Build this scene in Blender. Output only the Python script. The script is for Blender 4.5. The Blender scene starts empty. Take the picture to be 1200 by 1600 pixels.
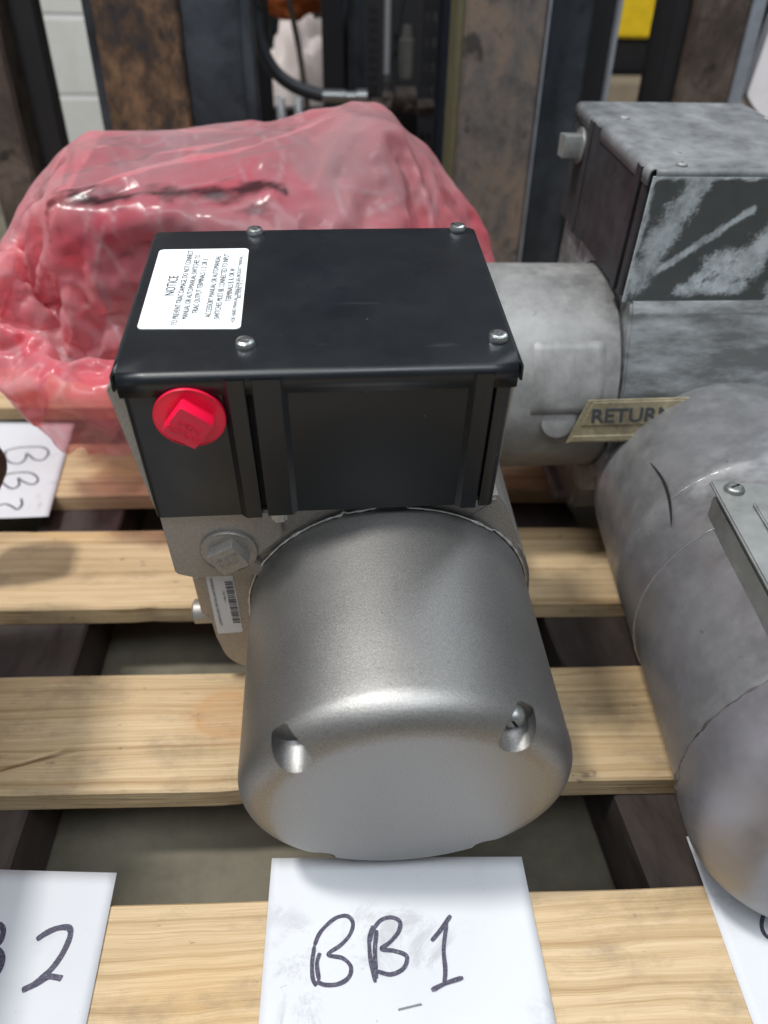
import bpy, bmesh, math, random
import numpy as np
from mathutils import Vector, Matrix, noise
random.seed(7)
R = math.radians
sc = bpy.context.scene
col = sc.collection

# ---------------------------------------------------------------- camera, world, lights
CAM_H = 0.40
WROT = [[0.9949646, 0.0428512, -0.0906043], [-0.0987020, 0.5759966, -0.8114714], [0.0174153, 0.8163282, 0.5773258]]
cd = bpy.data.cameras.new('camera'); cam = bpy.data.objects.new('camera', cd); col.objects.link(cam)
M = Matrix(WROT).to_4x4(); M.translation = Vector((0, 0, CAM_H)); cam.matrix_world = M
cd.sensor_fit = 'VERTICAL'; cd.sensor_height = 36.0; cd.lens = 36.0 * 1151 / 1600
cd.clip_start = 0.01; cd.clip_end = 60
cd.dof.use_dof = True; cd.dof.focus_distance = 0.385; cd.dof.aperture_fstop = 6.2
sc.camera = cam
w = bpy.data.worlds.new('World'); sc.world = w; w.use_nodes = True
w.node_tree.nodes['Background'].inputs[0].default_value = (0.80, 0.90, 1.0, 1)
w.node_tree.nodes['Background'].inputs[1].default_value = 0.21
def lamp(name, loc, aim, sx, sy, power, color=(1, 1, 1)):
    l = bpy.data.lights.new(name, 'AREA'); l.shape = 'RECTANGLE'; l.size = sx; l.size_y = sy; l.energy = power; l.color = color
    o = bpy.data.objects.new(name, l); col.objects.link(o); o.location = loc
    o.rotation_euler = (Vector(aim) - Vector(loc)).to_track_quat('-Z', 'Y').to_euler()
    return o
lamp('high_bay_lamp', (-1.02, 0.14, 2.85), (0, 0.4, 0), 0.26, 0.26, 62, (1.0, 0.965, 0.91))
lamp('ceiling_fill_lamp', (1.9, 2.0, 3.6), (0.1, 0.3, 0), 0.9, 2.4, 24, (0.86, 0.93, 1.0))  # added overhead at the right rear for fill and reflections
lamp('ceiling_fill_lamp', (-2.2, 0.2, 3.0), (0, 0.3, 0), 0.3, 2.4, 40, (0.92, 0.96, 1.0))  # added on the left as bluish fill for reflections
lamp('ceiling_fill_lamp', (0.25, -1.0, 2.9), (0, 0.3, 0.1), 2.6, 1.1, 66, (0.9, 0.95, 1.0))  # added in front to brighten the cover's rim and end face
sc.view_settings.view_transform = 'Standard'; sc.view_settings.look = 'None'
sc.view_settings.exposure = 0.0; sc.view_settings.gamma = 1.0
sc.cycles.max_bounces = 8

# ---------------------------------------------------------------- node helpers
class NT:
    def __init__(s, name):
        s.m = bpy.data.materials.new(name); s.m.use_nodes = True; s.t = s.m.node_tree
        s.b = s.t.nodes['Principled BSDF']; s.out = s.t.nodes['Material Output']
    def n(s, typ, **kw):
        x = s.t.nodes.new(typ)
        for k, v in kw.items():
            if k.startswith('i_'): x.inputs[k[2:].replace('_', ' ')].default_value = v
            else: setattr(x, k, v)
        return x
    def l(s, a, b): s.t.links.new(a, b)
    def coord(s, scale=(1, 1, 1), rot=(0, 0, 0), rnd=True, generated=False):
        tc = s.n('ShaderNodeTexCoord'); mp = s.n('ShaderNodeMapping'); mp.inputs['Scale'].default_value = scale; mp.inputs['Rotation'].default_value = rot
        s.l(tc.outputs['Object'], mp.inputs['Vector'])
        if rnd:
            oi = s.n('ShaderNodeObjectInfo'); mul = s.n('ShaderNodeMath', operation='MULTIPLY'); mul.inputs[1].default_value = 37.0
            s.l(oi.outputs['Random'], mul.inputs[0]); s.l(mul.outputs[0], mp.inputs['Location'])
        return mp.outputs['Vector']
    def noise(s, vec, scale=5, detail=4, rough=.55, dist=0):
        x = s.n('ShaderNodeTexNoise'); x.inputs['Scale'].default_value = scale; x.inputs['Detail'].default_value = detail
        x.inputs['Roughness'].default_value = rough; x.inputs['Distortion'].default_value = dist
        s.l(vec, x.inputs['Vector']); return x.outputs['Fac']
    def ramp(s, fac, stops):
        r = s.n('ShaderNodeValToRGB'); e = r.color_ramp.elements
        while len(e) < len(stops): e.new(.5)
        for q, (p, c) in zip(e, stops):
            q.position = p; q.color = (c, c, c, 1) if not isinstance(c, tuple) else (*c, 1)
        s.l(fac, r.inputs[0]); return r.outputs[0]
    def mix(s, fac, a, b, mode='MIX'):
        m = s.n('ShaderNodeMix', data_type='RGBA', blend_type=mode)
        for i, v in ((0, fac), (6, a), (7, b)):
            if hasattr(v, 'is_output'): s.l(v, m.inputs[i])
            elif isinstance(v, tuple): m.inputs[i].default_value = (*v, 1)
            else: m.inputs[i].default_value = v
        return m.outputs[2]
    def bump(s, h, strength=.3, dist=.001, prev=None):
        b = s.n('ShaderNodeBump'); b.inputs['Strength'].default_value = strength; b.inputs['Distance'].default_value = dist
        s.l(h, b.inputs['Height'])
        if prev: s.l(prev, b.inputs['Normal'])
        return b.outputs[0]
    def set(s, **kw):
        for k, v in kw.items():
            i = s.b.inputs[k.replace('_', ' ')]
            if hasattr(v, 'is_output'): s.l(v, i)
            elif isinstance(v, tuple): i.default_value = (*v, 1) if len(v) == 3 and i.type == 'RGBA' else v
            else: i.default_value = v
        return s.m

def plain(name, c, rough=.5, metal=0., var=.15, scale=40, bump=.1):
    t = NT(name); v = t.coord(); f = t.noise(v, scale, 5)
    lo = tuple(x * (1 - var) for x in c); hi = tuple(min(1, x * (1 + var)) for x in c)
    return t.set(Base_Color=t.ramp(f, [(.3, lo), (.7, hi)]), Roughness=rough, Metallic=metal, Normal=t.bump(t.noise(v, scale * 4, 3), bump, .0006))

def m_wood(knot=None):
    t = NT('pallet_pine'); v = t.coord()
    def sv(scale):
        mp = t.n('ShaderNodeMapping'); mp.inputs['Scale'].default_value = scale; t.l(v, mp.inputs['Vector']); return mp.outputs[0]
    warp = t.noise(sv((3, 9, 9)), 2.2, 3, .5)
    vm = t.n('ShaderNodeVectorMath', operation='ADD'); cx = t.n('ShaderNodeCombineXYZ')
    mm = t.n('ShaderNodeMath', operation='MULTIPLY'); mm.inputs[1].default_value = .013; t.l(warp, mm.inputs[0]); t.l(mm.outputs[0], cx.inputs[1]); t.l(mm.outputs[0], cx.inputs[2])
    t.l(v, vm.inputs[0]); t.l(cx.outputs[0], vm.inputs[1])
    mp = t.n('ShaderNodeMapping'); mp.inputs['Scale'].default_value = (1.0, 210, 90); t.l(vm.outputs[0], mp.inputs['Vector'])
    rings = t.noise(mp.outputs[0], 1.0, 3, .6)
    mp2 = t.n('ShaderNodeMapping'); mp2.inputs['Scale'].default_value = (14, 700, 700); t.l(vm.outputs[0], mp2.inputs['Vector'])
    fib = t.noise(mp2.outputs[0], 1.0, 3, .6)
    c = t.ramp(rings, [(.30, (.38, .245, .120)), (.44, (.53, .385, .215)), (.58, (.62, .465, .28)), (.8, (.66, .51, .32))])
    c = t.mix(t.ramp(fib, [(.35, .28), (.6, 0.)]), c, (.36, .24, .13))
    # knots
    vo = t.n('ShaderNodeTexVoronoi', feature='F1'); vo.inputs['Scale'].default_value = 1.0; vo.inputs['Randomness'].default_value = 1
    t.l(sv((5.0, 9.5, 9.5)), vo.inputs['Vector'])
    k = t.ramp(vo.outputs['Distance'], [(.05, 1.), (.13, .75), (.17, 0.)])
    k2 = t.ramp(vo.outputs['Distance'], [(.13, 0.), (.19, .45), (.33, 0.)])
    c = t.mix(k2, c, (.60, .37, .15)); c = t.mix(k, c, (.50, .31, .19))
    if knot:
        sp_ = t.n('ShaderNodeVectorMath', operation='SUBTRACT'); sp_.inputs[1].default_value = (knot[0], knot[1], 0); raw = t.coord(rnd=False); t.l(raw, sp_.inputs[0])
        ms = t.n('ShaderNodeMapping'); ms.inputs['Scale'].default_value = (20, 30, 20); ms.inputs['Rotation'].default_value = (0, 0, .5); t.l(sp_.outputs[0], ms.inputs['Vector'])
        ln = t.n('ShaderNodeVectorMath', operation='LENGTH'); t.l(ms.outputs[0], ln.inputs[0])
        dv = t.n('ShaderNodeMath', operation='MULTIPLY_ADD'); t.l(t.noise(raw, 60, 3), dv.inputs[0]); dv.inputs[1].default_value = .35; t.l(ln.outputs['Value'], dv.inputs[2])
        c = t.mix(t.ramp(dv.outputs[0], [(.50, .6), (.70, .95), (.80, .35), (1., 0.)]), c, (.52, .31, .15))
    # grime
    g = t.ramp(t.noise(sv((9, 16, 16)), 2.4, 6, .7), [(.50, 0.), (.72, .62)])
    c = t.mix(g, c, (.24, .18, .12))
    sp = t.ramp(t.noise(sv((60, 110, 110)), 1, 4, .7), [(.66, 0.), (.72, .6)])
    c = t.mix(sp, c, (.10, .08, .07))
    b = t.bump(fib, .6, .001); b = t.bump(rings, .5, .0014, b)
    return t.set(Base_Color=c, Roughness=.62, Normal=b)

def m_silver(name='satin_silver_paint', base=.30, rough=.45, metal=.92, tint=(1, .985, .96)):
    t = NT(name); v = t.coord(rnd=False)
    fl = t.noise(v, 1700, 2, .6); big = t.noise(v, 14, 4)
    lo = tuple(base * .72 * x for x in tint); hi = tuple(base * 1.30 * x for x in tint)
    c = t.ramp(fl, [(.3, lo), (.72, hi)])
    c = t.mix(t.ramp(big, [(.35, .16), (.7, 0.)]), c, tuple(base * .6 * x for x in tint))
    scr = t.noise(t.coord((6, 60, 150), (.3, .5, .9), rnd=False), 1, 5, .7)
    c = t.mix(t.ramp(scr, [(.66, 0.), (.74, .35)]), c, tuple(min(1, base * 1.7 * x) for x in tint))
    r = t.ramp(big, [(.3, rough - .03), (.75, rough + .06)])
    b = t.bump(t.noise(v, 1500, 3, .65), .45, .0003); b = t.bump(t.noise(v, 9, 2), .10, .003, b)
    return t.set(Base_Color=c, Roughness=r, Metallic=metal, Normal=b)

def m_black(name='black_powder_coat', base=(.0054, .0070, .0098)):
    t = NT(name); v = t.coord(rnd=False)
    big = t.noise(v, 16, 5, .6)
    st = t.noise(t.coord((18, 130, 40), (0, 0, .5), rnd=False), 1, 4, .7)
    c = t.mix(t.ramp(big, [(.4, 0.), (.8, .45)]), base, tuple(x * 1.9 for x in base))
    c = t.mix(t.ramp(st, [(.64, 0.), (.80, .35)]), c, (.10, .10, .10))
    sp = t.ramp(t.noise(v, 420, 2, .5), [(.79, 0.), (.82, .8)])
    c = t.mix(sp, c, (.30, .31, .32))
    r = t.ramp(t.noise(v, 28, 5, .65), [(.3, .30), (.7, .44)])
    return t.set(Base_Color=c, Roughness=r, Specular_IOR_Level=.55, Normal=t.bump(t.noise(v, 1300, 2), .06, .0003))

def m_worn(name, dark, light, scale=9, lo=.42, hi=.68, rough=.55, metal=.35, streak=(1, 1, 1), spots=True, attr=None, purple=None):
    t = NT(name); v = t.coord(streak)
    n1 = t.noise(v, scale, 8, .68, .35); n2 = t.noise(v, scale * 5.5, 6, .7)
    a = t.mix(.35, t.ramp(n1, [(0, 0.), (1, 1.)]), t.ramp(n2, [(0, 0.), (1, 1.)]))
    c = t.ramp(a, [(lo, dark), (hi, light)])
    if purple:
        c = t.mix(t.ramp(t.noise(v, scale * .6, 3), [(.4, 0.), (.62, .7)]), c, purple)
    if attr:
        at = t.n('ShaderNodeAttribute', attribute_name=attr)
        ml = t.n('ShaderNodeMath', operation='MULTIPLY'); t.l(at.outputs['Fac'], ml.inputs[0]); t.l(t.ramp(t.noise(v, 75, 6, .75), [(.36, .42), (.58, 1.)]), ml.inputs[1])
        c = t.mix(ml.outputs[0], c, (.66, .72, .76))
    if spots:
        c = t.mix(t.ramp(t.noise(v, scale * 9, 3, .6), [(.69, 0.), (.76, .55)]), c, tuple(x * .45 for x in dark))
    r = t.ramp(n2, [(.3, rough - .08), (.7, rough + .15)])
    b = t.bump(n2, .25, .0008)
    return t.set(Base_Color=c, Roughness=r, Metallic=metal, Normal=b)

def m_rust(name, dark, mid, light, scale=14, metal=.3, rough=.6, streak=(1, 1, .35)):
    t = NT(name); v = t.coord(streak)
    n1 = t.noise(v, scale, 9, .7, .6); n2 = t.noise(v, scale * 4, 5, .7)
    c = t.ramp(n1, [(.34, dark), (.47, mid), (.62, light), (.75, mid)])
    c = t.mix(t.ramp(n2, [(.5, 0.), (.66, .7)]), c, dark)
    c = t.mix(t.ramp(t.noise(v, scale * 2.2, 2), [(.66, 0.), (.72, .8)]), c, tuple(x * .4 for x in dark))
    return t.set(Base_Color=c, Roughness=rough, Metallic=metal, Normal=t.bump(n2, .3, .001))

def m_paper():
    t = NT('white_paper'); v = t.coord()
    c = t.ramp(t.noise(v, 12, 3), [(.3, (.595, .61, .645)), (.7, (.65, .665, .695))])
    sm = t.noise(v, 26, 7, .75, .8)
    sm2 = t.n('ShaderNodeMath', operation='MULTIPLY'); t.l(t.ramp(sm, [(.50, 0.), (.60, .42)]), sm2.inputs[0]); t.l(t.ramp(t.noise(v, 20, 2), [(.52, 0.), (.64, 1.)]), sm2.inputs[1])
    c = t.mix(sm2.outputs[0], c, (.28, .28, .29))
    sp = t.ramp(t.noise(v, 240, 2), [(.74, 0.), (.78, .5)])
    c = t.mix(sp, c, (.35, .34, .33))
    return t.set(Base_Color=c, Roughness=.75, Normal=t.bump(t.noise(v, 500, 3), .08, .0003))

def m_ink():
    t = NT('marker_ink'); v = t.coord((1, 1, 1))
    c = t.ramp(t.noise(v, 900, 3, .7), [(.36, (.03, .027, .05)), (.62, (.10, .095, .14)), (.75, (.34, .34, .40))])
    return t.set(Base_Color=c, Roughness=.6)

def m_film():
    t = NT('pink_antistatic_film'); v = t.coord(rnd=False)
    n = t.noise(v, 7, 4, .6, .4)
    c = t.ramp(n, [(.33, (.90, .17, .23)), (.52, (.93, .38, .42)), (.70, (.94, .62, .65))])
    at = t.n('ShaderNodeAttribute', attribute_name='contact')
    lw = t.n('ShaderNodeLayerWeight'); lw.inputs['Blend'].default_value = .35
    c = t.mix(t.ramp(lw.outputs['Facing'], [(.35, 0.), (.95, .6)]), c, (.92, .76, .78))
    sm = t.ramp(t.noise(v, 30, 6, .75, .5), [(.66, 0.), (.76, .40)])
    c = t.mix(sm, c, (.16, .07, .08))
    wob = t.n('ShaderNodeTexNoise'); wob.inputs['Scale'].default_value = 9; wob.inputs['Detail'].default_value = 3; t.l(v, wob.inputs['Vector'])
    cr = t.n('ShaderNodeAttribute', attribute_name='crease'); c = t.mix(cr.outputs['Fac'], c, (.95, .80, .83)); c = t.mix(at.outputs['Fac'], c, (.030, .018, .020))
    def crumple(scale, rot, st, k):
        mp = t.coord(st, rot, rnd=False); sc_ = t.n('ShaderNodeVectorMath', operation='SCALE'); t.l(wob.outputs['Color'], sc_.inputs[0]); sc_.inputs['Scale'].default_value = k
        ad_ = t.n('ShaderNodeVectorMath', operation='ADD'); t.l(mp, ad_.inputs[0]); t.l(sc_.outputs[0], ad_.inputs[1])
        vo = t.n('ShaderNodeTexVoronoi', feature='F1'); vo.inputs['Scale'].default_value = scale; t.l(ad_.outputs[0], vo.inputs['Vector']); return vo.outputs['Distance']
    msk = t.ramp(t.noise(v, 5, 2), [(.35, .15), (.6, 1.)])
    c1 = crumple(13, (.2, .5, .3), (1, 1, .38), .10); c2 = crumple(34, (-.3, -.7, .6), (1, .8, .45), .06)
    c = t.mix(t.ramp(c1, [(.55, 0.), (.85, .35)]), c, (.93, .72, .76))
    b = t.bump(c1, .5, .006); mu = t.n('ShaderNodeMath', operation='MULTIPLY'); t.l(c2, mu.inputs[0]); t.l(msk, mu.inputs[1]); b = t.bump(mu.outputs[0], .5, .004, b)
    b = t.bump(t.noise(v, 140, 3, .5, .8), .12, .0008, b)
    t.set(Base_Color=c, Roughness=.22, Specular_IOR_Level=.55, Normal=b)
    tr = t.n('ShaderNodeBsdfTransparent'); t.l(t.mix(.45, c, (.98, .72, .76)), tr.inputs[0])
    tl = t.n('ShaderNodeBsdfTranslucent'); t.l(c, tl.inputs[0]); t.l(b, tl.inputs['Normal'])
    m1 = t.n('ShaderNodeMixShader'); m1.inputs[0].default_value = .40; t.l(t.b.outputs[0], m1.inputs[1]); t.l(tl.outputs[0], m1.inputs[2])
    ad = t.n('ShaderNodeMath', operation='ADD'); t.l(t.ramp(n, [(.3, .38), (.7, .64)]), ad.inputs[0]); ad.inputs[1].default_value = 0; ad.use_clamp = True
    m2 = t.n('ShaderNodeMixShader'); t.l(ad.outputs[0], m2.inputs[0]); t.l(m1.outputs[0], m2.inputs[1]); t.l(tr.outputs[0], m2.inputs[2])
    t.l(m2.outputs[0], t.out.inputs[0]); return t.m

def m_floor():
    t = NT('concrete_floor_grey'); v = t.coord(rnd=False)
    c = t.ramp(t.noise(v, 9, 6, .65), [(.32, (.085, .077, .054)), (.66, (.205, .185, .135))])
    c = t.mix(t.ramp(t.noise(v, 24, 4, .6), [(.62, 0.), (.75, .6)]), c, (.10, .10, .09))
    return t.set(Base_Color=c, Roughness=.75, Normal=t.bump(t.noise(v, 90, 4), .2, .002))

def m_wall():
    t = NT('painted_block_wall'); v = t.coord(rnd=False)
    c = t.ramp(t.noise(v, 2.4, 8, .7, .5), [(.38, (.30, .28, .25)), (.48, (.58, .58, .54)), (.7, (.68, .68, .65))])
    return t.set(Base_Color=c, Roughness=.8, Normal=t.bump(t.noise(v, 30, 5), .3, .004))

MAT = dict(
    wood=m_wood(), knotwood=m_wood((-.052, .010)), silver=m_silver(), silver2=m_silver('warm_silver_paint', .37, .44, .6, (1, .95, .89)), black=m_black(), paper=m_paper(), ink=m_ink(), film=m_film(),
    floor=m_floor(), wall=m_wall(),
    zinc=m_silver('zinc_plated_steel', .78, .22, 1., (.97, 1, 1)), dark=plain('shade_and_mark_black', (.006, .006, .007), .7),  # one black for painted slot shade, the cover seam and the gouge
    red=plain('red_plastic', (.80, .008, .055), .34, 0, .06, 20, .03), label=plain('label_white', (.80, .84, .86), .5, 0, .02, 20, .0),
    print=plain('print_black', (.035, .038, .045), .6, 0, .0, 20, 0), brightseam=plain('bare_metal_flash', (.75, .75, .74), .3, .9, .2, 400, .4),
    stringer=m_worn('stained_stringer', (.020, .014, .013), (.115, .088, .080), 7, .40, .72, .6, 0., (1, .25, 1)),
    dustcap=m_worn('dusty_grey_casting', (.13, .13, .13), (.36, .36, .355), 10, .34, .64, .5, .25),
    dusthouse=m_worn('smeared_grey_casting', (.12, .125, .125), (.50, .53, .56), 8, .42, .66, .5, .25, (1, .5, 1.7), attr='dust'),
    dustlid=m_worn('dusty_black_lid', (.055, .062, .070), (.31, .32, .33), 11, .36, .70, .55, .1, attr='dust'),
    dustpanel=m_worn('dusty_black_panel', (.006, .006, .008), (.045, .047, .052), 7, .40, .72, .5, .0),
    dustside=m_worn('powder_smeared_side', (.060, .068, .068), (.095, .105, .105), 12, .3, .7, .5, .1, attr='dust'),
    purple=m_worn('dull_purple_grey_casting', (.16, .16, .168), (.40, .405, .415), 11, .30, .72, .36, .6, purple=(.27, .255, .285)),
    tbox=m_worn('terminal_box_grey', (.20, .21, .20), (.40, .41, .40), 12, .34, .66, .36, .55),
    gold=m_worn('tarnished_gold_plate', (.10, .085, .055), (.36, .31, .20), 22, .36, .62, .42, .3, (1, 1, 1)),
    rust=m_rust('rusty_mill_scale', (.022, .022, .028), (.070, .042, .026), (.21, .120, .065), 22, streak=(1, 1, .7)),
    steel=m_rust('worn_grey_steel', (.060, .057, .056), (.125, .112, .105), (.20, .150, .115), 15, streak=(1, 1, .85)),
    bluesteel=m_rust('blue_black_steel', (.014, .018, .024), (.026, .032, .041), (.050, .060, .072), 8, .2, .5, streak=(1, 1, .9)),
    blacksteel=plain('black_steel', (.008, .008, .010), .55, .1), brown=m_rust('brown_steel', (.035, .028, .025), (.075, .055, .045), (.13, .10, .082), 14, streak=(1, 1, .8)),
    edge=plain('ground_steel_edge', (.34, .37, .42), .4, .5), rubber=plain('hose_rubber', (.030, .034, .040), .5), fitting=plain('hose_fitting_steel', (.30, .31, .30), .4, .8),
    chrome=plain('chrome_rod', (.90, .92, .95), .30, .6, .02, 10, 0), yellow=plain('machine_yellow', (.78, .52, .01), .45), orange=plain('orange_cloth', (.55, .13, .03), .8),
    sack=plain('pale_sack', (.62, .55, .53), .8, 0, .25, 8, .5), tan=plain('tan_board', (.30, .24, .17), .8), white=plain('white_panel_paint', (.80, .77, .80), .6, 0, .04), olive=plain('olive_edge_paint', (.085, .078, .040), .6),
)

# ---------------------------------------------------------------- object helpers
def tag(o, label=None, cat=None, group=None, kind=None):
    for k, v in (('label', label), ('category', cat), ('group', group), ('kind', kind)):
        if v: o[k] = v
    return o
def empty(name, loc=(0, 0, 0), mat=None):
    o = bpy.data.objects.new(name, None); o.empty_display_size = .02; col.objects.link(o)
    if mat is not None: o.matrix_world = mat
    else: o.location = loc
    return o
def link(name, bm, mat, parent=None, smooth=35, mw=None):
    me = bpy.data.meshes.new(name); bm.to_mesh(me); bm.free()
    if smooth:
        me.shade_smooth(); me.set_sharp_from_angle(angle=R(smooth))
    o = bpy.data.objects.new(name, me); col.objects.link(o)
    me.materials.append(MAT[mat] if isinstance(mat, str) else mat)
    if parent is not None: o.parent = parent
    if mw is not None: o.matrix_local = mw
    return o
def box(bm, x0, x1, y0, y1, z0, z1, bev=0, seg=2, m=None):
    r = bmesh.ops.create_cube(bm, size=1)
    for v in r['verts']:
        v.co = Vector(((x0 + x1) / 2 + v.co.x * (x1 - x0), (y0 + y1) / 2 + v.co.y * (y1 - y0), (z0 + z1) / 2 + v.co.z * (z1 - z0)))
        if m is not None: v.co = m @ v.co
    if bev:
        es = list({e for v in r['verts'] for e in v.link_edges})
        bmesh.ops.bevel(bm, geom=es, offset=bev, segments=seg, affect='EDGES')
def lathe(bm, prof, seg=64, m=None, cap0=True, cap1=True):   # prof: list of (radius, y), axis = y
    rings = []
    for r, y in prof:
        ring = []
        for k in range(seg):
            a = 2 * math.pi * k / seg; p = Vector((r * math.cos(a), y, r * math.sin(a)))
            ring.append(bm.verts.new(m @ p if m is not None else p))
        rings.append(ring)
    for A_, B_ in zip(rings, rings[1:]):
        for k in range(seg): bm.faces.new((A_[k], B_[k], B_[(k + 1) % seg], A_[(k + 1) % seg]))
    if cap0: bm.faces.new(rings[0])
    if cap1: bm.faces.new(list(reversed(rings[-1])))
def prism(bm, poly, y0, y1, m=None, bev=0):    # poly in XZ, extruded along y
    a = [bm.verts.new((x, y0, z)) for x, z in poly]; b = [bm.verts.new((x, y1, z)) for x, z in poly]; n = len(poly)
    fs = [bm.faces.new(a), bm.faces.new(list(reversed(b)))]
    for i in range(n): fs.append(bm.faces.new((a[i], b[i], b[(i + 1) % n], a[(i + 1) % n])))
    if m is not None:
        for v in a + b: v.co = m @ v.co
    bmesh.ops.recalc_face_normals(bm, faces=fs)
    if bev:
        bmesh.ops.bevel(bm, geom=[e for e in fs[0].edges], offset=bev, segments=2, affect='EDGES')
def tube(bm, pts, r, seg=12, closed=False):
    pts = [Vector(p) for p in pts]; n = len(pts); rings = []
    for i, p in enumerate(pts):
        if closed: d = pts[(i + 1) % n] - pts[i - 1]
        else: d = pts[min(i + 1, n - 1)] - pts[max(i - 1, 0)]
        q = d.to_track_quat('Z', 'Y'); rr = r[i] if isinstance(r, (list, tuple)) else r
        rings.append([bm.verts.new(p + q @ Vector((rr * math.cos(2 * math.pi * k / seg), rr * math.sin(2 * math.pi * k / seg), 0))) for k in range(seg)])
    for i in range(n if closed else n - 1):
        A_, B_ = rings[i], rings[(i + 1) % n]
        for k in range(seg): bm.faces.new((A_[k], A_[(k + 1) % seg], B_[(k + 1) % seg], B_[k]))
    if not closed:
        bm.faces.new(list(reversed(rings[0]))); bm.faces.new(rings[-1])
def rounded(poly, r, n=5):     # round corners of a polygon; r may be a list
    out = []; N = len(poly)
    for i, p in enumerate(poly):
        rr = r[i] if isinstance(r, (list, tuple)) else r
        if rr <= 0: out.append(p); continue
        p = Vector(p); a = (Vector(poly[i - 1]) - p).normalized(); b = (Vector(poly[(i + 1) % N]) - p).normalized()
        ang = a.angle(b); t = rr / math.tan(ang / 2); c = p + (a + b).normalized() * rr / math.sin(ang / 2)
        s = p + a * t - c; e = p + b * t - c
        a0 = math.atan2(s.y, s.x); a1 = math.atan2(e.y, e.x); d = (a1 - a0 + math.pi) % (2 * math.pi) - math.pi
        for k in range(n + 1): out.append((c.x + rr * math.cos(a0 + d * k / n), c.y + rr * math.sin(a0 + d * k / n)))
    return out
def text(body, size, mat, parent, m, extr=0.0, name='lettering', align='LEFT', sx=1.0, shear=0, bev=0, space=1.0, line=1.0):
    c = bpy.data.curves.new(name, 'FONT'); c.body = body; c.size = size; c.extrude = extr; c.align_x = align; c.shear = shear; c.bevel_depth = bev; c.space_character = space; c.space_line = line
    c.resolution_u = 3
    o = bpy.data.objects.new(name, c); col.objects.link(o); c.materials.append(MAT[mat])
    me = bpy.data.meshes.new_from_object(o.evaluated_get(bpy.context.evaluated_depsgraph_get()) if False else o)
    bpy.data.objects.remove(o); o = bpy.data.objects.new(name, me); col.objects.link(o)
    if not me.materials: me.materials.append(MAT[mat])
    o.parent = parent; o.matrix_local = m @ Matrix.Diagonal((sx, 1, 1, 1)); return o
def basis(x, y, z, loc):
    m = Matrix((Vector(x).normalized(), Vector(y).normalized(), Vector(z).normalized())).transposed().to_4x4(); m.translation = Vector(loc); return m

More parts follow.
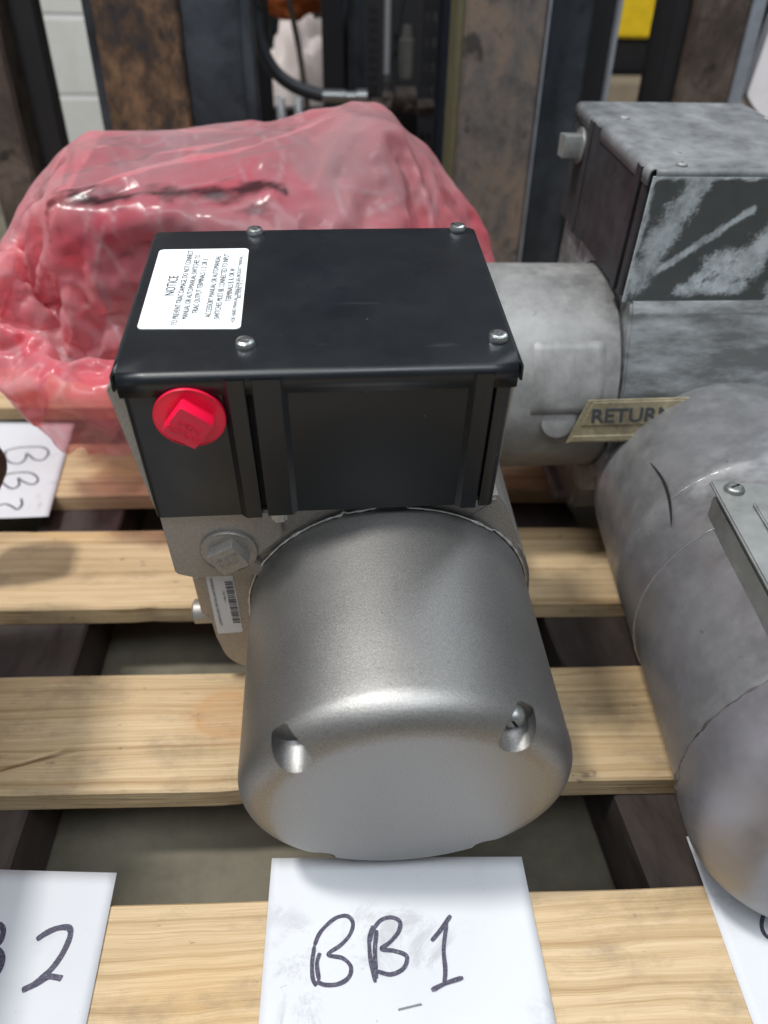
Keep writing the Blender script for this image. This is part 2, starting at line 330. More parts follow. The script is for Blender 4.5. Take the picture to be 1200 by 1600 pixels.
# crumpled film, 80 rows of 100 points as steps of 0.4 mm in x, y, z
BAG_STEPS = [
    [207,305,387,6,0,-13,-11,-1,-11,-15,-1,0,1,-17,-16,-11,5,-16,15,1,-6,-5,5,-16,-5,4,-10,6,-4,-22,-4,-4,-23,-13,-3,-21,-15,-9,-23,-16,-13,-16,-8,-16,-14,7,-23,-4,6,-21,0,8,-10,20,12,-1,9,24,-3,6,20,-11,1,6,-22,2,9,-19,5,25,3,1,19,5,10,21,1,2,11,-16,-6,24,-1,0,24,-11,3,23,3,2,19,10,9,22,5,7,20,-13,1,22,-9,2,23,-4,3,23,1,5,23,1,5,20,4,10,20,8,12,17,7,11,-3,11,19,19,1,8,3,17,-3,3,-19,-10,7,-3,19,3,0,16,11,-6,16,13,-11,-14,3,-11,-13,22,-8,-3,3,3,-21,-3,0,-15,21,2,5,23,3,11,22,4,-3,23,1,-6,6,5,-20,11,3,-18,19,10,6,10,7,-15,13,-10,-13,-2,-26,-7,0,-22,-14,4,-20,-15,7,-21,-10,14,-15,-14,20,1,-13,17,-9,-15,21,-5,-10,1,18,-10,-11,18,7,-6,22,3,-4,19,5,1,1,-18,1,-5,-21,14,-4,-18,11,1,-21,6,7,-23,20,-8,-3,15,-11,-3,16,-15,-3,20,-12,-8,23,-8,6,22,-7,2,24,-5,0,22,-6,-4,20,-6,-12,22,-5,0,24,-2,-1,23,-3,0,23,-2,4,27,0,3,23,3,-1,23,2,2,17,4,17,23,6,2,23,6,-6,20,1,8,12,6,-15,14,14,-17],
    [213,301,373,-3,-2,14,-1,13,-15,-8,-2,-17,-4,-17,-10,2,-9,-3,1,-11,-10,-20,0,-18,-6,7,-10,7,-1,-22,-5,-5,-20,-11,0,-18,-17,-8,-16,-11,-11,-18,-14,-15,-13,-4,-20,-7,13,-20,2,14,-17,1,15,-8,12,19,-3,8,17,4,16,19,-9,6,9,-18,5,18,-13,0,23,-6,1,16,10,11,21,-9,-2,20,-6,-2,24,3,3,20,-10,1,22,2,4,17,12,12,24,-1,3,21,-8,2,22,-8,3,23,-5,4,22,-4,4,20,3,2,20,5,13,13,12,13,9,17,17,7,20,-4,10,3,-5,17,-3,-6,4,-4,21,1,-2,16,16,-4,6,-3,-10,-16,14,-7,-4,22,-8,-3,-8,3,-20,3,2,-17,21,-5,-2,20,-5,-3,20,10,0,20,7,-4,21,5,-3,8,-9,-8,10,-12,-4,20,1,-10,18,3,-4,6,-18,-17,4,-20,-15,2,-21,-12,6,-20,-9,4,-23,-4,20,-3,-13,20,-1,-13,4,13,-14,11,11,-14,0,14,-14,-3,20,2,-7,22,2,-10,12,-6,6,-6,-16,15,-3,-17,12,-2,-20,5,5,-18,17,-2,-11,16,-15,2,18,-12,-12,18,-9,-10,16,-9,0,21,-8,-1,23,-4,-2,22,-4,1,21,-6,0,23,-3,-1,22,-3,1,22,-3,1,23,-1,-2,23,-3,10,25,0,6,20,5,-8,19,2,0,18,7,10,24,4,1,20,4,-3,21,1,2,16,10,-6],
    [187,286,383,22,-2,-5,15,12,-6,2,-11,-9,-3,-13,-10,-15,-8,-4,3,-2,-15,-17,-8,-17,-13,4,-17,-12,3,-18,-10,2,-14,-12,6,-12,-15,-5,-14,-13,-7,-17,-7,-22,-8,0,-20,-7,5,-23,-3,16,-19,2,18,-14,5,20,-4,11,18,4,16,18,4,15,20,-8,7,18,-14,1,19,-13,0,17,-8,1,20,2,6,20,-10,-4,22,3,2,21,3,6,21,-9,1,20,4,5,22,6,7,21,4,7,23,-2,3,22,-5,4,21,-10,5,9,12,-6,19,5,6,14,14,9,13,21,7,11,13,-6,14,6,-12,24,5,6,-2,-12,24,3,0,17,12,-4,-5,13,-4,-12,-1,-7,-3,19,-8,2,-6,6,-16,15,-5,-8,16,-6,-4,15,-6,-2,19,8,-8,18,12,-5,23,0,2,19,-7,1,15,-15,-5,8,-17,-6,16,-6,-11,14,-13,-11,6,-17,-18,1,-13,-16,13,-17,-6,4,-23,0,17,-1,-14,17,7,-14,5,13,-16,3,14,-16,14,8,-17,-5,18,-9,-5,18,-8,-8,21,1,-7,5,-16,19,-5,-10,12,-2,-14,12,-9,-12,13,-2,-14,15,-3,-11,14,-12,-10,14,-7,-10,19,-9,-9,20,-6,10,21,-5,0,23,-4,-1,21,-5,-5,19,-4,8,22,-4,2,20,-1,-7,22,0,2,23,-3,11,24,-1,8,20,2,-10,20,-1,-4,19,4,-7,22,3,-3,21,7,4,19,4,9,22,5,5],
    [168,293,371,42,-18,6,10,-13,-3,-17,22,-5,1,-5,-12,-21,-14,-4,4,-3,-13,-5,-13,-11,-7,-10,-20,-14,2,-17,-17,4,-17,-15,8,-16,-16,17,-5,-9,-19,-12,-3,-17,-7,4,-22,-3,10,-21,-1,8,-22,0,16,-17,2,21,-9,8,20,0,14,18,6,18,22,-3,11,20,-11,-1,14,-14,-2,18,-17,-3,25,1,8,22,-1,4,23,-6,-4,21,7,7,19,4,5,21,-8,0,24,-1,3,19,7,9,20,5,9,20,0,4,19,-3,3,10,17,-4,20,6,-1,14,10,3,20,22,8,-5,14,0,12,10,-4,17,-7,-11,10,-3,15,1,3,15,21,-4,7,10,-3,-20,6,-2,-20,11,-1,9,13,1,-7,16,-16,10,9,-16,-7,19,12,-5,13,0,3,15,13,-4,23,-4,3,22,-8,-1,19,-16,-4,14,-19,-11,7,-19,-12,0,-13,-17,5,-18,-11,5,-14,-15,20,-13,-3,20,-9,-3,10,9,-16,12,9,-14,0,14,-19,16,10,-16,12,7,-15,6,14,-13,-11,18,-6,-1,20,-13,-17,17,-9,14,-1,-17,20,-7,-8,13,-8,-15,10,-17,2,16,-4,-15,17,-2,-12,10,-13,-11,14,5,-15,21,-7,-2,16,-4,15,24,-4,-2,22,-3,-8,15,-6,12,23,-1,-3,23,-3,-4,19,0,-12,21,-1,11,20,0,17,23,-6,1,16,3,-16,20,3,-13,21,2,6,21,4,2,20,4,-5,12,7,13],
    [175,336,364,21,-30,26,15,-48,0,-20,2,-21,-13,31,-4,4,-6,-3,-16,-25,-21,3,-3,-16,-9,-9,-4,-15,-1,-14,-7,13,-17,-14,1,-12,-20,-4,-9,-16,-5,-11,0,-23,-5,14,-18,1,14,-18,1,4,-23,1,11,-20,1,18,-14,5,19,-4,11,23,-2,9,20,-2,12,21,-4,7,22,-8,1,13,-18,-3,25,-10,2,23,-1,7,23,-1,3,23,-2,-4,17,12,9,22,6,4,23,-6,2,21,-7,1,23,2,6,11,13,13,17,10,2,18,14,0,24,4,1,-2,13,-10,13,6,-3,26,12,9,2,5,4,3,15,-4,14,-4,-10,11,10,-6,13,2,3,18,-5,-12,14,2,3,17,-5,7,15,-6,2,-9,-12,8,12,-2,-8,21,-6,1,21,9,-2,10,-13,-5,18,-8,-2,17,-9,5,17,-12,2,9,-17,-13,9,-15,-16,-1,-13,-16,4,-19,-10,21,-12,-5,21,-8,-4,17,9,-11,16,7,-13,8,13,-17,-2,14,-18,10,11,-20,17,9,-12,20,7,-10,-9,17,-10,-11,18,-8,-4,19,-15,12,4,-19,18,-7,-13,17,-15,-6,13,-22,-2,12,-14,-6,10,-13,-13,17,0,-10,11,1,-14,12,14,-10,22,-1,-4,18,-3,-1,17,-2,3,21,-3,10,22,-2,2,23,-2,-5,19,-1,-14,23,-2,-2,20,0,13,20,-3,16,21,-1,-7,16,4,-17,20,3,-7,20,1,13,18,3,-4,18,1,-11],
    [164,316,381,21,10,3,15,-48,1,-31,-10,-6,6,-4,-9,-3,20,4,1,3,-22,-13,-10,-13,-13,-17,-4,-7,5,-14,-4,8,-15,-19,-7,-9,-22,-1,-9,-11,-18,-7,-2,-23,-6,13,-15,1,19,-14,3,8,-20,3,8,-19,1,15,-18,3,14,-15,5,22,-8,7,22,-8,4,20,-6,6,21,1,9,22,-5,5,22,-9,1,24,-7,3,23,-6,1,21,-5,1,20,11,8,22,6,4,22,0,2,21,1,2,22,-7,5,18,8,9,17,15,3,20,16,1,20,13,1,0,11,-5,-12,14,-14,28,3,5,25,-7,4,1,20,-9,4,25,-10,17,-1,1,16,5,2,16,-10,-3,18,8,2,15,-9,13,12,1,-8,19,-17,3,-9,-12,-1,15,-9,-3,23,4,2,10,-4,1,17,-9,0,1,-17,-8,13,-17,-5,10,-16,-11,12,-13,-12,9,-11,-6,12,-16,-6,23,-5,-4,20,2,-9,15,9,-14,10,13,-16,6,13,-18,12,13,-16,10,7,-18,10,9,-13,15,11,-7,4,14,-10,-10,15,-10,1,14,-16,13,5,-17,11,-15,-9,12,-18,-5,17,-20,-5,12,-18,-7,12,-15,-10,17,3,-13,13,11,-12,7,16,-10,15,7,-14,18,0,-6,23,-2,-1,21,1,4,17,-1,13,24,-1,-3,21,-2,-13,23,-2,-10,22,-2,2,18,0,16,19,0,8,17,0,-15,19,1,-9,21,1,-2,21,2,11,19,2,-7],
    [187,304,392,-13,4,-13,18,-20,10,-7,-32,9,-21,12,-25,3,21,1,-11,10,-5,9,-7,-15,-18,-16,0,-12,1,-14,-13,7,-19,-12,-14,-7,-10,-16,-8,-16,-13,-2,-2,-21,-6,3,-18,-7,18,-14,4,18,-4,7,15,-17,3,9,-21,4,10,-22,5,19,-13,5,20,-11,5,21,-6,5,21,-8,5,24,-3,3,23,-2,6,24,-3,4,21,-10,0,22,-4,3,23,2,5,23,4,4,22,7,3,19,11,4,19,-4,5,22,7,5,21,7,3,17,16,0,6,19,-6,12,20,1,1,6,-14,-13,12,-7,25,1,0,33,-1,10,0,39,-11,19,-16,-2,19,0,1,24,-8,2,13,-6,-10,14,-7,6,5,22,10,28,-4,-9,16,-13,1,-26,-19,1,11,-5,1,25,-3,7,16,-6,4,5,-21,-12,5,-21,-10,6,-21,-12,20,-9,-4,19,-1,-2,17,-12,-2,19,2,-13,16,9,-13,8,11,-17,15,12,-15,15,8,-15,15,-2,-17,17,7,-15,5,17,-12,-5,20,-7,16,10,-6,-4,16,-16,4,14,-17,14,-11,-10,8,-16,-7,11,-18,-8,9,-22,-4,15,-16,-7,19,-5,-13,13,11,-14,20,4,-12,8,16,-14,-2,16,-15,20,0,-6,22,0,1,22,4,-4,19,0,-1,22,2,5,17,-3,-15,22,-3,-7,25,-1,2,22,1,8,17,0,13,22,-7,-7,12,5,-14,21,1,-4,21,2,11,24,0,-4],
    [219,306,405,-16,6,-8,-30,-30,-9,33,-6,17,-23,-12,-16,-32,12,-11,7,6,4,-2,22,-10,-18,-10,-5,-16,-9,-10,-15,5,-17,-12,-16,-11,4,-20,-2,-1,-20,-6,-9,-20,-3,-12,-16,-7,11,-16,4,24,-1,8,19,-11,5,17,-16,3,8,-23,5,10,-22,5,23,-7,8,22,-1,3,22,-9,4,21,-13,3,22,-6,5,22,-8,5,24,-5,1,23,1,4,23,1,3,22,8,4,23,6,4,19,13,3,19,10,-1,21,-2,9,22,8,5,7,17,-6,5,20,-10,6,18,-14,16,16,0,-5,16,-16,20,3,-16,36,-6,12,9,2,26,13,26,-8,18,-2,-7,17,-8,0,18,-15,-7,10,-35,5,16,15,-7,7,22,13,29,0,-1,8,-21,-4,-32,-17,2,18,-2,6,13,-18,-1,8,-20,-3,11,-21,-5,17,-20,-8,21,-9,-4,18,3,-2,20,6,-11,10,4,-19,17,11,-12,19,10,-11,20,0,-11,17,2,-14,12,6,-18,15,9,-14,2,13,-9,-8,21,-7,9,17,-13,9,16,-14,12,7,-17,5,-22,-4,9,-17,-4,9,-17,-6,14,-18,-10,15,-13,-9,18,4,-12,13,12,-17,15,8,-13,7,12,-13,0,17,-15,19,4,-11,14,3,-13,19,2,-12,24,-2,-4,20,4,6,21,0,4,17,0,-10,24,-2,2,20,-1,8,21,-6,-7,19,-4,4,24,3,1,14,5,-14,18,4,4,21,0,12],
    [198,304,414,9,0,0,-31,-7,-19,-4,6,3,7,-40,7,-25,14,-6,-6,8,0,-7,16,-18,-15,5,-7,-18,-8,-1,-12,-10,-12,1,-19,-9,-2,-21,-4,8,-19,-5,-10,-19,-5,-21,-11,-4,6,-19,2,21,-7,8,20,-10,5,19,-14,4,17,-15,5,7,-23,5,19,-8,5,21,-11,3,22,-6,5,22,-7,5,23,-9,6,23,-6,5,22,1,1,25,2,0,23,4,4,23,5,5,22,9,4,22,8,3,17,15,-2,20,9,-6,18,7,0,19,10,6,15,12,-6,5,16,-11,0,23,-13,18,14,-6,18,-9,-15,18,-2,20,4,-13,9,19,2,-28,13,-12,3,15,-1,9,18,11,4,12,-2,7,14,-11,-12,10,23,17,27,2,6,21,-15,-9,-18,-11,-5,-8,-10,12,15,-17,-1,15,-17,0,17,-16,-6,17,-15,-9,19,-15,-4,19,-8,-11,20,-2,-12,16,14,-11,16,11,-12,19,6,-13,19,7,-12,18,3,-15,18,3,-16,9,8,-15,0,22,-6,-2,21,-9,3,19,-13,9,13,-14,18,4,-18,6,-21,-5,-4,-22,3,10,-18,-6,13,-18,-9,18,0,-13,14,13,-14,11,12,-15,18,6,-12,11,11,-17,-1,17,-14,16,6,-14,12,7,-17,17,4,-15,20,-3,-9,20,0,-4,19,4,9,21,-2,-8,19,-2,1,23,0,-4,19,-10,1,20,1,5,21,2,-4,22,5,5,20,3,-10,21,3,3],
    [193,311,424,21,0,-2,-28,10,-24,-3,-38,8,8,-17,9,-33,7,-4,-22,22,5,-1,2,-22,-17,6,1,-19,0,-3,-9,-19,-9,10,-18,-6,1,-20,-5,1,-21,-6,-16,-12,-9,-19,-12,-1,0,-22,3,18,-13,6,20,-13,4,19,-14,4,21,-8,6,16,-11,4,14,-18,6,21,-10,5,22,-7,5,23,-6,4,24,-4,6,24,-2,4,22,7,-2,22,7,-5,21,5,1,23,4,2,21,6,8,22,8,5,21,11,-2,18,13,-6,15,8,-14,19,4,-5,13,14,11,15,8,-2,15,0,-12,16,22,-2,9,6,-8,10,-9,13,7,-24,2,16,2,-34,12,7,17,19,0,10,15,0,1,12,-10,14,16,4,-12,17,3,6,13,14,10,21,-3,-5,-6,-16,-10,-2,-15,9,17,-4,-11,19,-15,-1,19,-10,-3,18,-14,-7,14,-14,-7,20,-14,-1,18,-5,-12,20,-1,-7,17,4,-14,17,9,-14,19,4,-14,18,6,-13,17,10,-15,11,15,-13,7,17,-12,1,20,-14,-5,17,-6,9,14,-14,16,3,-15,7,-20,-6,-5,-23,4,2,-21,-2,19,-11,-11,19,4,-15,12,16,-15,5,17,-12,16,6,-15,8,12,-15,9,13,-16,14,7,-16,14,3,-18,17,2,-17,8,6,-18,13,5,-3,21,1,-9,22,-2,1,18,-2,3,23,1,-2,18,-9,9,22,1,-2,22,5,0,23,3,-2,23,4,0,19,4,-10],
    [206,298,426,-4,44,-14,-49,-2,-20,59,-52,10,-14,-10,44,-43,4,-13,-11,26,-7,-16,-5,-10,-16,3,-3,-2,-14,-13,-13,-7,4,11,-19,-6,-2,-23,-3,-14,-13,-12,-9,-4,-11,-13,-22,6,-7,-20,4,18,-14,5,21,-11,3,21,-10,1,13,-17,9,23,-3,3,22,-7,-1,21,-10,2,17,-12,9,21,-7,8,24,0,1,23,-4,8,19,8,-6,19,10,-9,21,7,-7,24,5,2,21,6,9,19,2,-1,17,12,-4,19,13,-5,20,11,-8,18,0,-17,17,12,6,11,7,2,14,1,4,19,9,6,16,5,3,21,11,-8,4,-24,-2,8,-30,-6,18,-5,1,6,27,21,15,1,-2,16,3,-4,25,6,-1,6,-14,9,11,-8,4,16,13,7,7,-15,-11,15,-2,-14,16,-12,1,15,-1,-16,19,-9,1,9,-12,-13,20,-14,-6,17,-12,9,20,-11,1,21,-5,-7,20,-4,-10,18,6,-14,18,8,-14,16,9,-13,15,12,-14,16,10,-15,4,20,-12,7,18,-14,-10,20,-7,8,14,-14,18,-4,-12,4,-22,-3,-2,-22,1,3,-22,-2,19,-4,-13,19,4,-16,8,17,-13,10,7,-17,4,20,-9,13,12,-17,17,5,-18,13,8,-16,15,4,-18,12,6,-18,-8,13,-18,10,10,-18,24,2,-8,22,-5,4,20,-1,3,16,-8,10,23,1,2,23,2,-8,20,2,-12,23,4,3,23,4,4,23,5,-4],
    [191,317,426,-6,21,-17,-45,-1,-5,21,-43,4,34,7,31,-36,21,-1,-9,-22,1,-14,-7,-8,-7,2,0,-12,-13,-14,-14,-6,6,-5,-11,-5,-5,-15,-7,-14,-5,-18,-13,-7,-10,-10,-21,7,10,-18,10,20,-14,5,20,-10,0,11,-18,8,20,-13,9,22,-9,4,23,-2,-4,21,-5,-1,22,-7,0,15,-8,13,23,-3,4,22,0,2,22,-1,-3,18,11,-6,18,12,-9,18,-1,-2,21,10,-3,18,3,-11,19,0,-13,16,15,-4,22,5,-9,14,13,-4,23,11,3,22,5,5,8,7,10,8,-15,12,22,-10,0,12,14,5,21,3,0,8,-13,-9,9,-5,4,11,20,-2,21,3,-2,15,-6,10,17,-8,4,12,5,7,3,-14,10,20,-10,1,23,8,-5,10,6,-15,15,-6,-3,17,-8,-15,15,-6,-16,18,-14,-2,18,-13,-5,19,-14,1,17,-10,11,20,-8,-2,20,-5,-8,19,3,-11,20,2,-13,16,10,-14,15,12,-15,13,14,-14,7,18,-13,-2,18,-12,4,20,-12,4,14,-11,17,-10,-9,-1,-23,-1,-4,-22,0,12,-14,-7,19,-5,-12,16,6,-17,13,10,-15,4,16,-16,14,9,-13,10,16,-14,15,8,-17,13,8,-17,13,6,-17,-5,13,-19,-2,14,-19,9,12,-18,19,4,-11,18,-12,6,23,0,-3,20,-2,-2,21,2,7,22,2,-9,20,2,-12,22,4,5,23,4,3,24,5,-4],
    [188,332,447,-4,-15,-26,-9,-17,-20,-35,17,30,18,0,-1,-1,15,13,-2,-5,2,-5,-24,-1,-17,-8,-7,-11,-9,6,-18,-8,-2,-16,-5,-5,-11,-7,-18,-4,-6,-17,-18,-10,-1,1,-18,6,17,-15,7,16,-17,7,11,-18,6,17,-15,9,24,-8,5,23,-6,1,22,-4,-4,18,-10,-2,20,1,-3,20,-5,7,18,-5,9,17,-2,-12,17,-2,-14,20,11,1,20,12,-3,19,2,-13,19,-4,-11,18,11,-1,14,-3,-17,19,10,-9,21,9,-5,19,14,0,21,13,6,20,10,13,20,2,7,11,-4,16,8,-17,0,11,-4,17,21,4,5,18,-9,-7,6,12,-12,9,16,-2,24,5,0,20,-6,-1,15,-8,14,10,-3,17,13,-10,12,20,-13,4,19,4,-7,9,13,-17,18,-1,-13,19,-9,-12,15,-15,-7,20,-10,-6,17,-14,1,15,-17,1,21,-3,-3,19,-11,5,20,-7,-2,22,-4,-9,16,9,-14,18,7,-14,13,13,-14,9,17,-14,7,16,-14,-1,18,-13,6,22,-11,10,9,-12,13,-18,-4,-10,-20,0,5,-20,-4,17,-9,-11,18,-9,-10,12,11,-17,12,12,-15,9,14,-15,15,6,-15,13,12,-15,13,13,-16,13,8,-17,0,12,-18,-5,16,-20,-1,14,-19,10,12,-17,21,2,-11,16,-9,-3,18,-1,-12,18,3,-4,22,-2,-2,22,6,2,18,3,-12,19,2,11,23,5,-6,24,5,-2],
    [179,333,456,2,6,-8,14,-43,-26,-31,-23,-14,-32,49,41,6,16,3,6,-6,16,-2,-9,-16,-12,-22,-3,-9,2,7,-18,-5,-7,-17,-6,-15,-3,-7,-18,-18,-5,-9,-14,-14,6,9,-20,11,11,-19,8,12,-19,8,19,-12,4,23,-10,-5,21,-9,-5,22,-10,-4,23,-5,0,19,-2,10,18,-9,10,18,7,-8,19,-4,7,10,-5,-20,11,-5,-19,20,10,-1,21,-2,-11,20,4,-12,21,2,-10,13,8,1,19,9,6,17,8,-16,18,6,3,21,2,10,23,6,6,18,11,10,17,2,12,19,-2,9,24,-6,-2,3,8,-6,17,2,7,15,-15,18,6,9,-4,18,6,-7,16,8,2,22,5,-4,21,-3,0,16,-15,6,17,-6,15,11,-4,19,21,-6,-1,13,8,-12,17,1,-14,15,-12,-11,12,-20,-3,22,-4,-6,20,-11,-3,13,-18,3,19,-2,-4,21,0,-5,22,-10,-1,22,-10,0,16,8,-14,15,9,-14,8,14,-14,10,17,-14,7,17,-15,-5,19,-12,8,17,-12,21,-1,-10,0,-14,-2,6,-20,-7,2,-25,-2,16,-7,-9,20,-2,-11,11,13,-16,6,16,-17,16,8,-15,14,11,-15,11,12,-16,17,9,-16,7,14,-18,-3,15,-18,-11,14,-19,7,13,-19,10,10,-16,21,3,-11,19,-11,-9,13,2,-8,18,-5,-8,13,10,-12,18,3,-9,17,7,4,22,4,-2,21,5,-4,22,5,4],
    [177,305,410,17,13,3,-6,6,24,-3,-29,-22,-18,-11,-2,-23,41,12,13,24,17,-5,-13,23,-9,-23,-11,-19,-4,-8,-19,8,-2,-12,-6,-9,-14,-5,-15,-19,-8,-5,-1,-19,15,5,-21,13,13,-18,7,14,-13,-6,19,-12,-11,21,-11,-9,19,-12,-2,22,-6,3,21,-4,13,20,-6,12,16,-8,14,19,4,-3,17,4,-17,10,-5,-21,5,-8,-20,16,-9,-13,20,-3,-12,21,1,-13,21,9,-7,20,12,-1,17,16,9,20,13,7,20,6,0,20,1,6,18,0,17,16,-9,14,19,-11,4,20,-6,10,17,11,8,19,1,-4,17,3,0,-2,15,8,23,-7,11,21,1,-5,13,11,1,15,6,0,12,-11,-9,23,6,7,23,1,9,22,-8,8,17,-8,6,12,-11,-3,16,-8,-12,17,6,-6,14,-17,-4,14,-12,-1,16,-18,-2,22,-5,-2,20,-8,-2,20,11,-10,21,-4,-4,22,-3,-8,18,-3,-1,15,9,-14,3,17,-14,7,17,-15,4,18,-14,0,19,-11,16,7,-13,16,-1,-8,4,-22,-3,1,-25,-2,6,-19,-5,19,-2,-10,12,12,-16,10,13,-16,13,12,-16,14,10,-15,14,11,-16,14,10,-16,10,13,-16,-1,15,-19,-7,11,-18,2,15,-18,6,11,-17,18,1,-12,17,-11,-11,18,-8,-10,19,6,-11,14,14,-12,1,10,-21,10,7,-14,21,7,2,21,3,2,21,3,1,17,8,-6],
    [173,301,396,-13,-10,-8,15,-15,9,4,18,30,-3,24,18,-10,5,-7,17,20,-11,-27,6,19,-19,-22,21,-13,-7,-1,-13,15,-16,-12,-6,-21,-19,-4,-8,-14,-13,13,0,-20,14,9,-19,10,14,-15,-4,15,-14,-8,19,-9,-12,18,-14,-1,9,-17,5,15,-14,5,17,-13,15,18,-2,9,19,10,0,17,5,-16,14,-2,-19,12,-6,-20,16,-2,-17,11,-10,-17,18,-4,-15,19,3,-5,21,10,-2,20,13,0,20,12,7,19,6,11,17,5,14,18,-7,14,18,-14,5,19,-11,7,19,-1,13,19,5,9,20,6,0,23,2,7,14,-1,9,11,18,3,18,8,5,21,-5,2,13,-2,3,11,-4,-6,17,-11,-6,18,12,11,22,3,9,21,0,6,21,-1,-2,23,-9,-3,13,-19,-2,14,-5,-12,19,-2,-6,11,-14,2,15,-15,0,20,-6,-2,23,-5,0,20,5,-10,20,6,-10,22,4,-7,21,-6,-2,11,7,-11,2,19,-15,1,19,-14,0,18,-16,15,12,-9,13,10,-12,14,-16,-4,-2,-25,-3,5,-24,-2,16,-9,-7,14,9,-15,8,14,-17,13,13,-16,13,11,-16,14,10,-16,16,9,-15,12,12,-16,1,14,-18,-4,13,-19,-5,13,-18,6,12,-17,18,1,-12,18,-10,-10,19,-8,-11,16,4,-14,4,11,-17,6,17,-15,2,10,-22,14,10,-11,22,5,3,20,-3,2,18,6,-2,10,8,-18],
    [184,344,438,-2,-14,-29,-21,-39,-11,20,-21,-12,4,15,34,-8,39,52,19,24,-24,-56,-11,-17,-15,-13,35,6,15,-5,-10,11,-22,-18,-4,-5,-19,-5,6,-10,-15,15,6,-21,4,12,-19,0,8,-16,7,19,-11,-10,13,-14,-7,5,-21,2,0,-22,3,13,-19,10,21,-1,11,19,11,-4,16,8,-15,13,-3,-20,11,-10,-20,15,-3,-19,16,-2,-17,17,0,-15,19,0,-11,21,9,1,17,6,13,21,8,5,20,5,9,18,-6,12,19,-6,5,17,-10,8,15,-7,14,22,5,9,22,13,-2,21,8,8,18,-6,11,15,6,8,16,-2,13,19,6,4,20,1,8,17,-8,-5,17,2,11,19,-6,-5,14,-17,-7,17,11,9,17,11,11,22,-5,-1,22,-8,-4,23,-5,3,6,-16,-9,20,-7,-6,21,10,0,17,-12,-3,20,-3,-2,18,-1,-8,21,-3,-1,19,-7,1,21,9,-9,21,-3,-5,24,2,-4,8,13,-13,-6,17,-16,1,18,-15,3,19,-15,14,14,-12,19,-7,-4,6,-23,-2,-3,-26,-3,15,-16,-4,17,5,-13,9,14,-17,10,14,-17,12,12,-17,15,10,-15,17,8,-14,13,9,-15,0,15,-18,-1,14,-19,-5,14,-18,2,14,-18,18,3,-13,21,-9,-10,19,-11,-10,18,3,-15,7,12,-18,-5,10,-23,-7,10,-22,12,15,-11,20,11,-4,19,-6,4,19,9,-6,16,8,-9,-1,-1,-22],
    [129,356,431,32,20,9,16,-14,-6,-19,-56,-1,15,-25,-40,1,38,48,-1,29,40,-28,6,-42,-13,-10,7,-15,8,13,4,14,-9,-11,0,-3,-11,-21,11,-6,-15,11,4,-13,-5,-2,-17,11,16,-15,-5,15,-18,2,1,-21,0,-8,-21,-2,8,-23,7,16,-6,3,19,5,0,13,8,-18,13,0,-21,12,-8,-22,14,-4,-18,15,-3,-18,18,0,-16,19,2,-12,22,11,0,21,7,4,20,5,12,16,0,16,19,-3,14,19,-14,9,16,-16,0,17,2,11,19,8,12,21,11,3,21,0,7,21,-3,10,18,-6,14,12,13,7,19,3,10,20,-9,5,22,-11,0,20,-8,-5,20,1,9,20,2,7,16,-15,-5,17,3,3,16,11,13,21,-9,-4,21,-9,-5,22,-2,6,18,2,-6,13,-11,-3,20,14,0,18,-10,-2,20,3,-5,21,7,-7,22,-4,-1,20,-11,1,21,5,-6,23,-1,-3,18,10,-10,5,14,-13,-10,15,-17,0,19,-16,10,17,-13,18,4,-8,15,-16,-3,0,-24,-2,6,-23,-3,19,0,-11,11,13,-16,8,14,-18,9,15,-18,16,8,-15,17,8,-13,16,6,-14,2,15,-18,-2,15,-18,-4,16,-18,1,13,-18,16,-1,-14,21,0,-11,20,-9,-12,18,0,-13,8,10,-19,-4,9,-20,-11,5,-22,1,13,-17,19,11,-5,22,9,-2,21,0,-2,10,10,-16,8,8,-19,-4,-9,-13],
    [132,341,455,-1,20,-8,22,22,0,-10,-11,15,16,-34,-37,20,-8,16,-17,39,31,-2,8,6,-6,-28,-13,-23,5,-1,-21,2,-4,8,13,7,-15,-4,11,1,-26,2,-8,-19,4,2,-17,6,7,-20,2,12,-18,1,4,-18,-1,-7,-22,4,8,-15,-5,19,1,-2,16,4,-15,8,1,-24,9,1,-23,14,0,-19,19,-1,-14,21,0,-11,21,0,-11,19,-6,1,16,12,-2,19,0,8,16,-3,11,16,-10,9,16,-6,16,21,-11,7,20,-3,10,17,11,3,17,14,6,21,4,11,22,-1,10,20,-3,13,17,-8,13,14,-3,3,18,-3,8,21,-11,0,21,-12,-1,22,-2,6,23,-7,1,18,6,11,19,-9,-3,20,-4,0,17,4,13,19,-4,-4,21,-8,0,21,0,-1,17,14,4,21,-8,-3,15,11,0,19,3,-3,21,9,-7,22,0,-3,23,-4,-2,20,-12,-1,23,1,-4,20,10,-9,16,7,-8,-4,15,-16,-7,18,-16,3,17,-15,15,13,-10,19,-9,-4,5,-20,-3,4,-22,-3,17,-10,-7,14,11,-15,7,15,-18,8,13,-18,15,10,-15,19,3,-13,14,8,-14,5,14,-18,2,16,-17,-2,16,-18,0,14,-18,12,5,-16,18,1,-16,20,-9,-8,19,3,-15,5,2,-16,-5,5,-21,-10,4,-21,-4,10,-19,16,11,-7,20,7,-6,20,11,-3,12,12,-13,1,2,-23,6,5,-22,10,1,-17],
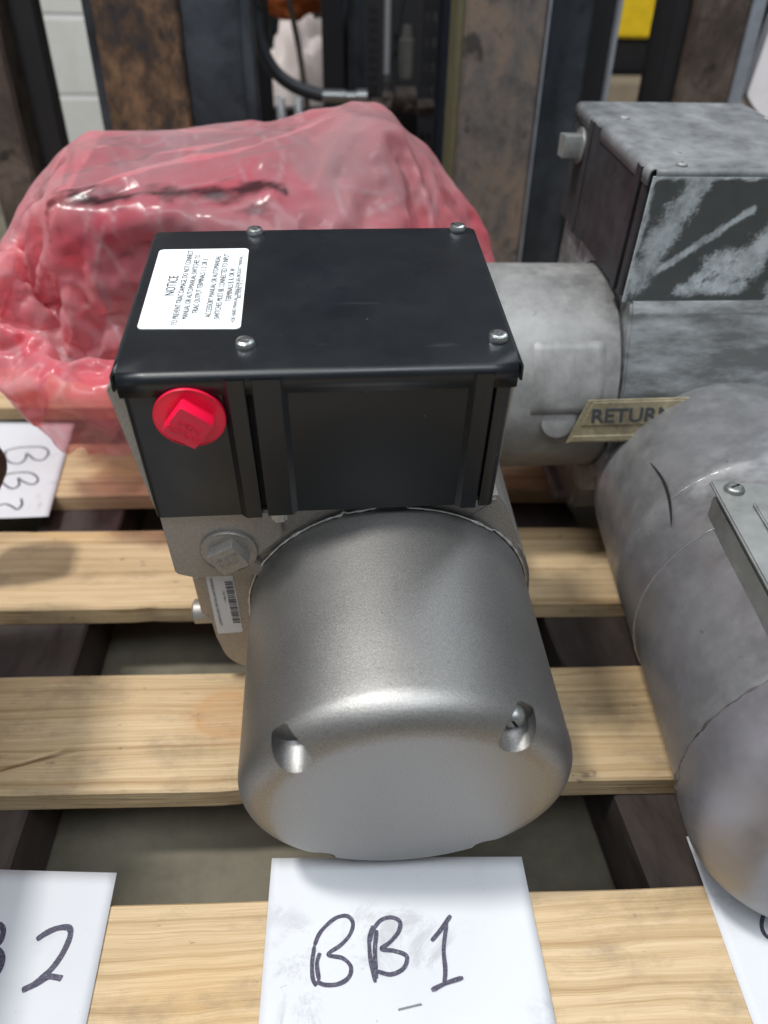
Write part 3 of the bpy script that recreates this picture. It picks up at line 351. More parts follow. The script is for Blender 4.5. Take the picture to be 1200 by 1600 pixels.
    [144,366,460,3,-11,-10,5,20,14,-5,2,0,-7,-18,-1,21,1,0,1,30,4,3,4,8,-9,-20,-8,-14,-39,8,-26,17,-4,0,9,9,-9,10,13,-10,-22,7,-3,-23,4,-4,-23,6,6,-23,3,10,-21,1,18,-11,-1,5,-17,-6,7,-9,-7,8,13,-19,18,3,-12,-2,0,-24,11,2,-20,17,0,-16,22,-1,-12,22,-1,-9,21,-5,-1,17,-10,-5,17,-1,9,11,16,5,19,-7,11,18,-9,9,15,-14,13,15,-10,14,19,0,10,18,12,3,17,-4,3,20,5,12,20,-5,5,20,-5,13,17,-4,11,20,-13,2,20,0,9,20,-4,10,20,-11,-1,21,-9,1,23,-7,2,18,5,10,20,2,0,22,-9,1,22,-8,3,17,11,7,21,-6,-3,23,-2,1,17,14,5,20,2,-2,19,1,-2,17,15,-3,22,9,-6,21,5,-3,18,-14,-1,24,-9,-2,23,6,-6,20,8,-7,3,15,-13,-3,16,-16,0,18,-15,4,17,-14,19,0,-6,19,-14,-3,-5,-22,-4,15,-14,-4,20,4,-12,8,14,-18,6,16,-18,14,9,-17,20,-1,-11,14,8,-14,6,14,-17,-2,14,-19,3,17,-18,6,15,-16,10,9,-18,18,-2,-14,18,5,-16,16,-3,-14,5,8,-19,-1,3,-20,-16,-5,-15,-6,2,-17,11,15,-15,8,11,-15,18,12,-9,14,12,-7,10,10,-17,2,-1,-23,7,2,-21,14,7,-16],
    [135,345,457,9,24,3,-2,19,1,4,-7,9,-5,-25,-3,-2,-7,-5,41,29,3,-18,-8,4,-12,18,6,6,-41,10,-23,-11,-18,-17,3,18,-13,12,10,4,-16,15,-4,-9,17,-9,-20,4,5,-23,4,12,-22,0,15,-18,-2,18,-12,-10,14,0,-15,3,15,-20,-11,10,-18,12,3,-20,18,-3,-14,21,-5,-11,20,3,-12,16,5,-14,22,-5,-9,12,-17,8,6,-13,13,12,12,8,18,-15,5,18,0,7,19,2,15,17,-9,13,12,-1,11,19,-4,5,22,-6,6,21,-8,5,23,6,10,13,-19,2,18,-1,15,20,-5,10,20,-11,-1,22,-3,12,22,-1,8,20,-10,0,23,-5,3,23,-4,4,17,11,7,22,-9,1,22,-8,1,23,2,2,19,12,5,25,-4,2,22,3,1,7,18,-2,24,-1,-2,23,7,-3,16,17,-4,22,2,-2,17,-14,-2,24,1,-3,22,7,-6,18,12,-9,0,18,-15,-7,15,-17,1,16,-16,20,11,-9,19,-3,-7,4,-21,-1,7,-20,-2,20,-3,-9,12,14,-17,8,14,-18,8,11,-18,20,-3,-11,17,5,-13,7,15,-17,2,14,-18,1,13,-18,12,11,-16,12,11,-17,15,8,-15,18,-4,-15,16,7,-17,-3,10,-21,1,8,-21,-12,0,-21,-8,1,-21,-12,-4,-14,12,12,-13,15,15,-12,7,6,-18,14,16,-7,8,10,-22,5,1,-23,7,0,-21,18,10,-6],
    [147,367,466,-9,17,-8,3,-2,13,-6,-24,3,0,2,-10,3,14,11,9,-12,-23,30,24,16,-16,10,-1,-19,-21,15,10,-25,-4,-22,-12,0,-6,1,12,-6,-15,14,-4,-13,12,2,-15,10,-1,-10,20,9,-16,7,17,-15,-7,18,-9,-11,9,5,-17,-9,16,-18,5,4,-20,16,-7,-16,14,6,-18,17,4,-17,19,-6,-5,18,1,-9,20,0,-10,5,-17,11,-6,-18,13,14,-12,7,19,-6,11,17,-8,7,14,12,11,19,-12,10,17,4,14,20,-1,9,18,-15,3,21,-5,6,20,6,10,17,-14,4,17,-14,8,21,-9,9,22,-2,9,22,-7,6,21,-4,6,22,-6,4,23,-2,4,23,-2,5,20,10,6,22,-3,1,22,-7,2,23,1,4,25,7,5,21,4,1,22,1,2,9,21,-4,22,2,-2,23,5,-4,20,8,-2,18,3,-2,21,-2,-4,24,2,-4,18,11,-9,13,16,-9,-7,14,-17,-2,16,-16,7,16,-15,21,5,-7,17,-12,-3,4,-22,-1,18,-11,-6,16,10,-15,9,14,-18,7,11,-17,15,0,-13,19,-1,-11,13,14,-16,5,14,-17,2,10,-19,15,7,-16,13,8,-17,13,11,-15,15,9,-15,13,6,-17,-3,10,-20,-6,6,-21,-10,2,-24,-9,0,-22,-10,-4,-20,-4,10,-20,7,9,-18,13,16,-12,9,6,-18,10,14,-14,8,6,-20,9,7,-20,15,5,-14,19,-4,3],
    [157,360,451,-11,21,4,1,2,8,-10,-16,4,-9,-2,17,8,-11,13,27,5,-29,-4,6,7,-1,24,-11,-10,-21,19,12,-23,7,-13,-5,-13,-10,-11,8,-15,-13,11,2,-20,4,4,-14,17,4,-8,20,12,5,21,11,-12,-4,19,-4,-8,4,7,-18,-4,13,-20,8,-2,-20,18,-13,-10,16,5,-19,12,9,-20,4,6,-11,21,-4,-2,23,-1,-4,4,-19,13,-7,-18,14,3,-21,11,13,-15,9,20,-10,6,13,12,10,23,-5,7,17,-12,8,19,-1,11,16,0,10,22,-8,7,19,4,10,22,-5,5,19,-6,9,21,-11,7,16,-11,9,22,-3,5,22,-7,6,24,-6,6,22,0,4,23,-4,6,23,2,5,22,6,2,22,-2,2,23,-1,4,24,6,5,22,3,1,22,3,2,14,19,-5,18,10,-3,23,4,-3,23,0,0,21,7,-3,22,-1,-2,20,7,-8,19,12,-10,-1,16,-13,-4,16,-16,2,18,-16,12,14,-12,23,-4,-6,12,-18,-1,13,-19,-1,19,2,-12,10,14,-18,5,14,-18,14,3,-14,22,-6,-9,16,9,-15,8,16,-17,5,10,-17,14,-1,-17,15,7,-17,11,12,-16,14,12,-15,7,13,-18,-4,8,-20,-10,1,-20,-8,6,-21,-10,-1,-24,-10,1,-22,-6,6,-21,6,12,-19,11,12,-17,6,15,-17,12,10,-16,6,9,-19,9,14,-21,14,6,-18,18,3,-14,21,-1,-10],
    [179,352,469,-24,18,-29,3,-5,-1,-9,12,22,1,7,9,5,-22,2,-6,7,-6,-16,-4,10,13,-12,-1,17,15,17,6,-22,-2,-16,-3,-19,-21,-8,15,12,-24,-1,5,-18,11,-4,-8,22,-3,1,19,15,-2,7,7,0,18,17,0,-8,3,2,-20,9,-6,-16,7,9,-17,13,-7,-13,13,6,-19,16,5,-17,2,9,-21,12,5,-5,13,-14,14,10,-16,14,4,-19,13,-5,-22,14,9,-18,9,16,-16,5,17,-3,10,15,10,8,16,-18,7,22,-2,9,19,-5,10,18,1,10,21,-5,9,21,4,7,22,-6,8,23,1,6,19,-10,8,16,-13,8,24,-4,6,24,1,3,23,-2,6,23,-2,5,22,-5,6,22,4,4,23,1,4,24,1,3,22,7,0,22,8,-1,23,-2,6,19,13,-3,17,16,-5,23,6,-3,23,0,-1,22,0,1,24,3,-2,19,10,-9,16,14,-11,-5,16,-17,-1,18,-16,1,19,-15,19,8,-11,20,-10,-3,13,-20,-1,20,-10,-5,12,9,-16,3,14,-19,14,10,-16,21,-10,-8,21,5,-13,11,15,-16,6,13,-18,16,-5,-16,15,4,-18,1,14,-17,13,15,-15,4,12,-19,-5,6,-22,-4,11,-21,-11,-5,-18,-10,0,-22,-7,8,-22,-4,9,-22,9,9,-18,12,8,-17,6,15,-17,9,12,-18,9,12,-18,10,11,-20,11,10,-20,16,0,-17,15,4,-13,16,8,-17],
    [166,363,474,-9,-6,-23,-8,8,-15,0,12,3,4,13,15,15,-7,-15,-12,1,5,-17,8,15,-2,-33,13,9,1,7,15,-23,6,8,-2,9,-19,-5,-7,3,-15,14,5,-10,6,4,-10,13,-13,3,14,5,3,18,15,5,14,13,0,-14,2,-2,-19,5,-2,-13,17,-1,-9,2,3,-23,8,2,-22,8,-2,-19,15,12,1,17,6,-3,9,-15,15,7,-18,14,4,-19,12,6,-19,13,3,-23,9,6,-22,7,18,-9,10,20,7,8,17,-7,8,15,-14,9,21,-2,10,20,5,10,21,-2,9,22,2,8,22,0,7,24,-1,7,20,-7,7,18,-11,7,24,-1,3,23,-5,9,21,-6,5,22,-3,7,23,3,3,24,3,3,23,5,3,23,2,3,24,1,2,22,8,0,22,7,0,23,5,2,20,12,-3,21,6,-4,19,9,-5,23,1,1,26,3,-3,20,7,-5,15,14,-12,-2,18,-17,-1,17,-17,3,16,-14,21,6,-10,15,-17,0,18,-16,-3,18,-2,-10,6,12,-18,11,10,-16,19,-1,-12,20,-3,-11,17,10,-14,9,13,-17,15,-4,-17,13,6,-18,-2,13,-18,6,17,-17,3,10,-18,-6,7,-21,-7,3,-23,-2,10,-22,-4,8,-21,-5,1,-20,7,7,-21,9,-5,-19,9,10,-16,10,12,-17,9,11,-18,8,10,-19,10,11,-18,9,15,-18,11,9,-19,12,6,-16,17,-4,-14,17,4,-16],
    [164,376,470,-2,-10,6,-2,-5,8,-6,10,-22,1,7,9,-9,5,-12,-1,-9,22,5,4,-12,2,-9,-2,-10,-9,-14,4,-4,35,11,-22,19,-4,-1,4,-1,-11,-9,-11,-10,16,8,-3,10,8,5,18,-13,8,8,18,9,9,20,0,-8,-4,-5,-21,8,-3,-15,3,-8,-15,11,7,-18,0,-3,-23,12,6,-16,19,5,9,19,3,8,12,-13,15,6,-18,14,8,-18,13,3,-21,12,3,-24,10,9,-19,8,15,-17,8,14,-7,8,19,6,10,14,-15,10,20,-6,9,20,0,11,21,6,9,22,-1,8,22,2,8,24,0,6,22,-2,7,21,-8,3,21,-5,7,23,-10,7,22,-3,7,23,0,6,23,6,2,23,5,1,24,7,4,23,0,4,23,2,4,24,5,0,22,8,-2,21,9,-2,23,9,-1,22,6,-1,18,13,-8,24,2,-1,25,3,-3,23,2,-2,16,14,-10,-3,17,-16,-1,18,-17,9,15,-15,19,-4,-8,15,-18,-1,20,-9,-5,17,4,-13,9,10,-16,14,3,-15,19,-4,-11,17,7,-14,15,8,-15,16,4,-17,12,6,-18,-2,11,-19,-1,14,-18,4,14,-18,-10,7,-22,-8,5,-21,-2,7,-23,2,10,-21,5,8,-21,12,1,-20,10,-7,-19,11,-2,-19,11,4,-20,9,11,-18,11,10,-18,7,3,-22,10,15,-15,9,18,-14,7,19,-15,11,6,-18,12,5,-15,19,2,-16],
    [155,376,470,-4,-1,14,9,-6,-5,-14,-4,9,1,9,-12,-14,-10,1,-5,-28,14,15,20,-10,5,7,7,-6,10,-22,1,-31,5,-2,0,30,0,7,18,-2,-15,0,-6,-8,2,16,-3,15,12,-2,-8,-7,19,17,7,2,2,7,11,9,16,-2,-17,-7,-12,-13,4,-4,-23,5,2,-19,3,5,-12,15,6,-21,19,3,10,12,-11,15,9,-15,16,9,-18,16,9,-17,15,8,-18,13,9,-20,12,10,-21,10,5,-24,-2,17,-7,14,17,-2,12,19,-3,12,17,-13,9,20,-3,10,22,-1,9,22,2,8,22,-3,6,23,-1,6,23,-1,6,22,2,7,22,-6,7,22,1,4,23,-1,7,23,4,3,23,6,2,22,5,2,25,2,7,23,2,5,22,7,-1,24,6,-1,23,7,-1,22,8,-1,23,8,-2,23,5,2,20,12,-6,21,6,-3,27,0,-2,23,6,-5,14,9,-9,0,18,-14,6,17,-15,10,11,-16,18,-11,-5,16,-16,-3,22,-1,-8,19,7,-14,9,9,-16,17,-2,-12,18,-3,-12,16,7,-15,15,7,-17,11,11,-17,-5,7,-21,-4,10,-21,-1,12,-20,4,16,-17,-10,7,-22,1,7,-20,10,5,-21,8,4,-20,10,-1,-23,12,-1,-20,11,-6,-20,11,2,-19,11,1,-20,9,6,-20,10,2,-22,5,16,-14,13,12,-15,11,15,-14,6,21,-14,9,10,-17,9,10,-15,7,13,-17],
    [157,389,483,2,-6,-1,-5,8,-2,0,0,13,0,-22,-11,-2,17,9,-19,-9,0,30,-11,4,-9,-15,-7,-19,8,9,-1,-19,-9,5,-6,18,-6,0,4,-4,16,10,2,2,10,22,-11,-7,7,0,-11,-4,6,16,4,7,4,-7,5,11,17,2,-7,-1,-13,-20,12,3,-19,-12,-2,-9,0,12,-19,14,12,-7,22,-19,11,10,-17,11,8,-19,13,9,-17,14,9,-18,13,8,-18,13,9,-18,15,9,-19,12,11,-19,12,19,-10,12,18,-5,13,20,-5,11,20,-2,12,20,-7,10,21,-5,9,24,-4,7,22,0,8,22,-1,7,23,3,6,23,3,6,24,5,5,22,7,1,23,5,2,23,4,1,24,4,3,23,3,6,24,1,6,24,1,7,21,9,-2,23,4,1,23,7,-1,23,8,-2,22,7,-1,24,5,2,22,7,-1,23,6,-3,21,8,-4,25,3,-4,19,9,-10,3,18,-16,3,17,-15,16,1,-10,19,-12,-6,16,-12,-5,17,7,-13,12,9,-18,21,-1,-9,16,-1,-13,17,3,-14,13,9,-18,11,9,-17,-2,8,-18,1,10,-21,3,11,-20,-4,8,-19,-1,14,-20,7,7,-19,11,2,-21,10,2,-21,11,-3,-20,9,-7,-22,11,-2,-21,12,3,-20,11,0,-20,11,5,-19,10,1,-21,6,6,-21,4,18,-8,12,12,-16,11,16,-15,8,16,-15,5,17,-16,-2,15,-17,4,16,-15],
    [161,391,473,-8,-8,4,3,5,11,-9,8,-4,0,-19,-6,-6,7,5,13,-9,7,3,-9,-8,0,1,-1,11,-9,15,-15,-2,12,2,0,-5,-19,-4,-13,-15,-6,15,5,9,4,14,-3,-4,20,8,9,-4,2,6,2,16,4,-8,-11,4,9,4,-10,6,-5,-8,24,-1,-1,-22,2,-19,3,9,-16,13,11,6,20,-20,4,5,-23,9,11,-15,16,9,-17,15,7,-18,16,7,-18,14,8,-19,15,9,-18,14,12,-17,13,14,-16,12,18,-12,13,20,-6,12,20,-2,11,22,-2,11,22,-3,9,22,0,8,24,0,6,24,1,5,23,5,6,23,5,4,24,7,2,23,4,6,23,5,4,23,4,2,24,5,0,23,6,2,24,3,2,24,4,4,23,2,3,22,5,1,22,8,-2,24,5,3,22,8,0,22,8,-2,24,2,3,25,4,-2,23,4,0,21,10,-7,22,9,-7,8,16,-18,7,13,-14,15,-3,-10,13,-17,-4,19,3,-11,14,9,-15,19,4,-13,20,-2,-11,14,2,-15,9,6,-18,12,7,-17,9,8,-17,3,12,-18,1,10,-19,-2,10,-21,11,7,-20,7,2,-19,12,-4,-19,11,1,-21,8,-3,-22,11,0,-21,10,-3,-21,11,2,-21,11,5,-21,12,2,-20,8,7,-20,3,11,-20,-9,8,-17,7,7,-13,9,19,-11,5,14,-19,5,19,-14,0,12,-20,3,15,-17,2,13,-20],
    [162,397,463,-8,-9,14,6,-7,0,-2,7,-11,-8,-1,19,1,-3,15,14,4,-11,-10,-23,1,7,8,8,-1,-3,-13,6,-6,15,8,1,4,-41,-1,-2,-19,4,2,0,0,6,12,2,-13,12,12,18,9,-4,-18,-10,17,6,18,-12,10,-3,-3,3,-12,5,-11,29,-4,-1,4,-10,-11,3,4,-7,1,1,-11,19,-4,18,20,-10,12,15,-16,13,11,-17,15,8,-17,16,7,-19,15,6,-19,16,5,-19,15,7,-18,16,9,-18,14,11,-16,15,15,-12,15,22,-2,11,23,2,9,22,2,7,23,4,6,24,4,5,24,1,4,24,3,5,24,6,1,23,6,3,23,6,5,24,5,4,23,5,3,24,4,2,24,4,2,24,4,3,23,5,3,22,7,0,24,2,2,23,4,4,23,6,0,24,3,5,22,8,-2,22,6,-2,25,2,1,23,7,-4,23,6,-2,20,9,-5,11,16,-15,10,8,-17,15,-13,-6,18,-6,-9,12,10,-17,19,6,-11,22,1,-9,10,5,-18,9,6,-21,10,4,-18,20,5,-12,7,8,-15,0,11,-20,2,10,-20,11,2,-20,15,4,-20,12,-10,-18,12,-7,-20,13,-1,-19,9,1,-24,9,1,-22,10,4,-21,10,6,-21,9,6,-20,5,10,-21,-2,11,-20,-2,11,-21,-6,9,-21,-12,-5,-14,8,8,-19,2,18,-15,4,19,-15,3,16,-18,3,11,-21,2,1,-23],
    [165,369,478,7,6,9,11,3,-5,-18,15,2,-6,-15,-5,1,-2,-5,-11,1,-10,5,8,32,-14,7,-10,14,-11,17,11,-1,-9,-7,-4,-3,6,-7,4,-13,5,-6,-31,0,18,-2,-4,5,20,-5,7,-12,12,-24,13,9,-13,-11,0,9,14,1,7,-11,-29,-9,4,27,22,24,-4,-13,8,-1,-13,3,-8,6,17,-20,3,21,-6,14,12,-4,21,13,-9,18,10,-11,18,10,-14,16,11,-16,16,10,-20,14,7,-19,16,2,-19,16,4,-17,16,15,-14,15,23,-1,10,24,5,5,23,6,5,24,6,2,23,5,1,24,4,3,25,2,4,23,5,4,23,4,3,25,6,0,23,5,1,23,5,0,23,4,5,24,3,12,25,5,6,22,0,11,23,5,2,23,7,-1,24,4,-1,23,5,2,23,3,4,24,5,3,22,8,-3,22,2,3,27,0,1,22,7,-8,15,15,-10,9,13,-13,22,-1,-8,18,-10,-7,11,5,-20,16,7,-14,22,2,-8,10,8,-21,12,8,-18,10,5,-19,19,-1,-11,15,7,-16,12,6,-17,12,4,-18,4,11,-20,12,-1,-19,12,-9,-17,14,-6,-19,12,1,-21,13,1,-21,9,3,-22,6,4,-23,6,7,-22,5,8,-22,-4,3,-22,-5,5,-20,-5,5,-22,-4,8,-21,-4,11,-20,-5,7,-23,-1,-5,-22,6,4,-20,5,15,-18,2,21,-15,-2,18,-15,2,-3,-21],
    [153,346,449,18,5,17,15,13,14,-18,9,-5,-1,18,-2,1,1,-6,0,-9,0,-16,4,12,-5,1,8,12,0,-9,-6,4,-5,10,-7,12,1,-5,-4,10,0,24,-25,-3,-4,-22,8,7,16,-17,-12,-6,4,-3,30,13,13,-16,8,0,1,7,-16,8,-12,-14,-16,-3,0,7,6,35,28,-14,-2,11,4,-15,5,-22,13,6,-17,9,9,-13,12,9,-12,18,6,-10,19,11,-11,19,9,-12,18,11,-12,19,11,-13,18,9,-14,17,8,-13,18,13,-11,13,23,0,9,23,3,6,23,4,6,25,5,5,23,7,2,23,5,1,25,4,2,24,5,1,23,6,2,24,5,2,24,5,1,23,5,3,23,5,1,24,3,10,23,3,9,24,3,6,22,3,5,25,4,2,23,5,-1,23,6,1,23,5,3,24,3,4,23,5,2,23,6,-2,24,-1,5,23,4,-2,15,14,-14,20,4,-9,20,0,-8,12,1,-16,12,7,-20,20,2,-10,16,7,-15,9,9,-21,14,6,-18,16,2,-14,12,2,-17,16,8,-17,18,4,-15,16,0,-16,16,-1,-16,10,-5,-19,12,0,-21,10,3,-21,9,3,-22,6,2,-23,4,6,-22,1,4,-23,4,7,-22,-1,4,-22,-6,2,-23,-9,-2,-21,-3,8,-21,-2,1,-22,-5,5,-21,-6,6,-22,2,8,-22,6,8,-18,0,4,-21,-2,10,-21,-1,14,-18,2,8,-21],
    [137,359,448,-3,-13,-17,20,16,6,22,3,19,-12,19,-9,-5,11,24,4,-20,3,-6,-8,-3,1,0,-26,1,13,-8,-2,6,21,9,0,11,2,8,4,1,-9,11,-8,0,12,-6,5,5,-12,-21,-17,5,7,3,27,11,13,-12,-6,4,-13,3,-10,-1,5,-10,-1,8,-21,1,0,36,17,-22,14,21,0,-4,10,2,9,14,-17,9,-3,-20,14,5,-18,16,0,-16,15,6,-14,17,8,-15,17,10,-11,19,11,-7,21,12,-7,20,17,-5,13,19,-2,11,21,0,11,23,4,1,24,2,3,23,3,7,23,4,9,23,4,6,23,4,2,23,6,4,25,7,1,24,6,2,23,5,2,23,6,2,24,4,2,23,4,4,25,4,4,23,3,3,23,4,4,24,4,3,23,5,3,23,5,4,24,4,4,22,4,5,25,2,5,23,3,3,24,4,1,23,1,3,24,5,-8,21,6,-11,12,4,-18,11,6,-18,17,5,-15,20,4,-12,15,5,-16,15,5,-16,16,5,-18,10,3,-18,18,1,-14,16,8,-17,23,-3,-14,18,-1,-16,11,2,-21,9,3,-22,7,4,-23,11,5,-21,2,3,-23,-5,1,-23,2,3,-23,1,3,-23,4,8,-22,-6,-2,-22,-2,5,-22,3,1,-21,-2,7,-21,1,7,-22,0,0,-21,-4,2,-23,-6,14,-18,1,4,-20,-7,6,-18,-2,6,-23,-2,7,-21,-4,9,-23],
    [139,385,450,4,-12,-1,-25,-1,-15,3,-14,-2,15,10,23,2,2,7,-8,6,-6,-4,-16,4,22,-1,-22,5,11,20,-7,14,5,8,0,-19,-2,17,1,15,9,26,11,-9,4,-26,-9,4,-15,8,23,17,4,-24,-4,-17,13,13,-13,-12,-1,4,15,-7,3,6,2,17,-24,-9,-12,27,29,-5,3,-7,-8,10,21,-13,7,4,-6,14,2,-11,14,6,-8,21,11,-11,17,15,-17,7,1,-13,21,-2,-11,20,12,-6,19,19,-3,12,18,-5,11,19,-1,13,18,-1,15,23,2,5,23,4,-2,24,4,-3,24,3,5,22,5,8,22,6,8,23,4,6,23,6,2,24,7,6,23,5,6,23,5,2,26,4,-1,23,5,2,23,4,5,25,2,5,23,4,3,23,4,4,23,5,4,24,4,4,23,7,1,23,3,3,24,2,7,24,2,6,24,2,4,24,3,-1,25,3,-3,23,4,-11,8,7,-22,15,6,-17,19,3,-12,17,6,-16,19,5,-15,12,5,-19,16,3,-15,20,-2,-12,18,3,-15,20,3,-16,15,4,-19,12,3,-22,8,2,-23,5,2,-23,16,6,-19,4,5,-22,-7,2,-22,1,2,-25,7,2,-23,-3,3,-23,-4,3,-23,6,1,-22,11,-2,-19,3,7,-22,8,-1,-22,0,5,-24,-6,7,-21,5,-3,-20,-8,11,-22,-8,15,-19,-4,-1,-22,-10,15,-14,-3,8,-23,-2,6,-24],
    [126,372,454,-7,6,-3,8,3,10,9,-12,-4,11,23,2,0,5,5,-3,-24,6,-12,10,-4,9,-9,3,-19,-3,22,17,12,-6,15,1,-27,4,1,-21,-17,17,0,1,-2,13,19,0,7,1,0,13,-22,-24,8,12,16,18,14,-12,-9,-1,2,-1,0,-3,4,5,8,4,-3,7,11,13,-4,11,0,-2,13,14,-13,5,9,-3,8,11,-14,11,4,-5,19,9,-14,16,-2,-14,19,-4,-11,19,7,-10,17,20,-6,8,18,-4,11,11,-2,20,13,-3,21,22,1,7,22,2,9,23,3,2,23,4,-1,24,4,-6,24,3,-1,23,4,3,22,8,9,23,8,8,24,5,4,22,4,3,24,4,1,25,6,3,24,6,4,23,4,5,23,3,6,23,3,7,23,3,5,23,4,6,24,4,6,23,4,5,22,5,3,24,4,-1,25,3,5,25,1,8,23,3,-2,24,3,-4,21,6,-9,14,5,-21,16,4,-15,18,6,-15,20,5,-14,14,5,-18,19,2,-13,18,2,-15,17,3,-17,15,2,-17,14,3,-21,13,3,-20,11,2,-21,7,0,-20,17,6,-19,15,6,-20,1,4,-23,4,2,-22,-3,3,-24,-1,3,-24,4,0,-23,7,-1,-22,3,3,-23,6,-4,-18,6,5,-22,5,4,-23,0,5,-23,3,3,-22,3,-1,-23,-2,0,-24,-8,5,-23,-4,12,-17,-6,8,-20,-5,12,-20,-3,8,-23],
    [126,376,450,-6,4,2,7,2,11,-4,10,-24,25,8,10,-1,-6,5,-6,-6,9,-1,1,11,-10,-14,-4,-12,1,17,4,21,-16,13,-1,5,14,-12,-10,5,12,-23,-14,2,2,12,2,8,31,-8,12,-56,-23,10,-12,13,24,26,4,-2,13,10,8,4,-6,-13,19,-6,0,5,6,10,6,-2,11,6,18,5,7,-11,17,2,-14,9,8,-4,18,3,-12,17,0,-14,15,-7,-11,19,9,-7,17,20,-9,6,14,-5,12,14,-1,18,8,-3,21,15,-3,20,21,0,9,24,3,2,23,2,4,23,3,6,24,4,-3,23,4,-3,23,5,-2,23,6,0,23,8,3,23,5,3,24,3,2,24,6,2,25,7,5,24,5,5,23,4,5,23,4,7,23,3,8,23,3,6,22,5,8,22,4,9,23,4,8,22,3,7,25,4,1,25,4,0,24,3,3,23,2,0,24,3,-3,22,5,-7,16,5,-17,18,4,-15,19,5,-14,20,5,-14,17,4,-16,17,3,-16,14,3,-19,12,2,-21,13,2,-19,14,3,-20,11,2,-21,12,1,-19,16,4,-17,15,7,-20,9,2,-21,4,3,-24,9,2,-22,8,3,-23,-1,4,-23,4,0,-23,-2,-2,-22,-4,0,-23,-5,-4,-22,2,0,-21,9,8,-22,9,9,-22,9,4,-23,3,1,-23,-2,-2,-24,2,4,-20,5,2,-22,-2,5,-22,-6,9,-19,0,9,-21],
    [115,378,441,19,2,8,-5,5,1,20,18,2,17,17,4,-5,-17,4,-22,2,6,-1,-15,-11,8,-8,13,8,-9,3,-29,-2,13,1,-2,-5,9,18,-4,34,-5,-20,-16,-1,25,-4,10,-11,19,4,5,-49,-19,-6,-12,11,10,23,-4,-1,9,10,15,21,6,14,8,-15,-4,2,7,4,9,5,-12,17,-1,9,-5,-5,24,-5,-13,23,4,3,18,6,-16,4,-2,-1,25,9,-2,21,20,-11,1,15,-6,11,10,-1,22,13,-2,19,11,-3,19,15,-3,19,20,-2,15,25,-2,5,20,8,-7,23,3,1,23,5,4,23,4,1,23,3,3,24,5,1,23,6,-1,23,6,-1,24,6,4,24,6,4,25,7,4,23,6,1,23,4,3,24,4,4,25,3,6,22,3,5,24,3,5,23,3,8,23,3,7,20,7,12,22,4,8,25,4,5,24,4,-2,24,3,0,24,4,-2,22,4,-6,18,4,-15,18,4,-16,21,3,-11,21,5,-14,15,4,-18,13,4,-20,11,3,-24,12,1,-20,10,2,-21,16,3,-18,12,3,-19,15,3,-18,13,3,-20,13,4,-20,10,3,-21,12,2,-19,8,4,-23,5,3,-23,-3,1,-24,2,0,-24,-4,-1,-22,-9,-4,-23,-5,-3,-22,-1,-3,-24,6,1,-24,11,8,-22,8,8,-21,3,-5,-22,3,9,-21,4,-1,-23,9,8,-18,4,2,-20,13,8,-17,-11,9,-14],
    [125,390,451,5,-2,-8,7,-15,-23,40,23,14,7,19,42,-14,-19,-11,-34,-3,-29,6,-13,27,-8,6,4,13,14,-8,9,5,12,-2,-13,-4,-2,11,-4,17,-3,-7,-19,-4,12,-4,-15,8,-5,9,1,4,7,6,1,-15,-13,-18,11,-6,-11,-9,10,24,13,32,27,8,3,5,-2,11,-2,-14,-14,10,10,5,-7,-9,15,-7,-13,15,3,-1,22,14,5,18,12,5,17,17,-7,11,19,-10,3,18,-9,13,11,1,21,7,1,23,10,-3,20,8,-1,22,20,-2,15,22,0,8,23,1,3,22,8,-6,22,5,-5,23,4,-1,24,3,4,23,3,8,22,4,5,24,4,2,24,7,4,25,8,3,23,5,3,23,3,2,24,7,3,24,7,3,23,6,1,24,2,3,23,3,5,25,3,1,23,3,6,22,6,8,22,5,8,23,4,8,23,5,5,24,4,2,24,3,-2,23,5,-5,15,2,-20,20,4,-16,19,3,-14,16,2,-17,11,2,-21,14,4,-20,15,6,-19,15,3,-18,15,3,-17,16,2,-18,14,3,-18,11,4,-21,12,2,-20,12,4,-21,14,3,-19,5,2,-22,8,6,-24,4,2,-23,2,0,-23,-3,-2,-24,1,0,-23,-3,-4,-24,-6,-2,-22,-4,-3,-22,0,-1,-25,1,-1,-23,4,-2,-24,4,5,-20,1,-1,-24,5,3,-23,12,11,-17,18,12,-8,13,10,-18,6,5,-21],
    [132,399,456,-6,-17,-8,5,1,-21,41,31,8,6,9,43,-10,-15,-9,-2,-14,-18,-20,-15,6,1,8,2,5,0,4,2,28,0,1,-20,-4,4,6,8,-3,7,2,10,-9,5,-10,4,-15,-3,-15,15,6,2,7,5,1,-4,-7,1,7,11,-7,3,8,12,13,-1,3,13,-28,-15,6,8,5,1,20,7,3,-12,-13,8,8,5,6,14,5,13,7,7,18,14,-7,11,19,-7,9,18,-1,15,14,-5,18,13,-2,22,6,0,23,5,2,23,11,0,20,14,-1,18,20,0,13,22,3,6,23,3,-3,22,6,-7,22,5,-5,25,2,2,23,4,0,22,4,2,25,6,2,24,6,1,24,5,2,23,5,4,24,8,4,24,6,5,23,6,6,23,3,5,23,3,5,24,4,1,22,3,7,23,4,6,22,6,8,22,6,8,22,4,7,24,3,4,27,5,3,25,4,1,20,3,-11,16,3,-19,18,2,-18,16,3,-17,14,2,-19,15,6,-19,16,5,-17,18,3,-15,15,2,-18,18,3,-17,14,3,-18,13,2,-20,11,4,-21,11,3,-20,12,3,-21,8,4,-22,10,6,-23,5,3,-23,5,1,-23,3,-1,-24,1,-2,-24,-4,-2,-23,-5,-2,-24,-1,-1,-22,-3,-2,-23,-1,-2,-23,-2,-2,-24,-3,-2,-23,-1,-1,-23,1,1,-23,5,0,-23,13,8,-17,16,11,-12,13,8,-16,10,8,-19],
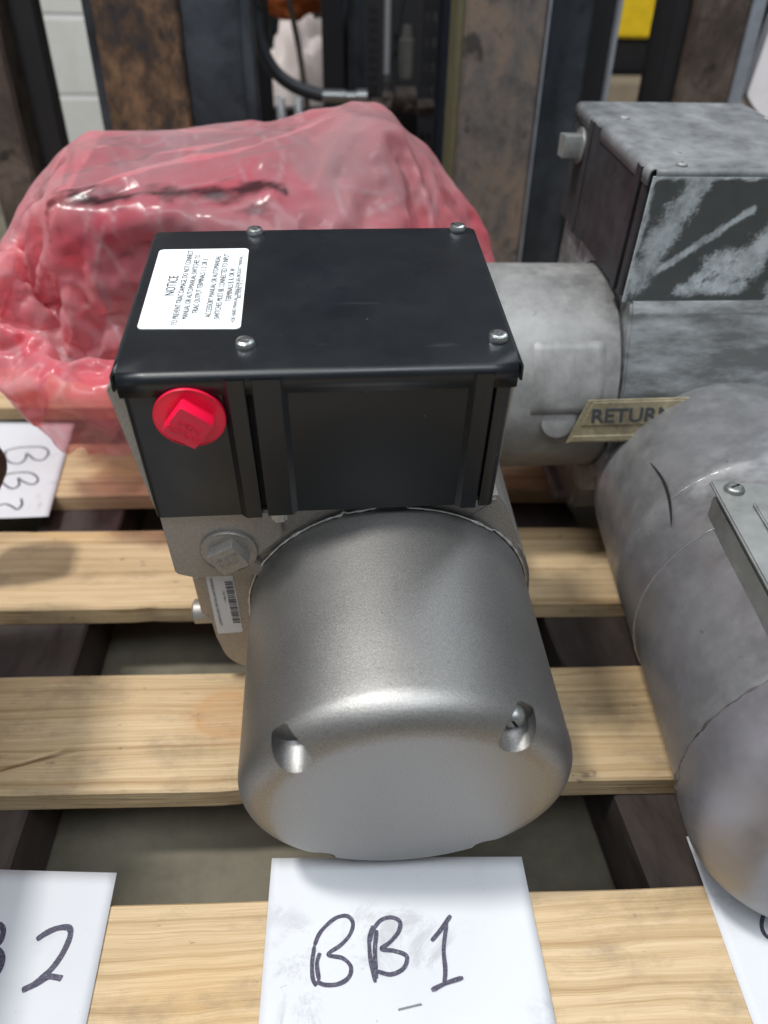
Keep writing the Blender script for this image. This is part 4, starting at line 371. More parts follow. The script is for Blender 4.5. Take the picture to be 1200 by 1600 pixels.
    [139,416,456,-1,-19,3,-5,-7,-4,-3,19,-31,50,22,21,-22,-20,2,-1,-15,4,-7,-17,17,13,15,0,-4,3,-6,-2,15,21,-5,-11,-10,3,20,1,17,-12,1,5,-10,0,-8,8,10,-18,-4,-14,10,0,7,19,4,9,-7,-11,6,-4,2,-8,-15,-6,4,-5,-1,23,-13,-13,-29,1,6,1,11,31,27,15,-14,15,12,-2,0,16,12,9,3,-7,13,21,0,13,15,1,19,13,1,21,11,-2,22,11,1,21,9,0,22,8,0,22,11,-1,21,15,0,19,16,0,18,20,1,-2,23,4,5,23,4,-3,23,5,-6,24,4,-1,23,4,-2,24,6,-1,24,5,0,23,5,1,23,6,2,25,8,5,24,7,4,23,4,5,23,4,3,23,3,7,23,5,4,23,3,5,23,5,4,23,4,4,23,5,4,22,4,8,24,5,10,22,4,12,25,5,-1,24,4,0,22,4,-8,15,2,-23,17,1,-16,17,3,-17,18,6,-16,17,5,-16,17,3,-17,16,2,-18,13,2,-19,12,0,-20,11,1,-20,12,2,-20,11,2,-21,11,4,-20,10,5,-21,8,6,-24,8,4,-23,8,3,-21,7,3,-23,4,-1,-24,2,-2,-24,3,-1,-22,2,0,-23,-1,0,-24,-6,-2,-22,1,-4,-22,-8,-2,-24,-10,-2,-23,-4,-2,-24,2,-1,-23,5,0,-24,7,0,-23,15,9,-11,8,-2,-21,8,17,-13],
    [122,404,456,6,10,0,-11,-9,-18,5,-10,2,7,19,-13,19,-1,22,-3,-27,20,11,2,16,-5,3,-16,11,-1,-16,-20,6,12,13,0,-7,-8,27,1,17,10,14,-5,-21,-3,0,-14,4,20,-2,12,-20,1,-19,3,1,22,-5,-3,9,5,-3,-2,3,2,-21,-13,5,26,-26,-8,15,10,-2,-49,-10,23,13,11,-14,50,27,3,2,9,11,8,12,4,16,18,3,16,14,2,19,11,0,20,11,-2,20,6,-6,24,8,-1,22,10,1,21,14,2,20,19,4,20,23,3,1,22,6,4,22,2,-2,23,6,4,24,5,1,22,4,-6,24,5,0,24,6,-1,23,4,3,24,5,5,24,6,5,24,7,6,23,4,4,23,4,2,24,6,2,23,5,1,23,5,1,22,3,7,23,4,6,23,3,9,22,5,4,22,3,7,24,6,3,23,5,5,24,5,-3,23,5,-5,23,6,-6,16,0,-18,13,-1,-19,17,3,-16,19,6,-15,17,4,-15,14,1,-19,14,1,-20,11,-2,-20,10,-4,-20,10,-6,-21,11,-3,-20,12,-2,-20,10,4,-23,10,5,-21,7,7,-22,7,8,-20,7,7,-22,6,6,-23,7,4,-22,4,1,-21,9,6,-22,8,4,-22,1,0,-23,1,-2,-23,-8,-6,-23,2,-2,-25,-8,-2,-22,-10,-1,-22,12,-2,-21,6,-2,-23,-2,2,-23,1,2,-21,6,-3,-22,12,-3,-20],
    [128,414,455,6,7,-4,0,18,-15,17,0,7,-4,-40,19,-2,-8,-13,12,-8,0,-21,17,21,7,2,0,4,-3,1,2,-11,8,-1,-6,-2,-5,-9,0,5,32,-3,9,-4,-2,-3,-10,-2,2,9,11,-6,-4,-3,6,5,17,8,-13,-8,-1,6,-8,5,-7,-8,-37,-9,5,-22,10,42,15,11,-6,10,0,-24,8,6,36,9,-6,14,12,-5,11,10,12,18,10,9,20,12,6,19,15,9,17,11,0,19,9,-4,22,15,4,15,13,3,21,15,5,18,18,3,18,23,3,2,23,5,3,23,6,5,23,4,3,22,4,-2,23,5,-2,24,4,0,23,3,4,24,6,4,24,6,9,24,5,3,23,6,2,23,5,-3,24,7,-1,24,6,-1,23,5,1,23,4,6,22,3,8,23,4,7,22,3,7,22,5,6,24,4,-3,23,0,-2,22,1,-2,23,5,-6,21,7,-4,21,7,-3,21,2,-10,13,-1,-18,13,-5,-21,12,4,-16,18,7,-15,12,-3,-19,12,-3,-22,15,3,-17,16,2,-17,13,-1,-18,7,-6,-21,8,-6,-22,7,-4,-23,9,-1,-20,10,2,-21,6,1,-22,6,5,-24,5,6,-23,8,7,-20,3,14,-18,6,9,-21,9,8,-21,7,7,-21,4,3,-22,-2,-4,-22,6,-1,-25,-3,-1,-22,-6,0,-22,11,-2,-21,7,-4,-21,4,-3,-23,-2,1,-23,-4,1,-24,8,-1,-20],
    [134,406,454,-2,31,-1,20,8,1,21,-12,17,-14,-23,7,-11,-1,-13,-1,-26,-10,-9,13,9,6,0,0,-6,13,7,11,-8,2,-15,-9,-16,-8,0,9,4,-1,8,12,-6,-3,-8,13,1,17,-4,13,5,0,-2,-9,-10,-5,-14,16,-12,6,4,19,16,-3,7,-19,-13,-17,-21,4,21,17,15,12,23,3,10,7,7,5,-12,-8,11,-9,-1,23,9,8,21,12,5,20,14,5,20,15,8,18,17,9,14,17,6,15,16,0,15,17,8,16,14,4,19,17,3,17,21,4,7,23,5,6,22,5,5,23,4,0,23,4,1,24,4,0,23,2,4,22,3,5,25,8,3,24,7,1,23,7,1,23,2,-7,24,7,-1,24,7,3,24,6,6,23,4,3,23,4,3,23,3,3,22,5,5,23,5,2,23,-1,-4,21,-8,-5,23,2,-2,21,11,6,23,6,-5,21,5,-7,20,10,3,20,-1,-13,15,-5,-18,18,5,-13,7,-1,-21,7,2,-22,13,-4,-20,12,-6,-19,14,-3,-19,16,1,-17,16,6,-16,15,4,-16,3,-6,-20,3,-9,-22,8,-1,-21,4,-6,-22,4,-5,-25,7,2,-23,8,3,-22,9,10,-20,9,3,-21,5,12,-20,1,13,-19,6,9,-21,8,5,-21,5,10,-19,8,5,-22,7,5,-22,4,1,-22,6,-3,-23,-2,-8,-22,2,-7,-22,5,-3,-20,9,4,-16,9,1,-22],
    [123,398,476,8,29,-20,-7,7,7,31,0,25,-2,-12,8,-23,12,-18,17,-22,-19,2,-7,-11,-3,22,-12,-3,-24,37,17,-4,1,-5,7,-2,-3,6,8,6,-14,-12,-16,4,-1,7,-23,22,-19,-8,-16,14,10,-14,-15,-7,13,-1,13,20,29,6,7,9,6,-5,-26,5,0,-7,-1,10,11,13,19,-5,-4,3,19,-4,1,-1,19,15,-17,8,15,6,0,20,11,6,20,11,5,21,13,7,20,14,5,20,16,4,17,18,9,15,19,7,12,17,6,15,20,4,13,21,4,12,21,6,5,23,4,0,23,4,2,25,3,2,23,4,4,23,4,1,23,4,1,24,4,-2,24,5,-2,23,5,-1,23,8,5,25,8,9,23,5,3,23,5,2,23,4,0,24,3,-4,23,5,3,24,4,-1,21,-7,-7,21,-9,-7,23,-1,-3,21,9,4,21,13,7,22,9,-1,21,3,-9,22,11,2,20,-1,-13,10,-10,-20,16,-1,-15,17,13,-11,16,-1,-17,12,-4,-20,10,-4,-20,8,-5,-21,6,-4,-23,12,-2,-20,16,8,-14,14,2,-17,-4,-10,-20,-2,-10,-21,3,-8,-23,3,-6,-26,7,-1,-23,9,5,-20,10,5,-21,11,-1,-23,11,1,-21,9,9,-19,1,10,-22,0,12,-19,5,12,-20,8,8,-20,5,15,-19,8,9,-21,9,2,-22,6,-4,-23,1,-8,-23,-4,-9,-18,15,4,-17,21,9,-6],
    [140,397,469,7,36,-6,-21,3,1,-1,-4,12,26,5,14,10,-9,-17,-27,-10,-40,6,-12,32,2,25,-22,10,0,-4,-7,-32,43,0,13,-13,12,-9,9,15,0,7,-9,16,-6,-14,-10,-9,-12,-25,15,9,14,1,15,3,2,12,2,9,0,3,2,-5,7,9,-22,-11,-7,-3,-3,-16,-4,10,15,12,10,18,9,6,-2,11,1,15,-4,1,21,0,9,19,6,10,18,8,10,21,10,11,19,11,10,18,12,7,19,12,9,18,14,6,19,16,7,16,23,5,13,22,3,14,21,5,10,23,5,-1,24,4,0,24,4,0,24,4,0,23,3,0,23,4,0,24,5,1,23,5,2,23,6,4,24,7,2,25,8,1,22,4,-2,24,4,-2,23,3,-3,24,1,-4,24,0,-3,23,3,-2,23,-7,-6,20,-6,-5,22,2,-1,20,5,2,17,16,9,22,10,1,22,6,-4,23,7,-6,21,0,-12,11,-8,-18,9,-11,-19,17,4,-15,18,11,-11,19,0,-14,17,-2,-15,13,-3,-20,5,-3,-23,2,-4,-23,4,-1,-20,14,4,-17,13,-4,-18,-2,-8,-22,-6,-8,-21,3,-5,-22,1,-5,-24,4,-4,-23,8,-1,-24,9,-1,-21,11,3,-21,11,-1,-20,10,0,-23,8,8,-21,2,11,-19,1,15,-20,3,15,-19,6,13,-19,3,9,-19,8,5,-21,6,-1,-22,2,-3,-17,15,3,-15,12,-4,-19],
    [147,417,465,-3,1,4,-9,4,-6,3,-11,4,-2,11,4,9,-4,-9,1,20,-24,9,-23,42,-5,-9,8,9,18,-28,-17,-25,10,4,-2,-1,5,18,2,14,24,-2,-22,-1,28,1,-5,-10,7,-21,-17,0,-9,7,10,-3,4,16,3,5,-10,11,10,-2,2,4,16,-15,0,-31,0,-6,-20,6,4,19,13,6,22,6,11,14,-1,7,5,8,21,-3,1,23,8,3,21,8,15,18,8,17,14,10,13,15,9,13,17,12,8,20,11,11,19,9,10,19,13,9,19,20,5,14,23,5,11,23,4,0,24,4,1,24,4,-1,24,4,-2,23,3,1,24,3,1,23,1,-2,22,7,1,26,4,-3,23,6,0,24,5,-1,22,6,-1,24,3,-3,24,1,-5,24,-1,-6,23,-3,-4,23,-4,-1,21,2,-2,22,3,0,20,-2,-4,20,3,4,19,12,2,18,15,2,23,7,-4,21,4,-7,21,-1,-10,20,0,-12,8,-10,-19,8,-9,-20,15,4,-14,18,6,-11,19,1,-15,18,2,-15,15,3,-17,9,-2,-20,-7,-3,-22,7,-3,-20,3,-6,-18,9,-4,-21,6,2,-19,5,-10,-21,3,-6,-23,2,-3,-23,2,-1,-24,7,-5,-23,-1,-1,-22,4,-2,-22,9,-6,-25,12,5,-19,8,-1,-20,4,9,-23,4,13,-20,5,12,-19,-2,16,-16,3,10,-19,1,8,-20,9,-2,-21,11,4,-17,13,0,-19],
    [159,413,456,-7,10,-1,-9,-26,17,-14,14,-12,10,-19,4,7,-6,-5,-11,30,-20,10,0,33,-1,-6,2,-2,26,-30,-22,-18,2,23,-17,5,-14,-16,21,14,41,-15,-9,10,-2,-4,18,13,13,-17,-12,14,-24,24,-2,3,-16,-2,8,22,-4,-8,7,5,-9,1,19,-9,-6,-32,5,0,5,7,10,-11,16,18,19,8,9,20,6,7,11,14,10,4,-5,20,3,2,17,17,15,10,15,13,12,12,11,18,11,11,19,10,13,18,4,14,19,7,14,19,13,8,18,12,10,20,21,6,12,24,4,4,25,3,-3,23,1,-4,23,7,2,24,3,-3,24,0,-2,24,0,-2,23,1,-4,23,7,0,23,6,0,23,5,-1,23,3,-3,26,1,-7,24,-1,-6,20,-11,-2,22,-7,-5,23,0,-3,24,4,-1,20,14,2,21,-4,-2,18,1,4,19,14,0,20,12,0,21,8,-3,21,8,-6,18,-6,-11,22,6,-9,19,0,-12,5,-11,-20,5,-11,-21,15,6,-12,19,-6,-17,21,3,-14,11,14,-13,18,6,-13,10,-2,-19,-9,-1,-21,-2,-11,-22,1,-10,-20,10,-5,-20,14,5,-18,14,-2,-19,11,-6,-20,2,-1,-24,1,-2,-24,0,-2,-22,-5,-3,-24,4,-7,-21,-2,1,-24,12,1,-19,-3,-5,-23,5,3,-23,6,8,-22,4,13,-19,5,9,-18,1,11,-19,-2,13,-18,13,-2,-16,7,2,-20],
    [134,389,447,-1,19,6,0,-5,4,1,-4,5,6,-7,8,-5,0,-4,18,6,-16,-6,-1,31,1,19,10,-5,2,-40,-1,3,5,-1,-14,10,-1,-6,15,-6,-16,-7,-5,10,4,8,33,-9,1,-21,5,-1,-9,14,12,18,-12,-9,-18,-2,9,12,22,15,4,-22,-7,-13,-8,-17,2,24,1,15,7,-3,16,31,2,-7,2,12,16,14,16,15,10,15,6,13,0,5,17,9,7,17,14,17,4,16,14,12,17,12,11,17,13,14,13,11,19,9,12,18,7,13,18,8,12,21,21,3,9,23,-1,0,23,4,-2,24,5,-1,23,-1,-3,22,5,-2,24,-2,-3,24,2,-2,24,0,-3,23,3,-2,23,5,-2,23,3,-1,23,3,-2,22,-5,-5,25,-1,-5,24,2,-1,21,-7,-5,22,0,-3,23,2,-2,21,5,0,20,-5,0,18,14,2,17,15,3,22,4,-3,19,8,-3,18,15,-2,19,-8,-13,19,2,-10,20,10,-7,18,-4,-14,6,-10,-21,4,-10,-21,15,-7,-16,19,-3,-15,18,5,-13,12,15,-11,18,11,-13,12,-4,-16,-1,-6,-22,-3,-8,-22,-8,-7,-21,3,-5,-20,11,-2,-19,14,1,-19,16,9,-15,6,-2,-21,1,-2,-23,6,-8,-21,2,-4,-24,-4,2,-21,-4,0,-23,8,-4,-20,-9,3,-22,-2,3,-23,1,5,-23,3,8,-22,4,-1,-21,0,7,-21,7,3,-16,15,-2,-18],
    [122,401,451,12,-1,-5,2,-2,5,2,-4,13,-9,-1,3,12,-9,-1,-1,17,-9,6,-8,21,-12,4,1,2,-1,-7,-2,-7,-4,-4,4,-1,4,14,0,-12,-2,0,-1,1,20,9,-8,-13,-1,-7,18,18,10,4,2,34,-4,-25,-36,7,0,-9,-17,9,7,-17,10,12,5,14,-6,16,5,13,16,-8,18,12,-12,12,13,4,6,16,7,6,16,13,15,11,14,15,5,0,5,21,10,11,18,15,13,14,18,15,3,14,14,12,15,11,16,17,13,16,13,13,14,12,11,14,20,3,4,23,-5,-2,22,-2,-2,24,7,-1,22,0,-3,23,0,-2,22,-3,-3,23,1,-4,25,8,-2,23,2,-2,22,7,-2,24,0,-1,23,1,-3,22,-1,-3,24,-1,-3,25,2,-1,23,-2,-4,20,-9,-5,20,-1,-2,23,2,-2,21,2,1,15,18,4,16,16,3,24,-4,-7,19,7,-3,14,20,0,21,2,-8,17,-9,-13,19,6,-8,18,10,-9,17,-3,-15,9,-11,-19,9,-11,-19,10,-9,-20,13,-6,-17,18,7,-12,14,16,-12,19,9,-13,17,-7,-15,5,-12,-19,-6,-5,-21,-11,2,-21,-5,0,-20,4,-4,-21,17,5,-14,16,7,-16,13,1,-19,7,-3,-22,-4,-4,-22,11,-6,-19,-6,4,-23,-1,-3,-21,-7,1,-20,-6,6,-23,-5,5,-22,-2,4,-24,3,3,-23,-1,-2,-22,1,0,-23,11,-1,-20],
    [142,403,455,-16,0,-2,-4,-2,6,14,3,9,-3,-13,-5,-3,2,-3,-3,-14,4,12,17,11,3,13,11,-4,-4,-19,-17,-10,2,-7,7,-10,13,-7,7,-8,5,11,-9,9,8,10,5,4,21,2,-8,14,0,16,-26,-6,-7,-12,-14,-3,0,11,-1,3,-3,1,36,4,19,11,4,-2,-5,16,-12,10,3,14,-14,15,17,-10,17,6,-2,14,15,8,14,18,19,16,5,3,8,18,12,9,16,4,12,21,16,13,12,19,12,2,17,10,12,10,14,18,18,14,12,21,8,7,23,4,4,23,-4,-2,21,-8,-4,22,-6,-5,21,10,-1,22,4,-2,22,-5,-4,23,-4,-4,24,9,-2,24,8,-1,23,6,-2,22,2,-1,23,-2,-3,25,-4,-4,22,-3,-3,22,-7,-3,24,0,-2,21,4,-3,23,-5,-2,22,-5,-4,17,13,4,14,17,4,18,15,0,22,-7,-6,18,9,-4,18,14,-2,14,15,-2,22,-6,-11,17,-11,-14,15,16,-6,20,6,-11,19,-5,-15,7,-10,-18,14,-7,-17,6,-10,-21,7,-7,-19,19,5,-14,16,12,-12,20,7,-12,17,-6,-13,9,-12,-18,-9,-4,-22,-13,9,-19,-12,3,-19,2,-7,-21,14,1,-18,18,11,-15,18,6,-15,8,-3,-20,8,-5,-20,10,-5,-20,-5,-3,-23,-4,0,-22,-6,2,-23,-7,6,-20,-5,11,-19,-1,5,-23,0,1,-24,1,-6,-22,3,-1,-23],
    [131,392,463,6,5,-9,-10,-1,6,-1,13,-5,-8,-15,2,1,1,5,11,-1,-5,5,9,17,-1,2,5,-5,21,-9,-1,-34,-6,-11,-6,-7,-6,7,-5,-9,17,12,11,-10,10,7,24,6,-8,14,11,22,-16,-6,-2,-18,-17,1,12,31,-3,22,3,5,-28,-10,15,0,5,12,19,-1,10,13,-14,0,10,16,-5,3,25,2,13,8,-2,11,14,-5,23,0,2,20,12,13,13,15,16,7,13,9,8,20,-2,16,13,16,15,14,19,10,8,22,2,3,19,11,10,19,9,9,22,5,4,22,3,2,23,-8,-4,23,-5,-2,18,-9,-8,21,4,-3,22,6,-3,21,-4,-4,24,7,-1,23,9,-1,23,7,-1,24,-3,-3,23,-1,-3,24,-2,-3,24,2,-2,19,-8,-7,21,-9,-4,25,1,0,22,0,-2,23,1,-2,15,15,5,10,20,7,22,3,-5,21,0,-5,19,0,-4,15,18,-2,12,18,-1,21,4,-8,14,-12,-15,21,1,-9,17,13,-8,20,4,-11,15,-8,-17,10,-9,-18,17,-4,-14,5,-7,-21,4,-6,-20,17,-3,-16,19,5,-12,19,8,-12,19,-1,-12,6,-7,-18,-9,-3,-21,-14,11,-15,-8,0,-20,-6,-2,-23,11,-3,-20,19,6,-14,19,11,-12,17,2,-16,10,-6,-21,2,-3,-22,-5,0,-20,-9,0,-21,6,-5,-21,1,-1,-22,-1,12,-20,0,-6,-22,0,6,-22,4,-3,-21],
    [129,404,467,0,-4,-6,-8,1,3,-7,9,-5,3,-16,-1,2,8,-1,15,-7,5,-1,10,16,-2,9,-6,-13,-2,6,-3,-5,-1,-2,-10,-13,-7,-12,5,-4,5,14,0,7,0,4,12,5,-5,11,-10,6,-5,17,20,-6,-9,-4,26,28,-2,11,-1,21,-10,-9,-4,2,-5,20,-10,-7,-3,9,-7,17,7,7,10,6,20,7,13,6,-6,23,9,-2,20,8,0,19,8,6,20,10,17,5,18,13,9,16,-8,18,9,5,18,14,19,11,12,22,6,6,22,3,4,19,6,8,23,3,3,22,5,3,21,-10,-4,22,-4,-3,22,2,-1,20,-8,-7,18,-5,-7,22,5,-3,23,2,-2,23,4,-1,23,4,-1,24,1,-2,22,4,-3,24,3,-3,24,2,-3,20,-1,-4,20,-10,-7,23,-7,-1,24,5,1,22,7,1,16,11,2,8,20,8,20,4,-3,20,-7,-8,21,0,-5,21,11,-2,3,23,-1,17,14,-5,19,-7,-12,17,-9,-14,19,6,-9,19,10,-8,21,0,-13,12,-8,-17,9,-7,-17,18,2,-13,4,-7,-19,3,-10,-22,17,-6,-17,19,5,-10,18,10,-11,20,5,-9,5,-8,-21,-9,0,-18,-12,10,-17,-10,1,-21,-6,-4,-23,6,0,-18,18,2,-16,20,10,-12,14,0,-16,13,1,-18,8,0,-19,0,-9,-20,4,-9,-18,7,-4,-21,-1,3,-22,2,2,-20,1,4,-19,1,6,-21],
    [133,420,476,0,-19,-10,-5,3,2,-12,17,-7,4,-16,-6,-6,-14,1,14,9,17,-1,11,-12,-8,1,15,-3,9,-4,-12,13,-3,-3,-18,-8,-5,-18,7,-11,-11,8,-2,13,3,7,-5,14,-5,18,-4,12,2,9,11,1,11,-6,19,8,6,2,-26,21,8,-11,22,-1,4,5,9,4,-13,1,18,17,10,-7,21,-1,-7,18,5,9,3,16,17,0,18,16,1,19,10,3,22,-5,6,16,14,15,11,15,-3,18,10,-6,18,9,20,9,12,17,11,10,22,6,7,23,-1,3,22,-7,1,21,9,3,23,-1,1,16,-13,-8,23,10,2,22,-4,-4,20,-8,-6,15,-9,-11,25,5,-1,23,0,-3,23,7,0,22,4,-2,23,5,-2,23,0,-3,23,5,-3,23,5,-1,18,-13,-7,22,-1,-1,24,5,2,22,-2,-1,16,14,1,8,22,9,19,1,-4,18,-11,-8,23,0,-6,22,6,-4,6,23,1,8,20,-3,20,4,-9,17,-9,-14,18,-6,-13,20,9,-8,20,9,-9,20,0,-12,7,-11,-19,11,-6,-16,18,2,-14,7,-9,-20,0,-9,-22,19,0,-13,16,14,-5,21,8,-9,14,-3,-15,7,-10,-20,-5,-2,-21,-11,12,-17,-12,4,-20,-8,-2,-22,3,-4,-21,18,2,-15,18,10,-11,15,7,-14,10,-7,-17,10,-7,-19,12,1,-17,1,-11,-18,12,-8,-12,9,-2,-20,4,5,-21,2,13,-20],
    [100,429,467,26,-5,1,-1,-1,-1,5,-13,-10,-14,7,3,8,-6,-5,-14,-12,-1,-1,20,11,7,1,4,-19,3,-8,7,4,8,-16,-4,2,-8,-15,-19,-1,-18,3,-7,10,19,1,-6,16,1,7,15,6,11,-4,11,8,15,0,15,-18,9,15,-11,17,3,15,12,2,-21,12,11,7,4,7,17,23,0,9,17,4,-14,17,10,-9,14,7,15,1,14,17,5,13,15,7,19,3,0,19,-3,8,18,12,-11,17,7,3,20,8,12,15,15,20,5,5,18,7,10,21,-9,1,24,2,3,23,-2,1,21,10,3,18,-8,-5,21,-9,-3,20,11,-1,22,-3,-3,19,-11,-8,17,-6,-10,23,0,-3,24,-2,-2,22,6,-2,21,15,1,22,0,-4,23,1,-3,21,10,-2,22,-6,-3,22,1,2,21,-9,-2,22,2,-2,11,19,5,11,20,6,20,-2,-5,19,-10,-8,22,-2,-6,22,2,-6,12,18,0,-1,24,0,17,11,-7,21,-1,-11,15,-11,-15,21,0,-10,19,12,-8,20,8,-9,18,0,-13,7,-11,-20,11,-8,-18,20,1,-11,6,-10,-22,3,-6,-21,20,1,-10,14,18,-4,21,6,-9,18,-5,-15,6,-10,-20,-6,-3,-22,-13,6,-20,-13,10,-17,-9,3,-21,2,-7,-23,14,0,-17,16,13,-9,17,1,-15,2,-9,-18,17,2,-17,10,-6,-18,19,-5,-2,17,-9,-11,9,2,-20,5,8,-22],
    [119,443,464,-11,-10,10,14,-17,-7,-5,-7,-22,6,9,8,-2,6,3,-13,-10,-12,8,15,5,-9,2,9,-10,5,-14,-1,11,13,-19,-8,6,-6,-20,-8,-7,-12,-7,-12,-5,11,-1,0,22,0,4,21,14,18,3,10,8,16,5,15,-12,15,9,-2,13,13,1,2,-2,-14,17,6,5,13,12,9,16,4,-7,15,8,3,17,7,-6,20,9,5,10,8,8,16,2,9,12,15,7,-4,22,-1,-8,18,4,6,17,10,7,19,11,7,19,8,9,19,12,21,3,7,21,-6,3,19,-4,-4,22,-5,1,24,3,1,24,2,1,18,-7,-2,16,-7,-8,19,7,-3,22,-3,-4,16,-13,-10,21,-2,-5,23,-3,-3,19,13,1,22,11,-1,22,-6,-5,25,4,-4,22,7,-2,21,5,-2,20,-13,1,22,-5,0,19,10,0,5,20,9,17,15,0,22,1,-5,17,-13,-8,21,-3,-7,23,5,-5,17,8,-4,-2,24,0,8,20,-2,21,1,-10,17,-8,-12,21,-2,-12,20,3,-11,18,11,-9,20,8,-10,15,0,-13,9,-11,-19,13,-8,-17,20,-2,-12,7,-5,-18,5,-6,-19,15,1,-11,20,13,-7,20,9,-10,17,-5,-13,5,-8,-21,-7,-2,-22,-15,7,-18,-12,10,-18,-8,4,-20,1,-6,-23,11,0,-18,17,10,-10,12,-1,-15,6,-10,-21,15,-3,-14,19,-7,-8,18,-2,-6,19,5,-4,15,2,-16],
    [111,458,454,-6,-5,15,16,-14,-12,0,-11,-1,2,-4,-8,-1,12,-1,-15,6,-9,7,-9,1,-9,4,7,-7,-7,-1,-11,19,-2,-16,-2,2,0,-20,-7,-17,-11,2,-14,-2,11,-8,0,19,1,7,23,12,11,14,9,9,20,17,13,0,17,12,-5,3,10,-14,5,0,-18,19,15,3,18,10,11,17,11,-3,13,4,14,18,4,-6,14,-2,-12,22,4,-4,21,4,5,17,14,7,-7,21,2,-3,21,5,7,18,13,14,12,12,4,22,7,9,16,12,13,17,9,16,0,1,19,-10,-7,22,-5,0,21,-5,-2,25,6,2,22,3,2,14,-14,-9,16,-9,-9,20,9,-3,19,-7,-6,17,-14,-8,21,8,-1,21,6,0,22,2,-2,22,4,-4,23,3,-6,21,9,-3,22,-7,-1,19,-12,1,23,2,0,10,18,6,10,19,7,19,11,-3,23,2,-6,17,-14,-7,19,-2,-6,23,-3,-5,19,7,-6,2,22,-2,-1,24,0,20,7,-8,20,-5,-11,21,4,-7,21,-2,-13,17,-2,-14,20,6,-10,15,16,-8,17,-1,-14,10,-11,-19,15,-7,-16,19,-2,-12,14,-3,-15,0,-8,-19,17,-1,-13,20,10,-9,17,14,-6,15,-2,-14,7,-8,-20,-12,4,-19,-13,-1,-22,-10,10,-18,-8,7,-19,0,-3,-23,8,-4,-20,18,5,-12,15,0,-12,15,-11,-13,7,-12,-17,16,1,-10,20,11,0,22,8,-3],
    [107,471,464,11,-10,7,14,-6,-4,-11,-2,-12,14,-5,-17,-13,-12,-16,-8,18,5,-5,-8,-10,-1,-2,9,-11,-1,4,-15,-10,-7,-9,13,-1,-11,-17,-5,-18,1,9,-13,4,17,-7,1,21,6,7,21,0,8,21,14,11,16,18,11,12,14,10,-5,0,8,-22,12,8,-17,18,10,12,17,11,9,16,10,-8,20,4,-1,11,-5,-6,19,6,-6,22,4,-5,24,0,-4,22,8,2,7,18,7,-4,23,4,1,22,11,17,10,15,11,14,9,9,17,12,-1,23,3,17,8,6,14,-13,-11,22,-5,-1,21,-3,-1,24,0,0,23,2,1,21,-4,-1,6,-17,-14,21,-4,-6,22,8,-2,12,-12,-9,21,-3,-3,21,4,-2,22,4,-1,22,12,-3,23,0,-3,20,-2,-6,19,-11,1,24,-1,-2,21,9,1,4,19,10,11,19,4,22,9,-4,22,1,-7,16,-19,-6,20,0,-6,21,-8,-5,22,8,-7,8,19,-3,-10,25,2,18,12,-8,22,3,-9,22,1,-9,22,3,-9,16,-11,-15,16,6,-11,20,8,-9,18,15,-9,18,-1,-14,14,-9,-18,9,-12,-18,20,4,-8,14,-5,-15,0,-9,-21,17,-1,-14,15,19,-4,20,9,-9,18,-3,-13,4,-9,-22,-12,-5,-22,-11,4,-19,-8,15,-15,-9,8,-21,-2,-2,-23,3,-7,-22,21,-3,-10,23,2,-6,8,-8,-18,14,-10,-16,19,-4,-5,17,15,-2],
    [122,475,472,15,-10,2,13,-15,-14,-14,4,-10,-18,14,-1,5,-12,-14,2,11,-11,-1,-12,2,-15,5,6,-12,0,-15,4,-22,-7,-21,3,-7,-22,4,6,-20,1,5,-9,6,20,-5,5,22,7,7,22,1,8,22,3,10,17,18,11,10,19,10,3,9,8,-14,1,8,-22,19,10,6,16,12,15,22,5,4,13,3,-18,22,-1,-9,8,-4,-19,23,3,-7,24,3,-2,22,10,1,18,13,7,8,19,8,1,22,9,11,7,15,13,16,8,-3,20,6,11,18,8,12,16,7,17,-4,-3,13,-14,-13,23,-6,-2,21,5,3,22,2,0,23,-3,-1,14,-16,-11,10,-17,-11,21,2,-3,21,6,-4,13,-14,-9,22,-1,-2,23,2,0,20,12,-2,22,9,-3,19,-8,-4,21,-3,-2,24,2,-1,18,10,2,-2,19,11,14,15,3,23,7,-6,22,0,-6,18,-11,-7,16,-7,-6,22,-15,-4,19,13,-6,8,15,-3,-7,24,0,17,15,-7,21,8,-7,22,5,-9,23,0,-10,17,-2,-12,15,-11,-14,20,12,-9,19,11,-10,19,11,-9,19,0,-12,12,-13,-17,11,-9,-17,18,8,-10,5,-8,-18,6,-10,-18,16,3,-11,18,14,-7,19,11,-6,13,0,-16,-4,-6,-22,-1,-8,-21,-6,2,-19,-7,16,-14,-7,9,-20,-4,0,-23,10,-8,-19,18,-8,-14,23,4,-1,14,-9,-13,7,-13,-16,18,-8,-9],
